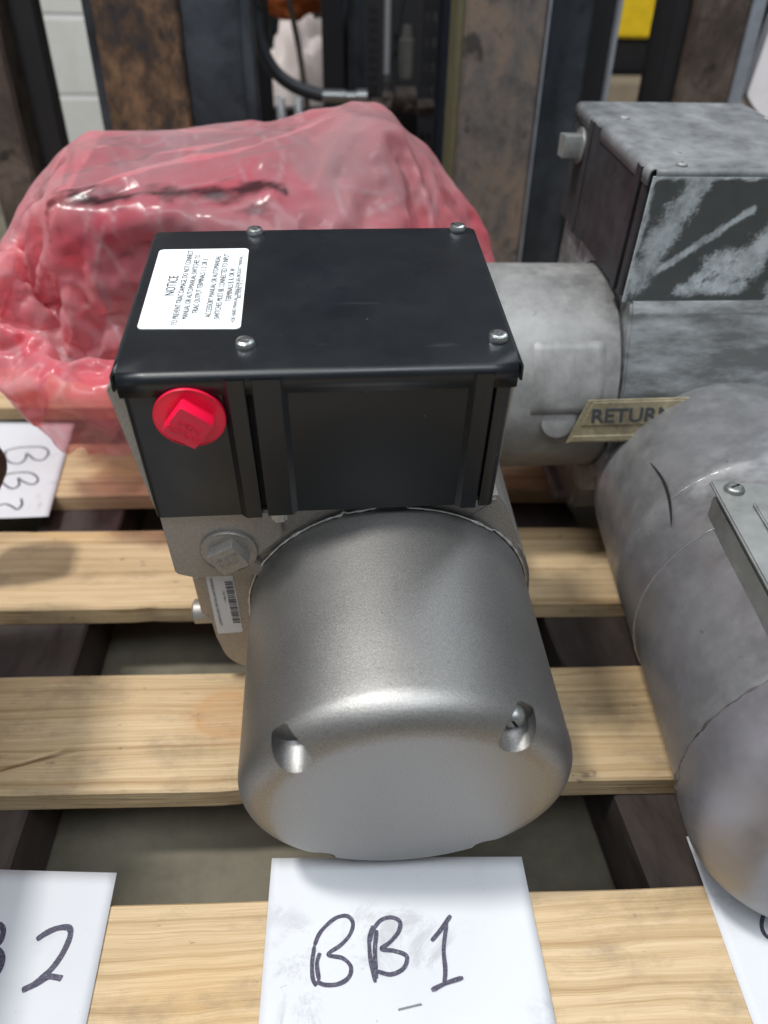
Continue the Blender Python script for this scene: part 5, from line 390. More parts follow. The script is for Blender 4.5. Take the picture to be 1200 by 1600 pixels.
    [112,490,475,10,-11,-12,16,-6,-8,1,-14,-15,2,-14,-10,18,2,-8,-16,23,-6,-13,-2,19,-10,-4,-12,-5,-11,-14,-2,-5,-16,-22,10,1,-21,0,10,-17,0,16,-14,8,17,-10,12,16,6,5,19,-1,12,20,-8,8,20,17,9,8,19,12,6,20,10,-6,1,9,-20,18,6,-9,18,7,10,17,12,11,22,1,-5,19,1,-16,2,-2,-22,21,1,-6,23,3,0,20,7,-10,18,8,7,9,16,12,10,20,3,10,12,13,15,10,4,4,20,4,3,21,9,13,16,7,21,1,4,16,-12,-9,15,-13,-12,23,-5,0,19,12,2,24,-4,-2,16,-14,-8,13,-15,-10,10,-9,-8,22,8,-3,21,-7,-5,16,-12,-7,23,-1,-1,23,5,0,19,14,-4,21,3,-3,21,-7,-3,23,2,-3,12,17,5,-7,17,13,18,12,1,23,3,-7,22,-3,-5,18,-2,-7,16,-11,-7,19,-15,-4,18,13,-4,15,13,-5,-7,23,-1,13,18,-5,20,7,-7,23,3,-8,20,8,-8,17,1,-11,16,-10,-16,20,13,-7,19,5,-11,20,3,-12,20,6,-10,13,-7,-14,7,-14,-16,19,3,-11,13,9,-12,7,-7,-17,12,-8,-18,16,3,-9,16,12,-9,13,16,-6,10,-1,-17,2,-10,-18,7,-7,-18,-5,3,-20,-9,8,-20,-5,14,-14,1,1,-24,10,-8,-20,18,-5,-11,23,-4,-3,12,-11,-13,10,-14,-14],
    [101,497,457,16,-3,0,7,-6,-17,11,-9,11,23,-27,-17,15,8,0,10,17,-42,-25,2,17,-8,-12,2,-23,-11,-2,-7,9,-12,-23,4,8,-21,7,8,-17,-5,8,0,11,19,-11,21,11,-10,3,17,-16,4,12,-3,12,22,17,10,8,19,11,6,18,13,8,11,9,-16,20,1,-10,17,4,-13,21,9,6,14,5,2,7,3,-9,18,2,-8,16,4,-12,23,1,5,12,7,-17,18,5,-1,1,11,22,12,16,10,15,17,6,18,13,-4,19,10,-10,4,23,9,8,14,6,20,-11,5,19,8,-1,20,-10,-7,15,-11,-14,20,-5,0,22,2,-3,25,0,-2,5,-18,-10,7,-19,-9,22,-4,-5,20,11,-3,20,-9,-6,22,-2,-1,20,-7,-4,20,11,-4,22,6,-5,22,-7,-4,20,10,0,6,20,8,-7,17,13,20,7,-1,23,-3,-7,21,-5,-6,19,5,-7,16,-18,-4,18,-11,-7,17,14,-3,12,15,-6,12,16,-2,-2,21,-4,19,11,-6,24,-1,-8,20,7,-8,17,12,-8,15,-6,-16,20,8,-8,18,11,-7,19,-2,-14,20,0,-14,13,-6,-12,13,-6,-12,10,-12,-13,16,13,-10,18,10,-9,13,-6,-16,1,-9,-17,14,8,-10,17,8,-12,17,12,-8,7,2,-13,16,-8,-14,-1,-3,-19,-5,-6,-16,-7,-1,-21,5,11,-21,4,12,-20,14,-2,-16,18,-6,-15,18,-11,1,16,-13,-7],
    [108,516,446,14,-6,6,13,-6,-12,9,-17,-9,1,3,20,21,-9,6,12,-4,-25,-6,8,-41,-17,-3,-1,-32,-7,14,3,1,9,-24,6,9,-21,3,7,-18,5,-7,-20,-3,3,-13,12,15,-6,18,14,-9,12,17,-2,11,18,15,12,12,21,10,2,17,14,9,20,10,1,11,0,-19,19,5,-7,16,6,-2,10,-1,9,16,7,-16,17,2,-13,18,3,12,21,6,-1,21,3,-7,13,9,-18,12,13,7,-8,10,15,17,15,10,16,16,-2,18,14,-10,16,11,-8,11,5,5,18,-15,3,19,11,1,22,4,-1,22,-3,-4,14,-14,-12,19,-7,-8,20,-4,0,19,-7,-7,1,-19,-12,17,-11,-7,21,-2,0,18,10,-5,19,-10,-4,21,-2,-4,21,4,-4,21,3,-6,22,3,-3,14,12,3,2,20,10,0,20,10,22,-1,-4,18,-13,-5,20,3,-7,20,-3,-7,15,-17,-3,22,0,-6,15,11,-5,9,17,-3,17,8,-6,0,19,-4,19,13,-5,21,7,-8,21,0,-8,15,17,-7,14,8,-12,19,1,-11,18,12,-6,22,3,-12,16,-8,-13,9,-18,-15,16,5,-10,18,-3,-12,14,-6,-14,12,16,-6,19,8,-6,10,-5,-13,1,-3,-24,14,5,-14,16,16,-3,21,9,-5,17,-2,-15,7,-10,-19,-10,-5,-16,8,-10,-11,8,3,-19,5,15,-17,7,12,-18,17,-6,-12,18,-11,-3,15,-8,-13],
    [123,534,447,7,-17,-6,14,-10,5,15,-18,-13,7,2,7,18,-8,4,-12,2,-27,-24,2,-30,1,-6,11,-14,2,27,-21,10,-21,-15,0,6,-19,1,6,-24,7,4,-21,5,-5,-18,5,9,-6,14,17,4,17,15,3,16,18,4,14,17,19,9,6,18,11,2,20,6,-1,20,8,-1,13,0,-17,9,5,10,22,5,0,20,5,-3,18,5,-13,15,2,-8,13,5,10,17,3,-5,17,4,-9,5,11,-6,11,3,11,18,9,2,9,12,-2,13,16,-6,16,12,-12,21,6,-3,17,-7,5,21,-3,2,17,10,-1,20,10,-7,19,-9,-7,14,-14,-7,19,-4,-4,18,-12,-7,13,-9,-7,6,-14,-9,15,-14,-5,21,6,-4,20,-5,-6,20,9,-1,22,-5,-6,21,0,-6,20,5,-3,2,19,11,2,23,8,12,16,4,22,-4,-6,19,-14,-4,17,-14,-5,20,2,-8,17,-7,-5,20,-11,-3,14,22,-5,19,2,2,12,13,-5,5,17,-10,16,14,-4,15,12,-9,19,4,-8,14,18,-6,15,18,-8,18,0,-13,18,8,-10,20,-2,-11,14,-13,-7,16,0,-12,12,-8,-15,17,2,-13,18,-2,-14,16,4,-11,14,12,1,16,10,-6,9,2,-18,-3,-1,-19,17,7,-10,21,10,-6,18,6,-12,5,-6,-16,-1,-11,-15,11,-1,-11,18,-5,-5,14,8,-11,9,12,-18,13,-3,-14,10,-2,-15,16,-6,-10],
    [135,532,431,12,3,14,11,-16,6,9,-22,0,-6,7,-10,13,-9,-19,-17,2,-22,-2,-9,-5,-14,-1,20,-28,4,-13,2,19,1,-18,-7,2,-20,-2,1,-20,10,5,-15,9,12,-21,11,0,-14,15,3,9,15,16,5,14,15,3,15,20,11,12,16,19,9,7,22,3,-6,12,4,-12,14,-2,-13,20,6,1,20,8,5,16,7,-4,20,3,-9,11,6,5,17,4,0,21,7,5,0,-13,-19,13,8,-9,11,19,11,20,10,0,20,-6,-3,20,-5,3,17,11,-8,18,11,-8,14,14,-7,20,0,4,14,-8,-3,21,11,-5,13,8,-11,13,-12,-3,12,-19,-8,21,-3,-5,19,-7,-6,4,-12,-11,19,-7,-2,19,-2,-6,17,-4,-7,21,-1,-2,19,8,-4,21,-4,-9,15,12,1,-5,18,14,7,21,6,20,9,-3,22,-10,-4,23,-6,-6,12,-20,-6,21,-6,-4,23,6,-5,15,-15,-5,18,18,0,19,3,-2,22,4,-3,0,19,-11,7,19,-6,9,17,-6,19,8,-9,18,12,-3,11,13,-12,17,11,-13,19,-1,-8,19,-7,-10,19,3,-9,18,12,-4,14,-7,-16,9,-12,-18,15,-8,-14,16,9,-4,14,17,-1,19,5,-11,13,17,0,7,3,-17,5,1,-22,18,0,-13,13,13,-9,12,-7,-18,3,-9,-15,14,-9,-8,19,8,3,22,4,2,16,2,-11,12,5,-18,9,1,-17,16,-1,-17],
    [147,520,433,9,11,-8,15,-14,9,27,-13,9,-31,17,-18,-11,-10,2,5,-15,-15,-7,8,-13,-15,-7,6,-14,21,-6,-19,3,-7,-21,-8,7,-4,4,16,-15,6,11,-16,13,-7,-18,12,-8,-16,17,1,0,15,15,11,13,16,0,15,19,7,13,17,16,11,13,23,9,7,18,-9,-7,9,6,-18,19,4,-1,18,8,-4,14,-2,-18,19,10,3,20,6,10,20,4,-5,7,5,11,15,-3,-18,8,-2,-21,20,-1,2,15,6,1,19,-4,1,21,-9,0,13,13,-9,21,4,-5,17,14,-7,6,18,1,17,-7,-1,18,11,-4,16,-6,-13,18,1,-7,18,-13,-3,5,-20,-4,16,-1,-6,18,4,-6,10,-14,-7,23,4,-4,22,-2,-6,12,-16,-7,22,-2,-3,14,15,-5,11,18,-2,-4,16,14,14,16,1,23,-2,-3,19,-14,-2,23,-9,-4,21,1,-9,16,-10,-5,22,4,-4,16,-14,-6,22,7,3,20,0,-5,23,1,-3,6,20,-11,-4,22,-6,5,22,-5,17,15,-7,21,0,-5,20,3,-8,13,12,-14,19,6,-7,12,16,-6,17,1,-15,21,10,-7,20,2,-12,13,-12,-15,8,-17,-15,17,-1,-9,5,20,2,14,14,-5,15,16,-2,15,17,-7,14,0,-18,4,-11,-20,11,-3,-21,13,5,-13,14,-5,-16,14,-10,-10,17,15,11,22,2,1,21,5,-1,22,2,-9,14,3,-18,19,-1,-14],
    [164,529,423,0,1,-9,19,-12,7,8,-15,-2,-31,1,-10,-11,1,-5,-7,-5,23,7,-4,-11,-20,11,-2,-12,15,7,-8,9,-3,-19,-1,-12,-13,1,-3,-14,8,16,-8,15,9,-11,16,-8,-15,13,-12,-9,14,4,7,14,17,4,10,18,9,11,15,12,16,12,20,2,4,15,-4,1,15,14,-1,18,3,-14,17,8,0,13,2,-14,14,0,5,20,10,5,17,4,-4,20,0,-3,19,5,2,8,1,-21,15,-3,-7,19,-9,-6,11,-13,-5,19,-15,-5,17,15,-5,17,9,-8,13,18,-5,13,16,0,16,-14,4,9,5,-4,13,3,-15,17,-17,2,18,0,-9,16,-6,-9,9,-11,-6,15,-8,0,17,1,-12,22,-8,-2,19,2,-8,20,-7,-6,16,-3,-7,16,17,-5,-3,19,9,7,20,5,19,11,-1,22,-8,-2,16,-16,-1,23,-6,-6,21,2,-9,19,-1,-5,21,-2,-4,21,-10,-2,20,-11,0,23,-4,-3,17,10,-6,3,21,-8,0,22,-6,8,21,-8,15,17,-7,21,2,-6,23,-6,-5,17,12,-10,11,17,-9,6,22,-8,19,11,-12,21,6,-11,20,-1,-10,16,-7,-13,7,-18,-15,17,-5,-10,15,13,-2,-1,23,0,12,20,-2,16,15,-5,18,6,-11,10,-8,-21,2,-11,-22,10,-2,-18,17,-1,-10,23,5,-3,22,6,-1,18,6,3,21,0,-8,20,6,-6,24,3,-3,19,3,-6],
    [185,523,421,-9,11,-4,8,-32,-4,-9,0,-1,-23,15,-10,-5,-6,13,-16,10,-5,1,-13,9,1,20,-4,-8,14,5,-23,5,-1,-20,4,-7,-10,-11,-19,-16,11,7,6,19,13,-5,19,6,-16,12,-14,-9,10,-7,3,16,18,11,3,17,8,10,19,4,18,4,19,0,3,13,-6,1,7,20,1,19,12,-5,18,2,-9,18,9,-2,13,-10,-10,20,8,5,13,12,7,20,4,-2,17,-4,-4,17,10,-5,20,-5,-6,17,-10,-11,13,-18,-14,8,-19,-13,16,4,-7,12,18,-7,19,11,-8,13,12,0,9,-19,8,17,-9,2,0,11,-13,20,-7,-3,18,1,-12,19,-3,-13,13,-16,-6,9,-15,6,19,-6,-5,20,0,-7,18,3,-10,20,2,-7,18,0,-10,8,19,2,4,21,4,10,16,4,22,5,-4,21,-11,-1,13,-15,0,22,2,-9,22,4,-10,20,-7,-2,21,-11,-1,21,-6,-4,24,-10,-2,23,-7,-2,17,11,-7,5,21,-7,-2,24,-7,6,21,-7,18,15,-8,19,8,-7,20,-10,-3,12,17,-9,16,15,-10,7,20,-10,21,9,-10,22,5,-5,11,8,-13,20,-3,-16,12,-12,-13,13,-11,-10,19,12,-3,3,20,-2,3,22,-2,16,16,-3,18,14,-6,17,0,-15,-2,-10,-18,14,-5,-14,15,2,-15,21,7,2,23,4,-2,21,7,-1,22,2,-7,20,0,-12,20,4,-2,21,6,7],
    [182,525,412,-1,11,-6,-11,-30,-4,-9,12,0,-12,23,7,-12,-12,-8,5,-33,-8,-3,22,0,-9,21,4,-19,3,12,-3,14,-13,-16,3,3,-17,2,-14,-17,3,-2,4,16,13,5,20,7,-12,3,-14,-4,19,-2,-1,17,15,6,8,19,9,-9,18,1,9,2,16,12,-5,16,0,3,13,12,8,-2,13,-12,18,8,-7,23,-1,-4,21,12,-1,7,8,12,17,11,-2,16,-8,-6,20,-9,-7,16,13,-1,18,-1,-6,20,-9,-11,18,-10,-10,9,-15,-15,9,-12,-14,16,13,-7,11,20,-6,19,-4,-2,7,-20,9,7,-14,18,14,3,-14,13,8,-14,14,5,-16,21,-8,-13,15,-12,-5,7,-21,6,21,-5,-4,22,-2,-7,15,14,-10,18,10,-7,19,-1,-11,4,17,5,4,22,5,19,13,-4,23,-3,-4,10,-19,6,21,-10,-3,21,3,-10,22,5,-10,23,-6,-5,20,-13,1,22,-15,2,24,-2,-6,23,-7,-3,19,12,-7,-3,24,-8,6,21,-8,4,22,-6,17,15,-8,19,10,-7,19,-9,-4,19,10,-6,6,20,-12,19,9,-3,21,6,-8,20,5,-6,6,15,-16,13,9,-19,20,-4,-10,18,-5,-9,18,-7,-9,6,22,-3,-2,24,-2,10,20,-2,19,15,-5,17,14,-4,6,-6,-17,18,-5,-8,13,4,-10,17,2,-14,22,3,4,16,5,-4,21,1,-12,22,4,-7,22,7,3,20,10,10],
    [182,515,394,17,-2,5,-10,-15,6,-15,-9,-3,-25,34,2,-3,-10,-12,-8,-26,-10,-10,20,8,-10,22,4,-10,8,-7,-6,5,9,-8,13,-11,-11,17,-1,-11,1,-14,-12,12,4,17,6,10,1,20,-1,-5,19,-4,0,18,15,-1,-3,16,-1,-17,11,7,0,16,13,11,-8,11,16,-6,8,1,11,15,9,2,6,14,-17,17,10,-12,8,15,9,14,17,4,18,7,-4,20,-3,-8,18,-8,-8,22,-2,-2,8,-19,7,20,-7,-7,14,0,-16,11,-1,-18,14,0,-13,10,5,-15,18,5,-9,13,-13,6,-2,-14,19,16,-16,6,22,-3,-9,12,5,-15,7,11,-19,21,-9,-11,20,-9,-5,9,-14,0,18,-13,-3,21,9,-8,19,5,-8,11,16,-7,15,12,-7,9,15,-2,9,18,2,20,5,-2,18,-8,-2,9,-19,7,23,-8,-5,23,-3,-6,21,7,-12,22,-7,-3,19,-14,2,23,-7,-3,24,-3,-5,22,3,-7,21,5,-8,0,23,-6,3,23,-8,16,13,0,19,9,-4,9,17,-13,17,5,-9,21,5,-3,16,11,-9,13,15,-7,18,-2,1,19,4,-12,17,10,-16,3,15,-18,14,9,-13,21,1,-6,15,-1,-8,19,10,-5,8,19,-3,2,23,-5,5,20,-4,16,15,-2,15,10,-7,15,-5,-5,18,5,4,14,2,-11,17,3,-6,18,3,-9,20,7,-4,19,3,-10,23,9,2,21,9,6],
    [188,504,387,-3,-12,2,-19,21,0,2,-6,7,-7,12,2,-3,-5,-7,-3,-14,0,-16,5,-5,-7,22,-3,-18,-4,-3,-2,19,-5,-11,9,-2,-5,14,-5,-14,6,-12,-8,20,-1,11,13,10,14,10,10,-2,20,-1,-2,9,19,-14,-14,7,-7,-14,14,12,-4,14,13,11,3,8,13,-13,12,5,1,9,15,5,15,11,-1,18,10,-1,13,15,-11,1,18,-12,9,5,-1,21,-5,1,18,2,-14,19,-6,-9,9,-19,8,20,-7,-5,18,-10,-5,13,2,-15,2,13,-18,9,8,-20,18,-7,-10,11,-15,8,-1,-13,17,19,-11,2,21,-2,-9,19,-5,-7,3,9,-19,18,-7,-4,15,2,-10,15,-14,-3,19,-4,-9,17,14,-5,19,2,-11,19,1,-7,3,23,-4,13,16,-2,15,16,-1,19,4,-3,15,-16,0,11,-20,5,22,-10,-3,24,-4,-6,21,8,-12,23,-8,-2,19,-11,1,24,-1,-7,22,3,-6,23,4,-7,22,0,-8,10,19,-6,2,23,-8,16,15,-2,20,-1,3,14,18,-10,8,14,-14,20,3,-3,21,3,-3,14,14,-9,6,17,-3,20,-4,-10,19,1,-15,11,11,-17,9,16,-15,18,2,-6,10,17,-4,19,8,-6,14,13,-5,12,17,-8,7,21,-5,8,20,-4,15,10,2,12,11,3,19,6,3,16,2,8,18,6,-12,13,3,-19,17,8,-8,21,5,0,19,8,4,23,11,-1],
    [179,514,376,-15,3,13,-11,32,-3,-2,-17,-3,15,-34,4,4,-19,7,-5,3,-13,-20,17,0,-11,10,2,-3,13,-11,-22,-2,1,-12,16,-13,10,18,-9,-7,19,4,-6,22,-8,6,5,9,14,17,2,5,15,14,-7,-5,20,-14,-14,10,-12,-15,7,5,-4,25,14,9,-8,12,12,-13,16,16,-9,3,7,17,15,12,6,10,13,-9,10,13,-17,-4,17,-13,18,11,-10,23,-5,5,16,-10,1,12,1,-17,15,-12,-6,16,-12,3,14,-9,-8,15,3,-11,16,3,-11,-5,11,-23,11,-3,-14,11,-16,8,0,-13,16,20,-7,-3,22,-7,-5,21,-7,-4,0,5,-12,13,14,-12,15,-9,-6,17,-10,-7,18,12,-7,21,0,-11,20,4,-13,20,-2,-9,10,24,-3,3,24,2,19,9,-4,21,5,-6,16,-17,1,10,-22,5,18,-11,-1,20,-6,-6,26,1,-8,21,-5,-2,24,5,-5,23,-3,-7,22,3,-7,22,3,-7,22,1,-7,20,11,-5,7,22,-8,12,18,-4,20,-9,7,19,13,-4,12,17,-13,4,16,-13,23,0,-3,8,14,-4,5,21,-7,16,2,-9,17,1,-11,16,-2,-17,15,9,-16,15,15,-10,13,19,-3,5,20,9,15,16,-2,16,14,-12,14,7,-17,17,15,-8,16,18,2,8,18,11,6,12,16,20,8,2,21,8,-2,19,3,-14,8,7,-20,22,7,4,19,7,10,21,11,-7],
    [157,529,369,13,4,7,-15,0,3,-3,-22,5,18,-20,-5,5,-10,0,-23,-5,-1,-8,6,-1,3,18,-8,-12,2,-4,-9,13,-3,-17,14,-13,-15,14,-5,3,21,-6,11,20,-4,12,10,12,13,10,14,6,13,11,-10,-6,21,-17,-11,-1,-7,-16,15,2,-7,26,17,13,1,10,13,-10,9,7,-11,4,11,7,12,16,0,10,13,-14,-6,10,-15,15,15,-5,10,8,-14,19,4,-9,14,-12,11,15,-7,-1,7,-7,-20,14,-11,-3,15,-2,-7,21,-7,-4,14,0,-8,-12,11,-19,6,2,-21,15,-13,1,4,-15,15,20,-10,1,22,-9,1,21,-7,-3,13,6,-15,-1,14,-18,17,10,-8,14,-2,-12,19,3,-7,20,-7,-7,18,7,-11,17,14,-9,12,15,-6,11,19,-2,16,16,-6,22,-6,-5,17,-14,1,17,-18,2,12,-18,3,22,0,-7,21,-6,-5,24,1,-5,23,3,-5,22,4,-7,23,0,-7,22,3,-8,22,6,-6,23,4,-5,18,13,1,7,16,-8,13,12,3,22,-1,-2,17,11,-13,7,17,-13,13,14,-8,21,7,-3,-3,20,-4,3,17,1,14,2,-11,18,8,-10,10,5,-19,15,12,-14,14,17,-6,7,20,8,14,19,3,16,6,-18,14,16,-7,16,14,-5,15,18,-3,17,17,7,9,14,12,16,12,11,18,-3,-13,17,7,-3,22,10,0,14,12,-8,18,8,5,19,11,5],
    [154,541,361,-7,-4,7,0,5,12,-3,-16,-7,11,-15,-3,20,-16,3,-4,-2,-8,-14,-14,4,-8,7,-4,2,13,-11,-21,5,-3,-17,12,-10,-8,18,-14,5,22,-2,14,20,2,16,11,11,13,6,16,5,6,17,-11,-5,20,-19,-10,-6,-2,-6,20,-2,-13,20,15,8,6,8,15,-10,3,12,-16,11,15,-5,2,11,13,12,12,-2,8,8,-15,11,14,-6,4,5,-21,10,1,-18,20,0,2,8,-16,14,15,-11,-3,6,-6,-21,11,-6,1,20,-5,7,3,5,-19,0,2,-19,6,5,-21,6,-9,-13,14,-13,9,13,-14,12,23,-10,0,19,-2,-9,15,0,-15,8,12,-15,5,17,-8,15,9,-11,16,-1,-12,17,10,-5,17,13,-6,18,11,-11,15,6,-12,16,15,-6,17,14,-9,21,-9,-4,19,-11,-2,14,-20,5,15,-19,2,22,-4,-4,23,3,-6,23,3,-7,23,-2,-5,22,3,-6,22,3,-8,22,4,-8,22,6,-6,20,10,-3,22,5,-1,19,12,-1,7,18,-2,12,14,2,18,-5,-15,17,10,-13,13,16,-10,16,13,-6,6,23,2,-8,20,2,7,17,5,17,11,-8,11,3,-20,10,6,-20,16,14,-9,13,18,0,7,18,9,13,12,-5,14,15,-7,19,13,-1,13,16,0,15,14,1,18,13,4,13,13,-3,20,3,-4,20,10,-2,19,11,9,17,12,-4,17,10,-5,17,12,9],
    [150,559,374,-11,-6,-5,2,-5,1,-12,-15,10,11,-6,-12,18,-8,3,4,-8,-12,7,-26,-9,-7,0,7,-4,13,-15,-9,14,-4,-18,-2,-15,-8,17,-12,1,23,11,14,16,5,17,9,7,15,0,18,2,1,19,-20,0,4,-10,-10,12,5,6,17,-11,-5,4,6,-13,12,15,15,-11,3,21,-8,14,15,2,-5,11,10,12,7,7,14,8,-8,-1,9,-23,8,8,-16,16,4,-13,4,-4,-18,19,-12,6,8,-18,13,13,-6,-8,4,-9,-16,20,-2,5,-9,15,-16,-1,5,-17,11,-2,-19,11,-14,-6,8,-8,-10,20,-11,4,18,7,7,18,-4,-13,14,-13,-13,12,7,-16,5,19,-10,9,20,-1,12,8,-14,16,15,-6,16,14,-7,19,-1,-12,16,13,-9,18,10,-12,24,2,-11,19,-12,-1,18,-8,-4,21,-8,0,15,-20,1,19,-12,-2,24,2,-5,22,4,-7,23,-1,-6,21,8,-6,22,2,-7,23,4,-8,21,8,-6,22,5,-5,21,9,-3,22,10,-1,5,22,3,9,21,4,19,4,-5,8,-3,-20,18,13,-10,15,16,-8,10,24,-1,2,24,4,-5,21,9,13,15,1,11,2,-17,10,8,-19,16,13,-5,16,14,-10,13,17,3,1,13,16,16,15,-6,17,15,-5,17,14,-7,14,15,8,20,11,-4,16,15,2,17,8,-12,18,7,10,18,11,4,19,11,-8,20,14,-5,19,13,1],
    [154,571,357,-15,-2,1,-15,-9,12,-1,-20,-8,11,-19,-8,9,2,5,-1,5,-9,28,-17,0,-11,-20,-9,1,19,1,-21,4,-6,-3,10,-17,-2,18,1,7,12,1,16,8,6,7,-7,5,8,2,23,11,-7,13,-18,7,-2,-3,-9,11,1,12,15,-19,-9,6,3,-16,0,17,7,4,4,26,8,3,21,-14,7,10,20,14,14,2,-4,8,-23,6,-5,-14,6,10,-14,20,8,0,5,-5,-22,11,-10,-11,8,-16,8,13,-11,12,9,-10,-13,16,-2,-11,-15,16,-13,-7,9,-11,7,-2,-22,14,-13,8,15,-12,-6,21,-4,6,19,0,-15,9,11,-17,14,0,-15,12,-7,-17,8,20,-9,3,25,2,14,17,-11,16,12,-12,15,12,-10,20,0,-13,20,8,-10,21,2,-11,20,-9,-6,22,-10,-3,22,-11,2,17,4,-11,15,-14,1,22,-7,-6,24,-1,-4,23,-3,-5,23,4,-7,22,8,-6,21,5,-7,22,5,-8,22,4,-6,25,6,-6,21,10,-4,19,14,-1,15,18,3,6,23,6,10,18,7,14,2,-12,5,4,-19,14,15,-9,14,16,-7,5,24,3,10,17,8,-6,18,8,9,12,-7,10,11,-16,19,15,-4,14,13,-8,14,15,-9,7,15,14,11,15,13,15,15,-6,14,9,-17,19,15,-2,18,13,8,16,15,-5,17,10,3,19,7,5,19,11,-8,19,13,-1,19,13,1,20,14,1],
    [151,564,354,-9,12,5,-16,-7,-7,-2,-16,-11,1,-21,3,16,-4,4,9,-7,-1,19,5,-11,-1,-20,-12,-10,-2,-8,-13,10,3,-1,21,-2,6,20,-6,7,-4,16,11,1,-1,6,0,9,10,0,8,0,-17,15,-14,9,0,2,-9,15,2,5,8,-6,5,13,1,-17,-4,9,12,11,2,20,5,-3,19,-11,10,10,10,10,5,14,-3,14,-12,6,-4,-26,6,8,-11,12,10,-4,8,-9,-16,-1,-11,-13,15,-15,-6,10,-11,13,13,-13,2,5,-4,-18,-13,14,-13,-12,14,-10,13,-3,-17,14,-13,-1,16,-10,4,20,-2,-13,15,5,-14,8,10,-15,8,13,-14,11,-5,-17,10,20,-5,11,19,-8,14,17,-10,14,14,-12,17,8,-13,18,7,-13,23,-1,-11,22,-3,-10,21,-11,-4,22,-9,-3,22,-10,-2,20,2,-8,17,4,-3,21,-8,-5,23,-6,-5,22,0,-7,23,5,-6,21,8,-6,22,7,-7,22,4,-8,21,6,-4,23,9,-3,21,12,-4,17,15,-1,20,14,-2,12,21,7,5,22,8,10,13,10,10,5,-16,6,8,-20,10,12,-13,14,18,-1,11,20,2,-5,18,12,2,16,10,12,16,-3,16,10,-10,13,16,-11,13,16,-9,14,17,-1,7,13,17,13,13,2,19,13,-2,13,14,-12,18,13,1,15,11,1,19,9,1,20,12,-3,20,13,-3,19,13,-1,19,13,1,19,11,4],
    [138,553,357,8,10,0,-13,0,-3,-5,-17,-6,1,-2,-10,15,-10,2,-1,-10,-7,21,-2,-1,13,1,-10,-20,-10,-18,-3,19,3,-7,15,2,21,-1,6,10,15,5,5,-10,7,-6,-6,6,1,-9,12,-6,11,10,-9,-19,6,12,-20,11,5,12,5,3,15,8,7,3,10,-3,16,-4,8,3,7,-6,15,-8,2,12,-1,8,6,17,9,20,-2,17,2,-12,-8,-5,-15,12,-1,-8,10,-4,-8,-10,-17,-12,-1,-15,-14,16,-13,10,12,-13,3,-1,-6,-19,-9,18,-8,-12,8,-16,17,-4,-7,1,-7,-16,21,-8,-2,16,8,-11,11,8,-17,13,3,-16,2,20,-7,12,12,-12,13,15,-12,14,12,-14,17,5,-14,14,13,-13,19,7,-13,20,4,-10,21,0,-10,23,-7,-7,23,-4,-8,21,-3,-9,20,-12,-2,23,-1,-6,17,15,-5,24,1,-4,22,-4,-4,18,-10,-10,23,8,-4,21,8,-6,21,7,-7,21,9,-1,20,13,-2,18,13,3,22,10,-6,21,12,-3,18,13,3,14,17,-4,4,17,13,10,19,9,13,14,0,0,0,-21,7,11,-19,15,18,-5,13,19,-4,8,18,4,7,16,14,-3,18,10,15,11,1,14,17,-7,15,16,-7,9,17,-10,12,16,2,12,13,16,20,13,4,16,14,-10,13,14,-13,21,8,0,14,12,5,19,11,-7,20,14,2,18,13,-2,19,12,3,20,13,-3],
    [150,549,365,-1,5,-18,-5,7,-7,0,-16,13,3,-6,-17,2,-10,-11,12,-14,-2,4,13,-4,12,-7,-10,-16,1,-20,4,25,1,-3,3,14,22,-13,7,15,1,14,-5,-14,1,-4,-1,1,1,20,10,-15,-13,5,3,1,14,7,-38,5,3,13,11,10,29,4,7,9,12,-11,10,-13,-5,11,9,9,10,-14,1,12,16,11,5,13,9,3,-7,10,0,14,3,-2,-18,10,6,-4,8,-15,-12,-16,-14,-7,-1,-11,-12,-3,-20,0,7,-9,-2,-3,-3,-18,1,13,-12,-4,0,-8,0,8,-13,11,-14,-15,11,5,-15,15,12,-14,13,4,-16,11,7,-14,5,21,-11,8,20,-5,15,8,-16,18,5,-17,17,5,-17,21,1,-12,19,5,-12,20,7,-10,22,-2,-4,20,0,-12,24,-5,-11,19,-1,-9,20,-6,-6,19,8,-8,26,2,-4,24,-1,-2,18,13,-4,20,1,-3,20,4,-10,22,8,-5,20,9,-2,18,14,9,19,12,-4,19,14,3,19,11,7,18,14,-3,20,4,-15,16,16,-5,12,18,9,1,18,17,13,18,4,-1,-3,-16,8,12,-17,14,18,-12,13,18,7,10,18,-7,18,15,0,7,18,11,-4,15,16,16,15,6,15,16,-5,15,17,-8,9,18,-12,16,11,-2,10,16,13,18,15,4,17,14,-7,20,8,-3,17,12,-7,14,12,2,18,13,-4,19,12,4,19,15,0,18,14,-6],
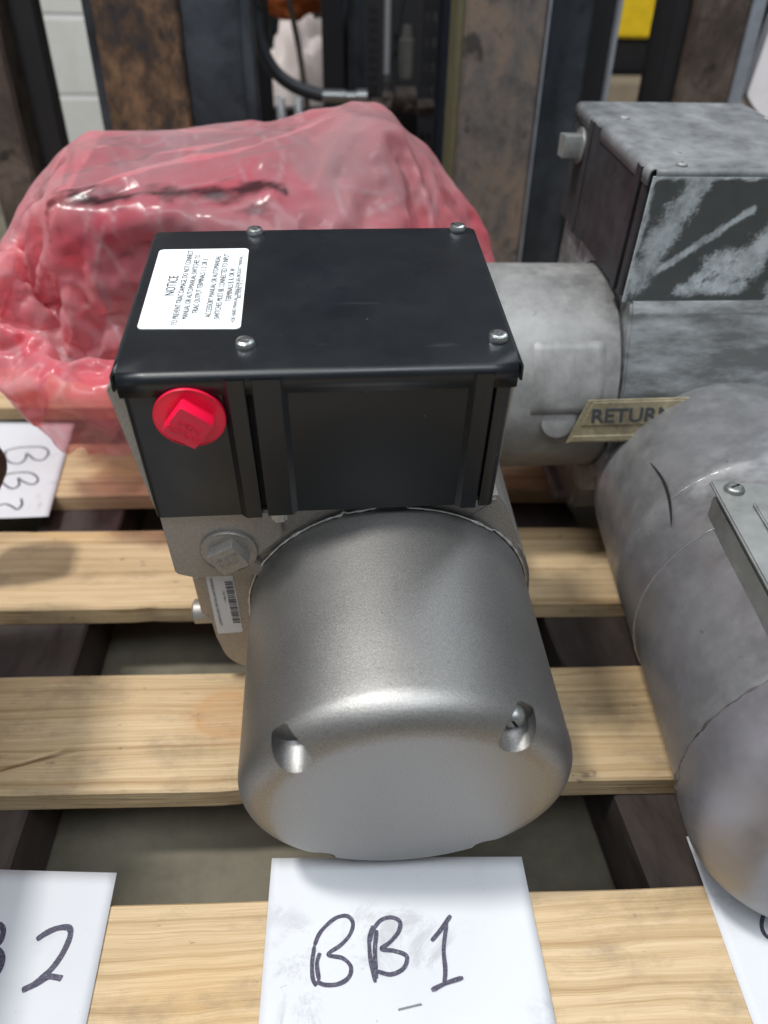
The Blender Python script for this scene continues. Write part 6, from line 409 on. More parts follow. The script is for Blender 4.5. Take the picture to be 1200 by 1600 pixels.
    [151,543,355,10,3,-2,-5,-6,-10,4,1,-4,-9,-8,-11,9,-1,-11,-2,-2,-11,11,2,-7,12,1,-3,-6,2,-21,-2,19,3,11,-1,22,6,-11,16,17,2,-1,-4,-25,0,-13,5,12,-3,-8,7,5,9,11,-13,-20,-5,2,7,17,15,10,2,10,22,1,-4,6,9,5,12,1,-9,8,-5,-4,20,-2,14,2,11,3,-6,14,1,-9,3,12,-1,17,13,5,-3,-2,-1,-20,11,-13,-4,-2,-18,-10,-17,-1,-3,0,-20,-1,-15,-8,-17,4,-5,-13,2,11,-12,4,-3,-18,-3,13,-13,8,-9,-18,11,3,-15,13,12,-15,14,4,-10,6,20,-12,9,16,-12,16,7,-15,17,5,-15,18,5,-17,19,4,-18,19,5,-15,19,3,-10,20,5,-5,20,5,-13,20,1,-11,21,2,-11,23,3,-10,20,-2,-8,22,-4,-8,23,6,-4,23,9,-3,22,9,-4,15,15,8,22,6,-8,21,8,-4,21,10,-3,18,11,6,14,14,7,19,13,7,18,10,-4,18,11,-9,17,2,-13,15,17,3,13,16,6,10,17,4,3,16,15,10,8,-8,3,8,-16,14,16,-2,11,20,0,13,15,-1,11,17,-2,13,17,-3,9,16,4,2,15,16,12,17,5,15,19,-9,16,14,-4,12,15,-8,15,15,-6,17,15,10,17,12,10,14,10,-10,14,13,-9,19,13,3,20,13,0,17,11,0,18,12,-1,15,14,-9],
    [160,548,356,0,-17,-11,7,10,-8,1,-8,-9,-5,9,-3,1,-12,-4,3,4,-16,10,2,-5,15,5,-9,0,-4,-25,6,19,7,3,5,21,1,-18,4,9,-14,12,-18,-24,0,-5,-14,11,-15,-1,-5,14,6,16,-5,-17,15,12,18,3,5,30,1,13,17,0,-6,8,1,1,12,-5,2,9,0,0,8,12,12,1,8,2,-9,18,-9,-5,13,3,-11,3,19,1,8,8,10,-12,-7,3,-14,-3,-21,-2,-11,-17,5,-19,-10,-14,2,-13,-12,10,-7,-14,-3,0,-21,6,2,-17,-2,9,-18,-8,2,-20,6,7,-22,16,11,-12,14,1,-11,14,19,-8,20,6,-12,16,6,-15,16,6,-16,18,6,-18,19,3,-17,18,4,-16,17,9,-13,14,15,-13,20,9,-13,20,6,-12,22,2,-9,22,1,-10,23,2,-10,21,4,-4,22,10,-2,23,10,-1,22,9,-4,18,13,4,18,10,4,21,9,-4,21,10,-1,20,9,1,17,10,7,10,14,12,18,11,-10,16,0,-14,16,12,-5,17,17,3,13,16,10,12,9,5,3,14,-1,6,17,8,16,11,-6,1,9,-14,14,19,2,10,19,1,12,15,3,12,17,-7,15,20,-2,9,15,4,0,16,14,14,17,-5,16,16,-6,15,17,-1,17,13,-1,22,14,-4,11,14,7,15,14,6,16,12,-13,18,11,-3,19,13,-4,18,10,7,15,10,1,15,12,1],
    [153,550,336,-2,-13,14,15,-8,-6,-1,16,-8,-11,-7,-5,14,3,-3,16,-8,-4,11,-2,-20,5,2,-24,-1,-7,6,16,11,-12,5,14,14,-13,-15,21,-12,4,-11,-7,-36,-2,11,-3,13,-18,-4,9,-8,11,11,14,-19,5,-7,-4,19,10,28,-1,16,17,-12,10,16,-4,-12,13,9,-5,11,1,13,12,-1,3,6,18,1,-11,14,7,-17,8,-10,11,9,12,-9,19,20,0,3,-6,-2,-25,-18,-4,-13,-6,-20,-6,-21,-23,-3,6,-18,4,4,-10,-22,6,0,-24,2,5,-29,19,8,-19,-28,-5,-14,0,17,-23,6,28,-14,18,-9,-14,24,7,-9,22,9,-11,16,3,-17,16,6,-17,17,6,-21,15,9,-16,17,10,-16,17,9,-15,19,11,-16,18,12,-13,19,10,-12,20,9,-9,22,8,-6,24,8,-3,23,8,-3,22,8,-2,21,9,-3,23,11,-2,21,9,-2,17,13,8,18,12,4,20,6,10,20,11,-3,21,5,-11,2,13,15,17,2,-9,15,6,-12,18,18,1,15,15,5,13,7,18,13,14,10,7,13,-16,13,13,-8,4,16,13,8,14,-13,5,11,4,10,20,4,13,19,-4,13,22,-3,14,11,-11,13,15,3,10,17,1,1,22,13,17,18,-6,17,16,4,19,14,-3,18,13,-8,20,14,-4,9,15,10,18,14,0,18,13,-4,20,11,1,20,6,4,17,12,1,13,6,-13],
]

# ---------------------------------------------------------------- setting: floor and far wall
bm = bmesh.new(); bmesh.ops.create_grid(bm, x_segments=4, y_segments=4, size=15)
f = link('floor', bm, 'floor', None, 0); f.location = (0, 6, -.0735); tag(f, kind='structure')
bm = bmesh.new(); box(bm, -6, 6, 3.6, 3.8, -.0725, 7)
wl = link('background', bm, 'blacksteel', None, 0); tag(wl, kind='structure')  # black backdrop for the dark hall, raised high to darken reflections in metal
wall = empty('block_wall', (0, 0, 0)); tag(wall, 'pale painted block wall behind the dark bars at the upper left', 'wall')
rows = 9
for r_ in range(rows):
    for c_ in range(4):
        bm = bmesh.new(); x = -1.75 + c_ * .40 + (.2 if r_ % 2 else 0); z = -.07 + r_ * .20
        x1 = min(x + .392, -.27)
        if x1 - x < .05: continue
        box(bm, x, x1, 2.6, 2.7, z, z + .192, .004, 1); link('block', bm, 'wall', wall, 0)
bm = bmesh.new(); box(bm, -1.75, -.28, 2.606, 2.69, -.07, 1.75); link('mortar', bm, 'white', wall, 0)

# ---------------------------------------------------------------- pallet
pallet = empty('pallet', (0, 0, 0)); tag(pallet, 'pale pine pallet with dark stringers carrying the machines and papers', 'pallet')
TH = .016
def board(x0, x1, yn, yf, slope, seed, knots=()):
    rnd = random.Random(seed); L = x1 - x0; W_ = yf - yn; n = 90; bm = bmesh.new()
    sec = [(-1, 0, 0), (-1, 1, .0012), (-1, 1, 0), (-.6, 1, 0), (-.2, 1, 0), (.2, 1, 0), (.6, 1, 0), (1, 1, 0), (1, 1, .0012), (1, 0, 0)]
    prof = [(-W_ / 2, -TH), (-W_ / 2, -.0016), (-W_ / 2 + .0014, 0), (-W_ / 4, 0), (0, 0), (W_ / 4, 0), (W_ / 2 - .0014, 0), (W_ / 2, -.0016), (W_ / 2, -TH)]
    rings = []
    for i in range(n + 1):
        u = i / n; x = -L / 2 + u * L; ring = []
        for j, (y, z) in enumerate(prof):
            e = noise.noise(Vector((x * 9 + seed * 5, j * .0 + (0 if j < 4 else 7), seed))) * .0010
            e2 = max(0, noise.noise(Vector((x * 60 + seed * 3, 3 if j < 4 else 11, seed))) - .25) * .0040 if j in (0, 1, 2, 6, 7, 8) else 0
            yy = y + (e + e2 if j < 4 else e - e2); zz = z + noise.noise(Vector((x * 6, y * 20, seed * 2))) * .0006 - (e2 * .25 if j in (2, 6) else 0)
            ring.append(bm.verts.new((x, yy, zz)))
        rings.append(ring)
    for a, b in zip(rings, rings[1:]):
        for j in range(len(prof)): k = (j + 1) % len(prof); bm.faces.new((a[j], a[k], b[k], b[j]))
    bm.faces.new(list(reversed(rings[0]))); bm.faces.new(rings[-1])
    bmesh.ops.recalc_face_normals(bm, faces=bm.faces[:])
    xm = (x0 + x1) / 2; o = link('board', bm, 'wood', pallet, 30)
    o.matrix_local = Matrix.Translation((xm, (yn + yf) / 2 + slope * xm, 0)) @ Matrix.Rotation(math.atan(slope), 4, 'Z'); return o
X0, X1 = -.62, .60
board(X0, X1, .110, .2060, -.056, 1)
board(X0, X1, .2735, .3690, -.058, 2).data.materials[0] = MAT['knotwood']
board(X0, X1, .4380, .5405, -.062, 3)
board(X0, X1, .6000, .7000, -.048, 4)
board(X0, X1, .7850, .8950, -.052, 5)
board(X0, X1, -.06, .045, -.056, 6)
for i, (a, b) in enumerate(((-.262, -.186), (.182, .252), (-.60, -.53), (.52, .58))):
    bm = bmesh.new(); box(bm, a, b, -.06, .88, -.072, -TH - .001, .002, 1)
    for v in bm.verts: v.co.x += noise.noise(v.co * 9) * .001
    link('stringer', bm, 'stringer', pallet, 30)
# long splinter lifting from the second-nearest board
bm = bmesh.new(); tube(bm, [(-.215, .300, .002), (-.19, .3045, .004), (-.170, .308, .007), (-.158, .3105, .0095)], [.0016, .0013, .0009, .0002], 5)
link('splinter', bm, 'wood', pallet)

# ---------------------------------------------------------------- actuators
AX = Matrix(((0.99972855, 0.01818417, -0.01456579), (-0.02043489, 0.98465835, -0.17329267), (0.01119115, 0.17354328, 0.98476266)))
def frame(loc, rot=None):
    m = (AX if rot is None else rot).to_4x4(); m.translation = Vector(loc); return m
def screw(bm, r, h, m=None, dirn=1):   # slotted pan head, axis +z
    seg = 20; prof = [(r, 0), (r * 1.0, h * .45), (r * .86, h * .85), (r * .6, h)]
    rings = []
    for rr, z in prof: rings.append([Vector((rr * math.cos(2 * math.pi * k / seg), rr * math.sin(2 * math.pi * k / seg), z)) for k in range(seg)])
    vs = [[bm.verts.new(m @ p if m is not None else p) for p in ring] for ring in rings]
    for A_, B_ in zip(vs, vs[1:]):
        for k in range(seg): bm.faces.new((A_[k], A_[(k + 1) % seg], B_[(k + 1) % seg], B_[k]))
    # top split by slot: two half caps proud, groove floor between
    s = r * .13; top = []
    g = []
    for x0, x1, z in ((-.62 * r, .62 * r, h * .55),):
        q = [bm.verts.new(m @ Vector(p) if m is not None else Vector(p)) for p in ((x0, -s, z), (x1, -s, z), (x1, s, z), (x0, s, z))]; g.append(q)
    for sg in (1, -1):
        pts = [Vector((.6 * r * math.cos(a), sg * max(s, .6 * r * math.sin(a)), h)) for a in np.linspace(0, math.pi, 11)]
        q = [bm.verts.new(m @ p if m is not None else p) for p in pts]
        bm.faces.new(q if sg > 0 else list(reversed(q)))
        p1, p2 = Vector((-.6 * r, sg * s, h)), Vector((.6 * r, sg * s, h)); p3, p4 = Vector((.62 * r, sg * s, h * .55)), Vector((-.62 * r, sg * s, h * .55))
        bm.faces.new([bm.verts.new(m @ p if m is not None else p) for p in (p1, p2, p3, p4)])
    bm.faces.new(g[0])
CR, CK, CF = .0822, .0088, .0170      # cap radius, draft, fillet
SEAM = .1235
def cap_r(y): return CR - CK * y
def act_cap(root, mat, detailed=True):
    bm = bmesh.new(); prof = []
    seg = 160 if detailed else 72
    for r_ in (.02, .04, .055): prof.append((r_, 0))
    for k in range(13):
        a = math.pi / 2 * k / 12; prof.append((CR - CF + CF * math.sin(a), CF - CF * math.cos(a)))
    for y in np.linspace(CF, SEAM, 14)[1:]: prof.append((cap_r(y), float(y)))
    lathe(bm, prof, seg, cap1=True)
    o = link('motor_cover', bm, mat, root, 40)
    if detailed:
        cut = bpy.data.meshes.new('cut'); b2 = bmesh.new()
        for ang in (53, 135, 232, 308):
            a = R(ang); cx, cz = .0744 * math.cos(a), .0744 * math.sin(a)
            lathe(b2, [(.0090, -.01), (.0090, .0138), (.0082, .0150)], 28, Matrix.Translation((cx, 0, cz)))
        b2.to_mesh(cut); b2.free(); cut.materials.append(MAT[mat])
        co = bpy.data.objects.new('cut', cut); col.objects.link(co); co.parent = root
        md = o.modifiers.new('pockets', 'BOOLEAN'); md.operation = 'DIFFERENCE'; md.solver = 'EXACT'; md.object = co
        bpy.context.view_layer.update()
        ev = o.evaluated_get(bpy.context.evaluated_depsgraph_get()); me = bpy.data.meshes.new_from_object(ev)
        o.modifiers.clear(); o.data = me; bpy.data.objects.remove(co)
        b3 = bmesh.new(); b3.from_mesh(me); es = [e for e in b3.edges if len(e.link_faces) == 2 and e.calc_face_angle(0) > R(28)]
        bmesh.ops.bevel(b3, geom=es, offset=.0007, segments=2, affect='EDGES', clamp_overlap=True); b3.to_mesh(me); b3.free()
        me.shade_smooth(); me.set_sharp_from_angle(angle=R(40))
    return o
HOUSE = rounded([(-.1192, .0840), (-.1192, .0370), (-.1088, .0330), (-.1062, -.030), (-.1010, -.0640), (-.045, -.0680), (.0, -.100), (.052, -.092), (.0845, -.045),
         (.0858, .0), (.0815, .024), (.0610, .0765), (.0560, .0835)], [0, .004, .001, .02, .022, .01, .02, .02, .02, .02, .02, .004, .001], 6)
def act_housing(root, mat):
    bm = bmesh.new(); prism(bm, HOUSE, .1250, .2500, bev=.0016)
    o = link('gear_housing', bm, mat, root, 30)
    return o
def act_box(root, matp, matl, mats):
    # back shell of the control box, bare metal sides
    bm = bmesh.new(); prism(bm, [(-.1200, .088), (-.1262, .160), (-.1215, .1655), (.0500, .1655), (.0530, .160), (.0515, .088)], .1225, .252)
    link('box_shell', bm, mats, root, 30)
    # front panel with two hat-shaped folds and open slits
    def sheet(pts, z0, z1, name='x', bmx=None):
        a = [bmx.verts.new((x, y, z0)) for x, y in pts]; b = [bmx.verts.new((x, y, z1)) for x, y in pts]
        c = [bmx.verts.new((x, y + .0012, z0)) for x, y in pts]
        for i in range(len(pts) - 1):
            bmx.faces.new((a[i], a[i + 1], b[i + 1], b[i])); bmx.faces.new((a[i + 1], a[i], c[i], c[i + 1]))
        return a
    zt, zb = .1680, .0853
    bm = bmesh.new(); Y = .1180
    arc = [(-.1192 + .0032 - .0032 * math.cos(t), Y + .0032 - .0032 * math.sin(t)) for t in np.linspace(0, math.pi / 2, 6)]
    sheet([(-.1192, .1225)] + arc + [(-.0768, Y), (-.0738, Y - .0026), (-.0668, Y - .0026), (-.0664, Y - .0022), (-.0664, Y + .003)], zb, zt, bmx=bm)
    sheet([(-.0634, Y + .003), (-.0634, Y - .0024), (-.0630, Y - .0026), (-.0512, Y - .0026), (-.0486, Y)] + [(float(x), Y) for x in np.linspace(-.04, .029, 6)] +
          [(.0312, Y), (.0336, Y - .0026), (.0412, Y - .0026), (.0416, Y - .0022), (.0416, Y + .003)], zb + .0010, zt, bmx=bm)
    arc = [(.0510 - .0032 + .0032 * math.sin(t), Y - .0008 + .0032 - .0032 * math.cos(t)) for t in np.linspace(0, math.pi / 2, 6)]
    sheet([(.0436, Y + .003), (.0436, Y - .0006), (.0439, Y - .0008)] + arc + [(.0510, .1225)], zb + .0004, zt, bmx=bm)
    link('front_panel', bm, matp, root, 25)
    for xa, xb in ((-.0672, -.0628), (.0409, .0442)):
        bm = bmesh.new(); box(bm, xa, xb, Y + .0032, Y + .0040, zb + .003, zt - .002); link('slot_shade', bm, 'dark', root, 0)  # black strip paints the shade inside the open slit
    # lid: bent sheet
    T_ = .0013; z = .1702; yf, yb = .1166, .2570; r = .0042; xl, xr = -.1198, .0522
    prof = [(yf, z - .0105), (yf, z - r)] + [(yf + r - r * math.cos(a), z - r + r * math.sin(a)) for a in np.linspace(.2, math.pi / 2, 7)]
    n1 = len(prof)
    prof += [(float(y), z) for y in np.linspace(yf + r + .01, yb - r - .01, 5)] + [(yb - r + r * math.sin(a), z - r + r * math.cos(a)) for a in np.linspace(0, math.pi / 2, 7)] + [(yb, z - .0095)]
    bm = bmesh.new(); xs = [xl, xl + .012] + [float(x) for x in np.linspace(xl + .03, xr - .03, 6)] + [xr - .012, xr]
    g = [[bm.verts.new((x, y, zz + .0003 * math.sin((x - xl) * 18))) for y, zz in prof] for x in xs]
    for a, b in zip(g, g[1:]):
        for j in range(len(prof) - 1): bm.faces.new((a[j], b[j], b[j + 1], a[j + 1]))
    # side lips joined to the flat
    flat = [j for j, (y, zz) in enumerate(prof) if abs(zz - z) < 1e-6]
    for side, col_, sx in ((0, g[0], -1), (1, g[-1], 1)):
        base = [col_[j] for j in flat]; prev = base
        rr = .0030
        for a in list(np.linspace(.3, math.pi / 2, 5)) + ['end']:
            cur = []
            for k, v in enumerate(base):
                yy = v.co.y
                if k == 0: yy -= .0012 if a == 'end' else 0
                if a == 'end': cur.append(bm.verts.new((v.co.x + sx * rr, yy, z - .0090)))
                else: cur.append(bm.verts.new((v.co.x + sx * rr * math.sin(a), yy, z - rr + rr * math.cos(a))))
            for k in range(len(base) - 1): bm.faces.new((prev[k], prev[k + 1], cur[k + 1], cur[k]) if sx > 0 else (prev[k + 1], prev[k], cur[k], cur[k + 1]))
            prev = cur
    bmesh.ops.recalc_face_normals(bm, faces=bm.faces[:])
    lid = link('lid', bm, matl, root, 40)
    md = lid.modifiers.new('sheet', 'SOLIDIFY'); md.thickness = T_; md.offset = -1
    return lid, z
def plug(root, loc, r, head, mat, name, ang, label=None, rotm=None, txt=None, txtrot=0, mats='silver2', hs=.0165, depth=.009):
    b = Matrix.Translation(loc) @ (rotm or Matrix()); bm = bmesh.new()
    lathe(bm, [(r * .97, .0), (r, -.0007), (r, -.0020), (r * .985, -.0026), (r * .965, -.0026), (r * .955, -.0022), (r * .3, -.0022)], 48, b)
    h = hs / 2
    sq = rounded([(-h, -h), (-h, h), (h, h), (h, -h)], .0009, 2)
    sq = [(x * math.cos(ang) - z * math.sin(ang), x * math.sin(ang) + z * math.cos(ang)) for x, z in sq]
    b2 = b
    prism(bm, sq, -.0022 - depth, -.0020, b2)
    bmesh.ops.recalc_face_normals(bm, faces=bm.faces[:])
    o = link(name, bm, mat, root, 35)
    if label: o['label'] = label
    if txt:
        for i, s in enumerate(txt):
            up = .0018 - i * .0045
            ca, sa = math.cos(txtrot), math.sin(txtrot)
            p = b @ Vector((-sa * up, -.0023 - depth, ca * up))
            m = b.to_3x3().to_4x4() @ basis((ca, 0, sa), (-sa, 0, ca), (0, -1, 0), (0, 0, 0)); m.translation = p
            text(s, .0044, mat, o, m, .0003, 'embossed_lettering', 'CENTER', .86)
    return o
def torus_seam(root, y, r, mat, name, amp=.0006, wid=.0006, seed=1, jag=True):
    rnd = random.Random(seed); pts = []; rad = []; n = 260
    off = 0
    for k in range(n):
        a = 2 * math.pi * k / n
        if jag and rnd.random() < .13: off = rnd.choice([0, 0, 0, -.0024, -.0016, .0012])
        yy = y + off + noise.noise(Vector((k * .35, seed, 0))) * amp
        pts.append((r * math.cos(a), yy, r * math.sin(a))); rad.append(wid * (0.35 + 1.1 * abs(noise.noise(Vector((k * .21, 4, seed))))))
    bm = bmesh.new(); tube(bm, pts, rad, 6, True); return link(name, bm, mat, root, 60)

def actuator(fr, label, group, cap='silver', house='silver2', panel='black', lid='black', shell='silver2', pluglow='silver2', detailed=True):
    root = empty('valve_actuator', mat=fr); tag(root, label, 'actuator', group)
    act_cap(root, cap, detailed); act_housing(root, house)
    ld, z = act_box(root, panel, lid, shell)
    for x, y in ((-.0665, .1385), (.0465, .1390), (-.0675, .2500), (.0445, .2510)):
        bm = bmesh.new(); rz = random.uniform(-.5, .9)
        screw(bm, .0046 if detailed else .0036, .0030 if detailed else .0018, Matrix.Translation((x, y, z + .0003)) @ Matrix.Rotation(rz, 4, 'Z'))
        link('lid_screw', bm, 'zinc' if detailed else 'dustcap', root, 40)
    # rear cover (hidden from the front)
    bm = bmesh.new(); lathe(bm, [(.079, .2505), (.080, .262), (.080, .300), (.072, .310), (.03, .312)], 48); link('rear_cover', bm, house, root, 35)
    return root, ld, z

# --- main actuator
OM = (.0382, .2042, .0800)
main, lid, LZ = actuator(frame(OM), 'satin silver actuator with clean black box and red plug, behind the BB1 paper', 'valve actuators on the pallet')
torus_seam(main, SEAM + .0006, cap_r(SEAM) + .0010, 'brightseam', 'seam_flash', wid=.0013, seed=3)
torus_seam(main, SEAM + .0028, cap_r(SEAM) + .0034, 'silver2', 'seam_bead', .0003, .0011, 9, False)
for ang, y in ((53, .0052),):
    a = R(ang); bm = bmesh.new()
    m = Matrix.Translation((.0738 * math.cos(a), .0150, .0738 * math.sin(a))) @ Matrix.Rotation(R(90), 4, 'X') @ Matrix.Rotation(R(-62), 4, 'Z')
    screw(bm, .0054, .0062, m); link('cover_screw', bm, 'fitting', main, 40)
# bracket shoulder: raised plate on the left of the cover, its step runs down into the round seam
sh = rounded([(-.1186, .0835), (-.1186, .0374), (-.1090, .0334), (-.066, .0334), (-.0750, .0470), (-.0577, .0640), (-.0577, .0835)], [0, .0035, 0, 0, 0, .004, .002], 5)
bm = bmesh.new(); prism(bm, sh, .1213, .1249, bev=.0009); link('bracket_plate', bm, 'silver2', main, 30)
bm = bmesh.new(); box(bm, -.0625, -.0545, .1190, .1228, .0760, .0850, .0015, 2); link('bracket_tab', bm, 'zinc', main, 40)
RP = plug(main, (-.0920, .1180, .1486), .0158, None, 'red', 'plug', 0.87 - 1.55, 'red plastic thread plug with square head', None, ('CAPLUGS', 'P-68-H'), R(143), hs=.0162, depth=.0075)
SP = plug(main, (-.0872, .1213, .0560), .0152, None, 'silver2', 'plug', R(-62), 'thread plug painted silver with square head', None, ('CAPLUGS', 'P-68-H'), R(28), hs=.0162, depth=.0065)
# notice label on the lid
nb = Matrix.Translation((0, 0, LZ + .0003))
poly = rounded([(-.1160, .1540), (-.0695, .1520), (-.0698, .2318), (-.1163, .2318)], .0025, 4)
bm = bmesh.new(); a = [bm.verts.new((x, y, LZ + .0005)) for x, y in poly]; b = [bm.verts.new((x, y, LZ - .0001)) for x, y in poly]
bm.faces.new(a)
for i in range(len(a)): bm.faces.new((a[i], b[i], b[(i + 1) % len(a)], a[(i + 1) % len(a)]))
lab = link('notice_label', bm, 'label', main, 0)
def ltext(s, size, x, yc=.193, sx=.8):
    text(s, size, 'print', lab, basis((0, 1, 0), (-1, 0, 0), (0, 0, 1), (x, yc, LZ + .0007)), 0, 'lettering', 'CENTER', sx, space=1.0)
ltext('NOTICE', .0068, -.1030)
for s, x in (('TO PREVENT TRIAC DAMAGE, DO NOT CONNECT', -.0985), ('MANUAL OR AUTO/MANUAL SWITCHES TO', -.0943), ('TRIAC OUTPUT TERMINALS 1, 2, OR 3', -.0901)): ltext(s, .0040, x, .193, .80)
for s, x in (('ACCESSORY MANUAL OR AUTO/MANUAL', -.0838), ('SWITCHES MUST BE CONNECTED TO INPUT', -.0796), ('TERMINALS B, R, OR W', -.0754)): ltext(s, .0040, x, .193, .80)
for s, x in (('FOR HARD MANUAL OPERATION SEE PRODUCT MANUAL', -.0738 + .0014), ('SECTIONS 1.6, 5, 1.7', -.0706 - .0004)): ltext(s, .0027, x, .190, .92)
# barcode label on the lower tab
fb = .1248
bm = bmesh.new(); poly = rounded([(-.1036, .0312), (-.0886, .0318), (-.0890, -.0232), (-.1044, -.0240)], .0016, 4)
a = [bm.verts.new((x, fb - .0003, z)) for x, z in poly]; bm.faces.new(a); b = [bm.verts.new((x, fb, z)) for x, z in poly]
for i in range(len(a)): bm.faces.new((a[i], b[i], b[(i + 1) % len(a)], a[(i + 1) % len(a)]))
bmesh.ops.recalc_face_normals(bm, faces=bm.faces[:]); bl = link('barcode_label', bm, plain('label_matt', (.66, .66, .67), .6, 0, .02, 20, 0), main, 0)
bm = bmesh.new(); z = .0258; rb = random.Random(11)
while z > -.0135:
    h = rb.choice([.0003, .0003, .0005, .0008]); 
    vs = [bm.verts.new(p) for p in ((-.0938, fb - .0006, z), (-.0893, fb - .0006, z), (-.0893, fb - .0006, z - h), (-.0938, fb - .0006, z - h))]; bm.faces.new(vs)
    z -= h + rb.choice([.0003, .0004, .0006, .0009])
link('barcode', bm, 'print', bl, 0)
text('TAMPERING WITH THIS LABEL VOIDS WARRANTY', .0023, 'print', bl, basis((0, 0, -1), (1, 0, 0), (0, -1, 0), (-.1018, fb - .0006, .0295)), 0, 'lettering', 'LEFT', .86)
text('71306 / 9604 11', .0020, 'print', bl, basis((0, 0, -1), (1, 0, 0), (0, -1, 0), (-.0962, fb - .0006, .018)), 0, 'lettering', 'LEFT', .8)
# side lug with its bolt on the left
bm = bmesh.new(); box(bm, -.1190, -.1040, .150, .168, -.040, .002, .002, 2); link('side_lug', bm, 'silver2', main, 35)
bm = bmesh.new(); lathe(bm, [(.0065, 0), (.0082, .0012), (.0082, .013), (.0060, .0145)], 24, Matrix.Translation((-.1115, .158, -.0440)) @ Matrix.Rotation(R(90), 4, 'Z')); link('side_bolt', bm, 'silver2', main, 40)

# --- dusty actuator behind on the right, turned a quarter so that its box side faces us
pit = R(6.0)
Rr = Matrix.Rotation(R(-90 - 1.5), 3, 'Z') @ Matrix.Rotation(pit, 3, 'Y') 
back, lid2, _ = actuator(frame((.101, .552, .149), Rr), 'dusty grey actuator with powder-smeared black box, turned sideways behind the silver one', 'valve actuators on the pallet', 'dustcap', 'dusthouse', 'dustpanel', 'dustlid', 'dustpanel', detailed=False)
lid2['label'] = 'black lid grey with dust'
def dust_grid(root, name, mat, x, y0, y1, z0, z1, smears, nu=120, nv=80, edge=.003, thick=.0012):
    # sheet in plane x = const; per-vertex dust from real wiped smears (capsules with ragged edges)
    bm = bmesh.new(); lay = bm.verts.layers.float.new('dust'); g = []
    for i in range(nu + 1):
        rowv = []
        for j in range(nv + 1):
            y = y0 + (y1 - y0) * i / nu; z = z0 + (z1 - z0) * j / nv
            v = bm.verts.new((x, y, z)); d = 0
            nz = noise.fractal(Vector((y * 90, z * 90, 3)), 1, 2.2, 5) ; fine = noise.noise(Vector((y * 700, z * 700, 1)))
            for (ay, az, by, bz, r, op) in smears:
                ab = Vector((by - ay, bz - az)); ap = Vector((y - ay, z - az)); t = max(0, min(1, ap.dot(ab) / max(ab.length_squared, 1e-9))); dd = (ap - ab * t).length
                d = max(d, op * max(0, min(1, (r * (1.12 + .5 * nz) - dd) / (r * .55) + fine * .9 + .15 * nz)))
            e = min(y - y0, y1 - y, z1 - z); d = max(d, max(0, min(1, (.0028 * (1 + nz) - e) / .0015)) * .85)
            v[lay] = d; rowv.append(v)
        g.append(rowv)
    for a, b in zip(g, g[1:]):
        for j in range(nv): bm.faces.new((a[j], b[j], b[j + 1], a[j + 1]))
    bmesh.ops.recalc_face_normals(bm, faces=bm.faces[:])
    o = link(name, bm, mat, root, 0); md = o.modifiers.new('t', 'SOLIDIFY'); md.thickness = thick; md.offset = 0
    return o
sm = [(.124, .095, .149, .160, .0085, .75), (.128, .118, .140, .145, .008, .6), (.136, .104, .190, .146, .0028, .8), (.190, .100, .205, .120, .011, .9), (.176, .108, .182, .110, .0095, 1.), (.158, .092, .200, .094, .0055, 1.), (.166, .098, .168, .100, .005, 1.),
      (.205, .110, .222, .165, .010, .7), (.230, .09, .245, .16, .012, .7), (.150, .150, .152, .152, .003, .5)]
dust_grid(back, 'side_panel', 'dustside', .0548, .1190, .2500, .0830, .1660, sm)
# thick pad and round boss cast into the cap, camera side (local +x, upper)
def curved_pad(root, a0, a1, y0, y1, r, th, mat, name, rc=.006):
    bm = bmesh.new(); n = 14; top = []; 
    def P(u, v, rr): return Vector((rr * math.cos(u), v, rr * math.sin(u)))
    g = [[bm.verts.new(P(a0 + (a1 - a0) * i / n, y0 + (y1 - y0) * j / n, r + (th if 0 < i < n and 0 < j < n else -.001))) for j in range(n + 1)] for i in range(n + 1)]
    for a, b in zip(g, g[1:]):
        for j in range(n): bm.faces.new((a[j], a[j + 1], b[j + 1], b[j]))
    bmesh.ops.recalc_face_normals(bm, faces=bm.faces[:]); return link(name, bm, mat, root, 50)
curved_pad(back, R(4), R(44), .058, .1135, .0814, .0018, 'dustcap', 'cast_pad')
bm = bmesh.new(); mm = basis((0, 1, 0), (1, 0, -.0), (0, 0, 1), (0, 0, 0))
lathe(bm, [(.013, 0), (.013, -.0008), (.012, -.0012), (.004, -.0012)], 32, Matrix.Rotation(R(14), 4, 'Y').inverted() @ Matrix.Translation((.0795, .082, -.018)) @ Matrix.Rotation(R(90), 4, 'Z')); link('cast_boss', bm, 'dustcap', back, 40)
torus_seam(back, SEAM + .0015, cap_r(SEAM) + .0012, 'dark', 'cover_seam', .0001, .0007, 5, False)
bm = bmesh.new(); lathe(bm, [(.0835, .2440), (.0885, .2440), (.0885, .2520), (.0855, .2535), (.0855, .2620), (.0885, .2640), (.0885, .2700), (.080, .2740)], 64); link('rear_flange', bm, 'dusthouse', back, 35)
plug(back, (-.0920, .1180, .1450), .0130, None, 'tbox', 'plug', R(5), 'grey dusty square-headed plug', None, None, 0, hs=.016, depth=.014)
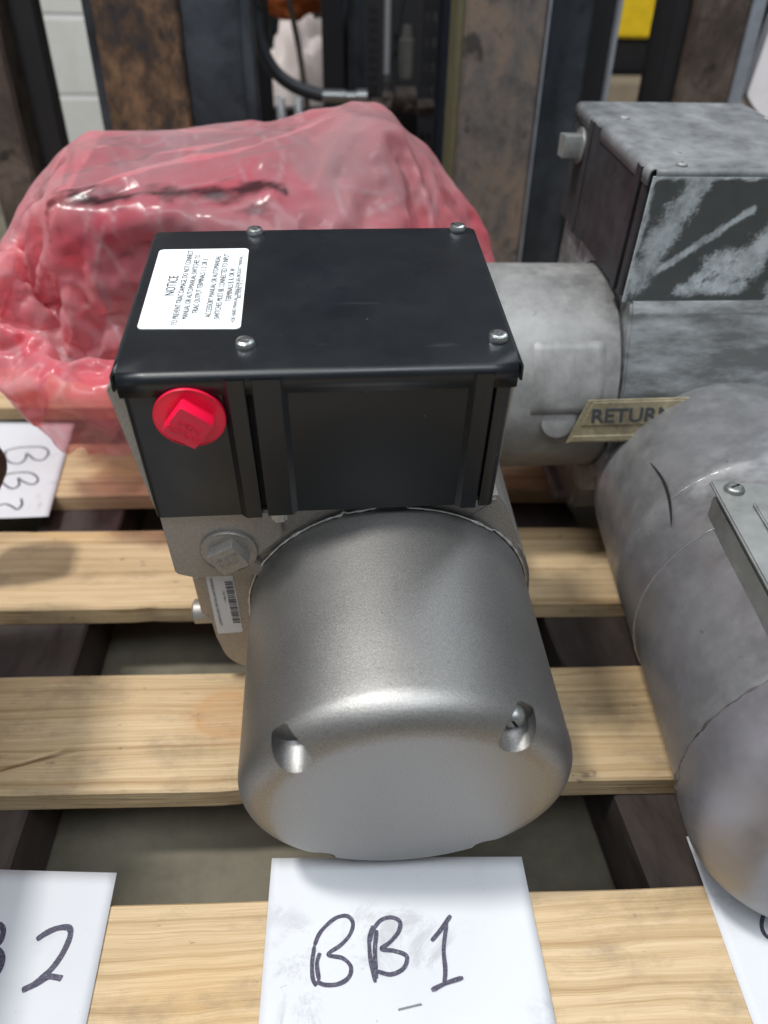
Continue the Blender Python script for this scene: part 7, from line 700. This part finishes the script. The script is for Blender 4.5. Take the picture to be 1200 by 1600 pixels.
# tarnished plate on the lower side, lettered
bi = back.matrix_world.inverted(); TL, TR, BL = Vector((.199, .464, .1610)), Vector((.330, .446, .1700)), Vector((.187, .462, .1270))
npl = bi @ basis(TR - TL, (TL - BL) - (TR - TL).normalized() * (TL - BL).dot((TR - TL).normalized()), (TR - TL).cross(TL - BL), BL)
bm = bmesh.new(); sk = (TL - BL).dot((TR - TL).normalized()); hh = ((TL - BL) - (TR - TL).normalized() * sk).length
for (u0, u1, v0, v1, w0, w1) in ((0, .088, 0, hh, -.0015, 0), (.002, .086, .0015, .006, .0, .0012), (.004, .084, hh * .42, hh - .0015, 0, .0009)):
    box(bm, u0, u1, v0, v1, w0, w1, .0003, 1, None)
for v in bm.verts: v.co = npl @ Vector((v.co.x + v.co.y / hh * sk, v.co.y, v.co.z))
pl = link('name_plate', bm, 'gold', back, 30)
text('RETURN', .0150, 'print', pl, npl @ Matrix.Translation((.016, hh * .50, .0011)), .0001, 'lettering', 'LEFT', 1.05, bev=.0003)
bm = bmesh.new(); box(bm, -.09, .030, .13, .25, -.132, -.075, .004, 2); box(bm, -.09, .010, .12, .26, -.138, -.128, .003, 1); link('foot_bracket', bm, 'dustcap', back, 30)

# --- actuator wrapped in the pink bag
wrap = empty('bagged_actuator', mat=frame((-.050, .503, .087))); tag(wrap, 'actuator wrapped in crumpled pink plastic film, standing behind the black box', 'actuator', 'valve actuators on the pallet')
act_cap(wrap, 'tbox', False); act_housing(wrap, 'tbox'); act_box(wrap, 'black', 'bluesteel', 'dustcap')
bq = (np.cumsum(np.array(BAG_STEPS).reshape(80, 100, 3), axis=1).reshape(-1, 3) * .0004 + np.array([-.3, .48, 0.]))
me = bpy.data.meshes.new('film_bag')
fcs = [(j * 100 + i, j * 100 + i + 1, (j + 1) * 100 + i + 1, (j + 1) * 100 + i) for j in range(79) for i in range(99)]
gy = .60 + np.maximum(0, -.19 - bq[:, 0]) * 1.75; ym = gy - bq[:, 2] * .95 - np.maximum(0, bq[:, 0] + .19) * 9
bq[:, 1] = np.where(bq[:, 1] < ym, ym - .18 * (ym - bq[:, 1]), bq[:, 1])
fcs = [f for f in fcs if not (bq[f[0]][0] > .125 and bq[f[0]][2] < .17)]
inv = frame((-.050, .503, .087)).inverted()
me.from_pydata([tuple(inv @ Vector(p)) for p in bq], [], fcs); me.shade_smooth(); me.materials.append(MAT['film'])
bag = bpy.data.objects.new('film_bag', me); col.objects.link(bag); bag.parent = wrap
bw = bmesh.new(); bw.from_mesh(me); bmesh.ops.subdivide_edges(bw, edges=bw.edges[:], cuts=2, use_grid_fill=True, smooth=.6); bmesh.ops.delete(bw, geom=[v for v in bw.verts if not v.link_faces], context='VERTS')
bw.normal_update(); lay = bw.verts.layers.float.new('contact'); fw = frame((-.050, .503, .087))
def ridge(p, sc_, w_):
    q = Vector((p.x * sc_[0], p.y * sc_[1], p.z * sc_[2])); q += Vector((noise.noise(q * .5 + Vector((9, 1, 4))), noise.noise(q * .5 + Vector((2, 7, 1))), 0)) * w_
    return max(0, 1 - abs(noise.noise(q)) * 4.5) ** 2
P_ = np.array([tuple(fw @ v.co) for v in bw.verts]); D_ = np.zeros(len(P_)); rc = np.random.default_rng(21)
side = np.clip((.275 - P_[:, 2]) / .05, 0, 1)
for k in range(520):
    c0 = P_[rc.integers(len(P_))]; 
    if c0[2] > .25 and rc.random() < .35: continue
    n_ = rc.normal(size=3) * np.array([1, .8, .42]); n_ /= np.linalg.norm(n_)
    l_ = np.cross(n_, rc.normal(size=3)); wd = rc.uniform(.0035, .009); ln_ = rc.uniform(.018, .075); amp = rc.uniform(.0006, .0024) * (1 if rc.random() < .75 else -1)
    q = P_ - c0; dn = q @ n_ + .25 * (q ** 2).sum(1) / .05 * rc.uniform(-1, 1); rr = np.sqrt((q ** 2).sum(1))
    D_ += amp * np.clip(1 - np.abs(dn) / wd, 0, 1) * np.clip(1 - rr / ln_, 0, 1) ** .7
W_ = np.zeros(len(P_))
for k in range(1300):
    c0 = P_[rc.integers(len(P_))]
    n_ = rc.normal(size=3) * np.array([1, .7, .35]); n_ /= np.linalg.norm(n_)
    wd = rc.uniform(.0016, .0032); ln_ = rc.uniform(.010, .050); amp = rc.uniform(.0005, .0016)
    q = P_ - c0; dn = q @ n_ + .25 * (q ** 2).sum(1) / .04 * rc.uniform(-1, 1); rr = np.sqrt((q ** 2).sum(1))
    g_ = np.clip(1 - np.abs(dn) / wd, 0, 1) * np.clip(1 - rr / ln_, 0, 1) ** .6; D_ += amp * g_; W_ = np.maximum(W_, g_ * rc.uniform(.1, .65) * (rc.random() < .5))
D_ *= .45 + .55 * side; lc = bw.verts.layers.float.new('crease'); bw.verts.ensure_lookup_table()
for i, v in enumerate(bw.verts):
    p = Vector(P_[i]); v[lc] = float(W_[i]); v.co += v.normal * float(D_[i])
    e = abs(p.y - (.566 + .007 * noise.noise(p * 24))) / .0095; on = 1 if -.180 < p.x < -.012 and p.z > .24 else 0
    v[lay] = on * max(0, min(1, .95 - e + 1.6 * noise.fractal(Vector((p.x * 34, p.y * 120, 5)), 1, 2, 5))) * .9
bw.to_mesh(me); bw.free(); me.shade_smooth()
md = bag.modifiers.new('s', 'SUBSURF'); md.levels = 1; md.render_levels = 1

# --- actuator mostly outside the frame on the left
left, _, _ = actuator(frame((-.279, .118, .142), Matrix.Rotation(R(5), 3, 'Z')), 'silver actuator at the left edge, only its side and shadow in view', 'valve actuators on the pallet', detailed=False)
bm = bmesh.new(); lathe(bm, [(.02, 0), (.028, .002), (.031, .010), (.031, .04), (.02, .05)], 32); o = link('end_drum', bm, 'brown', left, 40); o.location = (.0450, .352, -.042)

# ---------------------------------------------------------------- big purple-grey motor, front right
yaw = .1715; RIM = .034; ax = Vector((math.sin(yaw), math.cos(yaw), -.0103)).normalized(); sd = Vector((math.cos(yaw), -math.sin(yaw), 0)); up = sd.cross(ax).normalized()
mf = Matrix((sd, ax, up)).transposed().to_4x4(); mf.translation = Vector((.256, .150, .0884))
motor = empty('electric_motor', mat=mf); tag(motor, 'large dull purple-grey motor with a terminal box at the right edge', 'motor')
RM, LM = .0884, .3412
def dent(v):
    v.co += v.co.normalized() * noise.noise(v.co * 16) * .0012
bm = bmesh.new(); rf = RIM; prof = [(.010, .0), (.02, .0)]
for k in range(1, 13): a = math.pi / 2 * k / 12; prof.append((RM + .001 - rf + rf * math.sin(a), rf - rf * math.cos(a)))
lathe(bm, prof + [(RM + .001, .0400), (RM + .001, .0475)], 96)
cutm = link('front_cover', bm, 'purple', motor, 45)
bm = bmesh.new(); cyl = []
prof = [(RM - .001, .0478), (RM - .0004, .049)] + [(RM - .0004, float(y)) for y in np.linspace(.055, .158, 8)] + [(RM + .0004, .1585), (RM + .0004, .205), (RM + .0009, .2056)] + [(RM + .0009, float(y)) for y in np.linspace(.215, LM - .036, 6)]
for k in range(1, 11): a = math.pi / 2 * k / 10; prof.append((RM + .0009 - .036 + .036 * math.cos(a), LM - .036 + .036 * math.sin(a)))
lathe(bm, prof + [(.02, LM)], 96)
for v in bm.verts: dent(v)
link('motor_body', bm, 'purple', motor, 45)
for y, am, wd, mt, sd_ in ((.0478, .0010, .0019, 'steel', 2), (.1587, .0003, .0004, 'brightseam', 6), (.2053, .0003, .0004, 'brightseam', 8)):
    torus_seam(motor, y, RM + .0004, mt, 'seam_bead', am, wd, sd_, False)
# dark gouge
bm = bmesh.new(); n = 16; L1, L2 = [], []
for i in range(n + 1):
    t = i / n; al = .252 - .074 * t; an = R(143 + 3 * t - 3.5 * math.sin(t * 3)); wdt = .0013 * math.sin(math.pi * t) ** .6 * (.6 + .4 * t)
    rr = RM + .0022
    for L_, s_ in ((L1, 1), (L2, -1)):
        a2 = an + s_ * wdt / RM; L_.append(bm.verts.new((rr * math.cos(a2), al, rr * math.sin(a2))))
for i in range(n): bm.faces.new((L1[i], L1[i + 1], L2[i + 1], L2[i]))
link('gouge', bm, 'dark', motor, 0)
# cover notch near the bottom with its screw
for ang in (118,):
    a = R(ang)
# terminal box on top right
tb = Matrix.Translation((0, 0, 0)); bm = bmesh.new()
zt = .0862
box(bm, -.0590, .0560, .045, .1760, .030, zt - .0030, .004, 3); tbx = link('terminal_box', bm, 'tbox', motor, 35)
bm = bmesh.new(); box(bm, -.0610, .0580, .043, .1785, zt - .0028, zt, .0009, 2); box(bm, -.0450, .050, .058, .155, zt + .0001, zt + .0016, .001, 2)
for q in range(4): box(bm, -.0385 + q * .0045, -.0362 + q * .0045, .062, .150, zt + .0014, zt + .0030, .0007, 2)
link('terminal_lid', bm, 'tbox', tbx, 35)
bm = bmesh.new(); screw(bm, .0056, .0030, Matrix.Translation((-.0505, .1685, zt + .0001)) @ Matrix.Rotation(.6, 4, 'Z')); link('lid_screw', bm, 'fitting', tbx, 40)

# ---------------------------------------------------------------- papers
def sheet(name, poly, strokes, label, wdt=.0017, lift=.0012, curl=0.0, staple=None, nx=26):
    # quad sheet from 4 corners (tl, tr, br, bl); z follows a slight curl
    root_z = lift; bm = bmesh.new(); tl, tr, br, bl_ = [Vector((*p, 0)) for p in poly[:4]]
    def Zf(x, y): return root_z + curl * (.5 + .5 * math.sin(x * 31 + y * 17)) + .0006 * noise.noise(Vector((x * 22, y * 22, 2)))
    g = []
    for i in range(nx + 1):
        u = i / nx; g.append([])
        for j in range(nx + 1):
            v = j / nx; p = (tl * (1 - u) + tr * u) * (1 - v) + (bl_ * (1 - u) + br * u) * v
            g[-1].append(bm.verts.new((p.x, p.y, Zf(p.x, p.y))))
    for a, b in zip(g, g[1:]):
        for j in range(nx): bm.faces.new((a[j], a[j + 1], b[j + 1], b[j]))
    bmesh.ops.recalc_face_normals(bm, faces=bm.faces[:])
    o = link(name, bm, 'paper', None, 60); md = o.modifiers.new('t', 'SOLIDIFY'); md.thickness = .00018; md.offset = -1
    if o.data.polygons[0].normal.z < 0: o.data.flip_normals()
    tag(o, label, 'paper', 'handwritten paper tags on the pallet')
    for si, st in enumerate(strokes):
        bm = bmesh.new(); P = [Vector((*p, 0)) for p in st]
        # Catmull-Rom resample
        Q = []
        for i in range(len(P) - 1):
            p0, p1, p2, p3 = P[max(i - 1, 0)], P[i], P[i + 1], P[min(i + 2, len(P) - 1)]
            for k in range(8):
                t = k / 8; Q.append(.5 * ((2 * p1) + (p2 - p0) * t + (2 * p0 - 5 * p1 + 4 * p2 - p3) * t * t + (3 * p1 - p0 - 3 * p2 + p3) * t ** 3))
        Q.append(P[-1]); pv = None; N = len(Q)
        for i, q in enumerate(Q):
            d = Q[min(i + 1, N - 1)] - Q[max(i - 1, 0)]; nrm = Vector((-d.y, d.x, 0)).normalized()
            e = min(i, N - 1 - i); ww = wdt * .5 * (1 + .22 * noise.noise(Vector((q.x * 160, q.y * 160, si * 3)))) * min(1, .62 + e * .2)
            a, b = q + nrm * ww, q - nrm * ww; off = .00022 + si * .00005
            cur = (bm.verts.new((a.x, a.y, Zf(a.x, a.y) + off)), bm.verts.new((b.x, b.y, Zf(b.x, b.y) + off)))
            if pv: bm.faces.new((pv[0], pv[1], cur[1], cur[0]))
            pv = cur
        for f_ in bm.faces:
            f_.normal_update()
            if f_.normal.z < 0: f_.normal_flip()
        link('pen_stroke', bm, 'ink', o, 0)
    if staple:
        a, b = Vector((*staple[0], 0)), Vector((*staple[1], 0)); za = Zf(a.x, a.y); bm = bmesh.new()
        tube(bm, [(a.x, a.y, za), (a.x, a.y, za + .0009), (b.x, b.y, za + .0010), (b.x, b.y, za)], .00038, 6); link('staple', bm, 'fitting', o)
    return o
STROKES = {'b1':[[(-0.0107,0.1813),(-0.0084,0.1863),(-0.0046,0.1905),(0.0011,0.1942),(0.0067,0.1945),(0.0095,0.1908),(0.0078,0.1853),(0.0028,0.1804),(-0.004,0.1763),(0.0032,0.1739),(0.0071,0.1696),(0.0058,0.1648),(0.0004,0.1622),(-0.0063,0.1625),(-0.01,0.1645)],[(-0.0107,0.1813),(-0.0121,0.1728),(-0.0119,0.1658),(-0.0101,0.1623)],[(-0.008,0.1774),(-0.0097,0.1725),(-0.0089,0.1648)],[(0.0173,0.1802),(0.0197,0.186),(0.0241,0.1906),(0.0298,0.1916),(0.034,0.189),(0.0328,0.1841),(0.0277,0.1793),(0.0232,0.1765),(0.0296,0.175),(0.0352,0.1724),(0.035,0.1687),(0.0319,0.1656),(0.0261,0.1643),(0.0202,0.1663)],[(0.0199,0.1883),(0.0174,0.1817),(0.0172,0.1715),(0.0187,0.1613)],[(0.0216,0.1859),(0.0197,0.1756),(0.0195,0.1629)],[(0.0491,0.1779),(0.0547,0.1829),(0.0612,0.1897)],[(0.0586,0.1862),(0.0548,0.1739),(0.054,0.1639),(0.0523,0.1571)],[(0.0457,0.1553),(0.0533,0.1578),(0.0622,0.1595)]],'b2':[[(-0.1519,0.197),(-0.1476,0.2001),(-0.1422,0.202),(-0.1369,0.2015),(-0.1354,0.1972),(-0.1368,0.1898),(-0.1398,0.1833),(-0.1437,0.1787),(-0.1479,0.1754),(-0.1522,0.1734)],[(-0.1522,0.1734),(-0.1463,0.1758),(-0.1414,0.1785),(-0.1366,0.1778),(-0.1344,0.1771)],[(-0.1765,0.2069),(-0.1727,0.2062),(-0.17,0.2031),(-0.1699,0.198),(-0.1716,0.1953),(-0.1674,0.1915),(-0.1659,0.1874),(-0.1664,0.183),(-0.1696,0.1817)]],'b3':[[(-0.3203,0.6992),(-0.3091,0.7053),(-0.2904,0.7062),(-0.2802,0.7012),(-0.275,0.6902),(-0.2775,0.6779),(-0.2864,0.6801),(-0.2971,0.6925),(-0.2954,0.6808),(-0.2994,0.6721),(-0.3097,0.676),(-0.3173,0.6877),(-0.3203,0.6992)],[(-0.3113,0.6455),(-0.3019,0.6533),(-0.2863,0.6545),(-0.276,0.6476),(-0.2714,0.6381),(-0.2749,0.6316),(-0.2855,0.638),(-0.2916,0.6441),(-0.2872,0.6318),(-0.2916,0.6255),(-0.3005,0.6327),(-0.3071,0.6414)],[(-0.2782,0.6074),(-0.2744,0.5967),(-0.2764,0.5894),(-0.2834,0.595),(-0.2902,0.5989),(-0.2958,0.5959)]],'b4':[[(0.2399,0.1824),(0.2297,0.1765),(0.2242,0.1703),(0.2237,0.1648),(0.2283,0.1619)]]}
sheet('paper', [(-.0335, .2300), (.1070, .2185), (.0965, .0180), (-.0440, .0300)], STROKES['b1'], 'white paper marked BB1 in front of the silver actuator', .0021, staple=[(.0288, .1484), (.0398, .1497)])
sheet('paper', [(-.2560, .2460), (-.1180, .2290), (-.1186, .0300), (-.2580, .0450)], STROKES['b2'], 'white paper ending in a handwritten 2 at the bottom left corner', .0030)
sheet('paper', [(-.4300, .7740), (-.2640, .7550), (-.2450, .5760), (-.3900, .5770)], STROKES['b3'], 'white paper with BB2 written sideways beside the pink bag', .0021, .0014)
sheet('paper', [(.2060, .2220), (.3400, .2080), (.3280, .0300), (.1885, .0400)], STROKES['b4'], 'white paper half hidden under the purple-grey motor', .0022, .0006)

# ---------------------------------------------------------------- background steelwork and machinery
def bar(name, x0, x1, y0, y1, z0, z1, mat, label, cat='post', bev=.002, group=None, extra=()):
    root = empty(name, ((x0 + x1) / 2, y0, z0)); tag(root, label, cat, group)
    return root
def post(label, name, parts, cat='post', group='upright steel bars behind the pallet'):
    bms = []
    if len(parts) == 1:
        (x0, x1, y0, y1, z0, z1, mat, bev, pn) = parts[0]; bm = bmesh.new(); box(bm, x0, x1, y0, y1, z0, z1, bev)
        o = link(name, bm, mat, None, 30); return tag(o, label, cat, group)
    p = parts[0]; root = empty(name, ((p[0] + p[1]) / 2, p[2], p[4])); tag(root, label, cat, group)
    for (x0, x1, y0, y1, z0, z1, mat, bev, pn) in parts:
        bm = bmesh.new(); box(bm, x0, x1, y0, y1, z0, z1, bev); o = link(pn, bm, mat, None, 30); o.parent = root; o.matrix_parent_inverse = Matrix.Translation(-root.location)
    return root
G0, G1 = -.0725, 1.3
post('dark brown steel bar at the far left edge', 'steel_bar', [(-.365, -.3175, .98, 1.04, G0, G1, 'brown', .003, 'bar')])
post('narrow black bar in front of the pale wall', 'steel_bar', [(-.3080, -.2815, 1.0, 1.03, G0, G1, 'blacksteel', .002, 'bar')])
post('wide rusty brown steel post with a blue-black plate beside it', 'steel_post', [(-.222, -.1285, 1.0, 1.06, G0, G1, 'rust', .003, 'face_plate'), (-.234, -.2225, 1.012, 1.07, G0, G1, 'bluesteel', .001, 'edge_strip'), (-.1275, -.062, 1.006, 1.05, G0, G1, 'bluesteel', .001, 'side_plate'), (-.0615, -.048, .990, 1.05, G0, G1, 'bluesteel', .002, 'flange')])
post('broad grey scuffed steel post above the pink bag, bright right edge', 'steel_post', [(.1935, .2900, 1.0, 1.05, -.0725, G1, 'steel', .004, 'face_plate'), (.1845, .1928, 1.004, 1.05, G0, G1, 'olive', .001, 'edge_strip'), (.2905, .2925, .999, 1.05, G0, G1, 'edge', .0005, 'ground_edge')])
post('blue-black steel column beside the grey post', 'steel_column', [(.295, .351, 1.02, 1.10, G0, G1, 'bluesteel', .004, 'column'), (.352, .3835, 1.04, 1.12, G0, G1, 'blacksteel', .002, 'web'), (.384, .3885, 1.03, 1.12, G0, G1, 'edge', .001, 'edge_strip')])
post('brown steel post at the upper right with a pale blue edge', 'steel_post', [(.470, .5330, 1.0, 1.06, G0, G1, 'brown', .003, 'face_plate'), (.447, .4690, 1.02, 1.08, G0, G1, 'blacksteel', .002, 'side_plate'), (.5335, .5480, .995, 1.06, G0, G1, 'edge', .001, 'edge_strip')])
post('horizontal scuffed ledge between the grey post and dusty box', 'steel_ledge', [(.285, .46, 1.10, 1.20, .155, .195, 'brown', .003, 'ledge')], 'ledge')
post('dark blue box under the ledge', 'steel_box', [(.30, .345, 1.05, 1.12, .07, .142, 'bluesteel', .003, 'box')], 'box')
post('tall black mast rail left of the chrome rod', 'mast_rail', [(.046, .075, 1.3, 1.36, G0, G1, 'blacksteel', .004, 'rail'), (.0755, .100, 1.28, 1.36, G0, G1, 'bluesteel', .006, 'channel')], 'mast', None)
bm = bmesh.new(); lathe(bm, [(.0048, 0), (.0048, 1.0)], 20, Matrix.Rotation(R(90), 4, 'X')); rod = link('chrome_rod', bm, 'chrome', None, 40); rod.location = (.1335, 1.29, .286); tag(rod, 'thin bright chrome rod among the dark machinery', 'rod')
rod_b = bmesh.new(); lathe(rod_b, [(.0075, 0), (.0075, .012)], 16, Matrix.Rotation(R(90), 4, 'X')); lathe(rod_b, [(.004, -.03), (.004, -.001)], 16, Matrix.Rotation(R(90), 4, 'X')); link('rod_nut', rod_b, 'fitting', rod, 40)
# perforated strip
bm = bmesh.new()
xs_, zs_ = (.186, .193, .199, .205, .213), []
for k in range(12):
    z0 = .12 + k * .032
    box(bm, .186, .213, 1.30, 1.306, z0, z0 + .020); box(bm, .186, .191, 1.30, 1.306, z0 + .0201, z0 + .0319); box(bm, .197, .202, 1.30, 1.306, z0 + .0201, z0 + .0319); box(bm, .208, .213, 1.30, 1.306, z0 + .0201, z0 + .0319)
pf = link('perforated_strip', bm, plain('dark_strip', (.045, .047, .055), .5), None, 0); tag(pf, 'dark perforated metal strip left of the grey post', 'strip')
post('dull blue panel between the perforated strip and grey post', 'blue_panel', [(.214, .245, 1.32, 1.36, G0, G1, plain('dull_blue', (.055, .065, .095), .5), .002, 'panel')], 'panel', None)
bm = bmesh.new(); lathe(bm, [(.010, .29), (.0115, .296), (.0115, .34), (.008, .343), (.006, .36)], 20, Matrix.Rotation(R(90), 4, 'X')); gp = link('ribbed_cap', bm, plain('beige_cap', (.26, .26, .23), .6), None, 40); gp.location = (.166, 1.31, 0); tag(gp, 'ribbed beige cap hanging right of the chrome rod', 'cap')
# hose with end fitting
hp = [(-.049, 1.15, .47), (-.051, 1.15, .40), (-.051, 1.15, .355), (-.042, 1.15, .325), (-.027, 1.15, .305), (-.006, 1.15, .292), (.018, 1.15, .285), (.036, 1.15, .281)]
bm = bmesh.new(); hq = []
for i in range(len(hp) - 1):
    for k in range(5): hq.append(Vector(hp[i]).lerp(Vector(hp[i + 1]), k / 5))
for _ in range(6): hq = [hq[0]] + [(hq[i - 1] + hq[i] * 2 + hq[i + 1]) / 4 for i in range(1, len(hq) - 1)] + [hq[-1]]
hr = empty('hydraulic_hose', (-.05, 1.15, .3)); tag(hr, 'thick black rubber hose curving down behind the pink bag', 'hose')
tube(bm, [q - Vector((-.05, 1.15, .3)) for q in hq], .0085, 14); link('hose', bm, 'rubber', hr, 60)
bm = bmesh.new(); lathe(bm, [(.0092, 0), (.0092, .030), (.0075, .031), (.0075, .045), (.0105, .046), (.0105, .060)], 16, Matrix.Translation((.083, 0, -.019)) @ Matrix.Rotation(R(-97), 4, 'Z')); link('hose_fitting', bm, 'fitting', hr, 30)
bm = bmesh.new(); hq = [Vector((.062 + .012 * math.sin(t * 2.2), 1.26 + .01 * math.cos(t * 3), .50 - .030 * i)) for i, t in enumerate(np.linspace(0, 3, 12))]
tube(bm, hq, .0052, 10); o = link('hydraulic_hose', bm, 'rubber', None, 60); tag(o, 'thinner black hose hanging in front of the black mast rail', 'hose')
bm = bmesh.new(); hq = [Vector((.152 + .010 * math.sin(t * 1.7 + 1), 1.25, .50 - .030 * i)) for i, t in enumerate(np.linspace(0, 3, 9))]
tube(bm, hq, .0038, 8); o = link('cable', bm, 'rubber', None, 60); tag(o, 'thin black cable hanging just right of the chrome rod', 'cable')
# coupling blocks below the rod
for i, (x, z, s) in enumerate(((.118, .262, .012), (.150, .272, .016), (.178, .262, .011))):
    bm = bmesh.new(); lathe(bm, [(s * .7, -.02), (s, -.018), (s, .012), (s * .6, .014), (s * .6, .03)], 6 if i % 2 == 0 else 18, Matrix.Rotation(R(70 + i * 25), 4, 'Z')); o = link('pipe_coupling', bm, 'brown', None, 30); o.location = (x, 1.22, z)
    tag(o, ('hexagonal pipe coupling next to the hose fitting', 'stout round pipe coupling between two hexagonal ones', 'small hexagonal pipe coupling nearest the grey post')[i], 'coupling', 'dark pipe couplings')
# coil springs
for i, x in enumerate((-.028, -.001)):
    bm = bmesh.new(); pts = [(x + .006 * math.cos(t * .9), 1.28 + .006 * math.sin(t * .9), .20 + t * .00075) for t in range(0, 90)]
    tube(bm, pts, .0019, 6); o = link('coil_spring', bm, 'chrome', None, 60); tag(o, ('left of the two small bright coil springs above the bag', 'right of the two small bright coil springs above the bag')[i], 'spring', 'coil springs')
# leaning dark rod, pale sack, orange cloth, pink cap
bm = bmesh.new(); tube(bm, [(-.018, 1.27, .44), (.003, 1.27, .33), (.016, 1.27, .22)], .0042, 8); o = link('leaning_rod', bm, 'brown', None, 60); tag(o, 'thin dark rod leaning in front of the pale sack', 'rod')
bm = bmesh.new(); bmesh.ops.create_uvsphere(bm, u_segments=40, v_segments=30, radius=1)
for v in bm.verts:
    d = noise.fractal(v.co * 2.3, 1, 2, 4) * .25 + 1; v.co = Vector((v.co.x * .075 * d + .005, v.co.y * .05 * d + 1.62, v.co.z * .19 * d + .17))
o = link('pale_sack', bm, 'sack', None, 60); tag(o, 'crumpled pale pinkish sack glimpsed behind the hose', 'sack')
bm = bmesh.new(); bmesh.ops.create_uvsphere(bm, u_segments=28, v_segments=18, radius=1)
for v in bm.verts:
    d = noise.fractal(v.co * 3, 1, 2, 4) * .3 + 1; v.co = Vector((v.co.x * .055 * d - .01, v.co.y * .03 * d + 1.45, v.co.z * .034 * d + .395))
o = link('orange_rag', bm, 'orange', None, 60); tag(o, 'orange rag at the top edge above the pale sack', 'rag')
post('black bracket plate to the left behind the hose', 'bracket_plate', [(-.085, -.04, 1.32, 1.35, G0, G1, 'blacksteel', .002, 'plate')], 'plate', None)
post('black guard plate right of the pale sack', 'guard_plate', [(.036, .066, 1.24, 1.262, .18, G1, 'blacksteel', .002, 'plate')], 'plate', None)
# yellow machine far behind
ym = empty('yellow_machine', (1.1, 2.6, 0)); tag(ym, 'yellow machine with a black base seen between the posts', 'machine')
for nm, bx, mt in (('panel', (.92, 1.30, 2.6, 3.0, .295, .9), 'yellow'), ('base', (.94, 1.28, 2.62, 3.0, .20, .294), 'blacksteel'), ('black_cover', (1.10, 1.30, 2.57, 2.598, .375, .9), 'blacksteel')):
    bm = bmesh.new(); box(bm, *bx, .006); o = link(nm, bm, mt, None, 30); o.parent = ym; o.matrix_parent_inverse = Matrix.Translation((-1.1, -2.6, 0))
bm = bmesh.new(); box(bm, .8, 1.4, 2.3, 2.55, -.0725, .20, .004); o = link('timber_block', bm, 'tan', None, 30); tag(o, 'tan wooden block below the yellow machine', 'block')
# white sheet-metal panel, upper right
bm = bmesh.new(); pts = [(.556, .302), (.568, .290), (.640, .235), (.9, .235), (.9, .9), (.600, .9), (.575, .46)]
prism(bm, rounded(pts, .008, 3), 1.0, 1.02); o = link('white_cover', bm, 'white', None, 30); tag(o, 'off-white cover panel at the upper right edge', 'panel')
bm = bmesh.new(); box(bm, .56, .75, 1.05, 1.15, G0, .25, .003); o = link('dark_cabinet', bm, 'blacksteel', None, 30); tag(o, 'black cabinet under the off-white cover panel', 'cabinet')
bm = bmesh.new(); box(bm, -.05, .30, 1.45, 1.50, G0, .23, .003); o = link('dark_chassis', bm, 'blacksteel', None, 30); tag(o, 'black machine chassis low behind the pipe couplings', 'machine')

ch = empty('leaf_chain', (.112, 1.285, .2)); tag(ch, 'dark leaf chain hanging just left of the chrome rod', 'chain')
lme = None
for k in range(16):
    if lme is None:
        bm = bmesh.new(); box(bm, -.0075, .0075, -.002, .002, -.0055, .0055, .0022, 2); lathe(bm, [(.0018, -.006), (.0018, .006)], 8, Matrix.Translation((-.0045, 0, 0))); lathe(bm, [(.0018, -.006), (.0018, .006)], 8, Matrix.Translation((.0045, 0, 0)))
        o = link('link', bm, plain('oily_steel', (.075, .075, .08), .38, .7), ch, 40); lme = o.data
    else:
        o = bpy.data.objects.new('link', lme); col.objects.link(o); o.parent = ch
    o.location = (.0008 * (k % 2), 0, .012 * k)
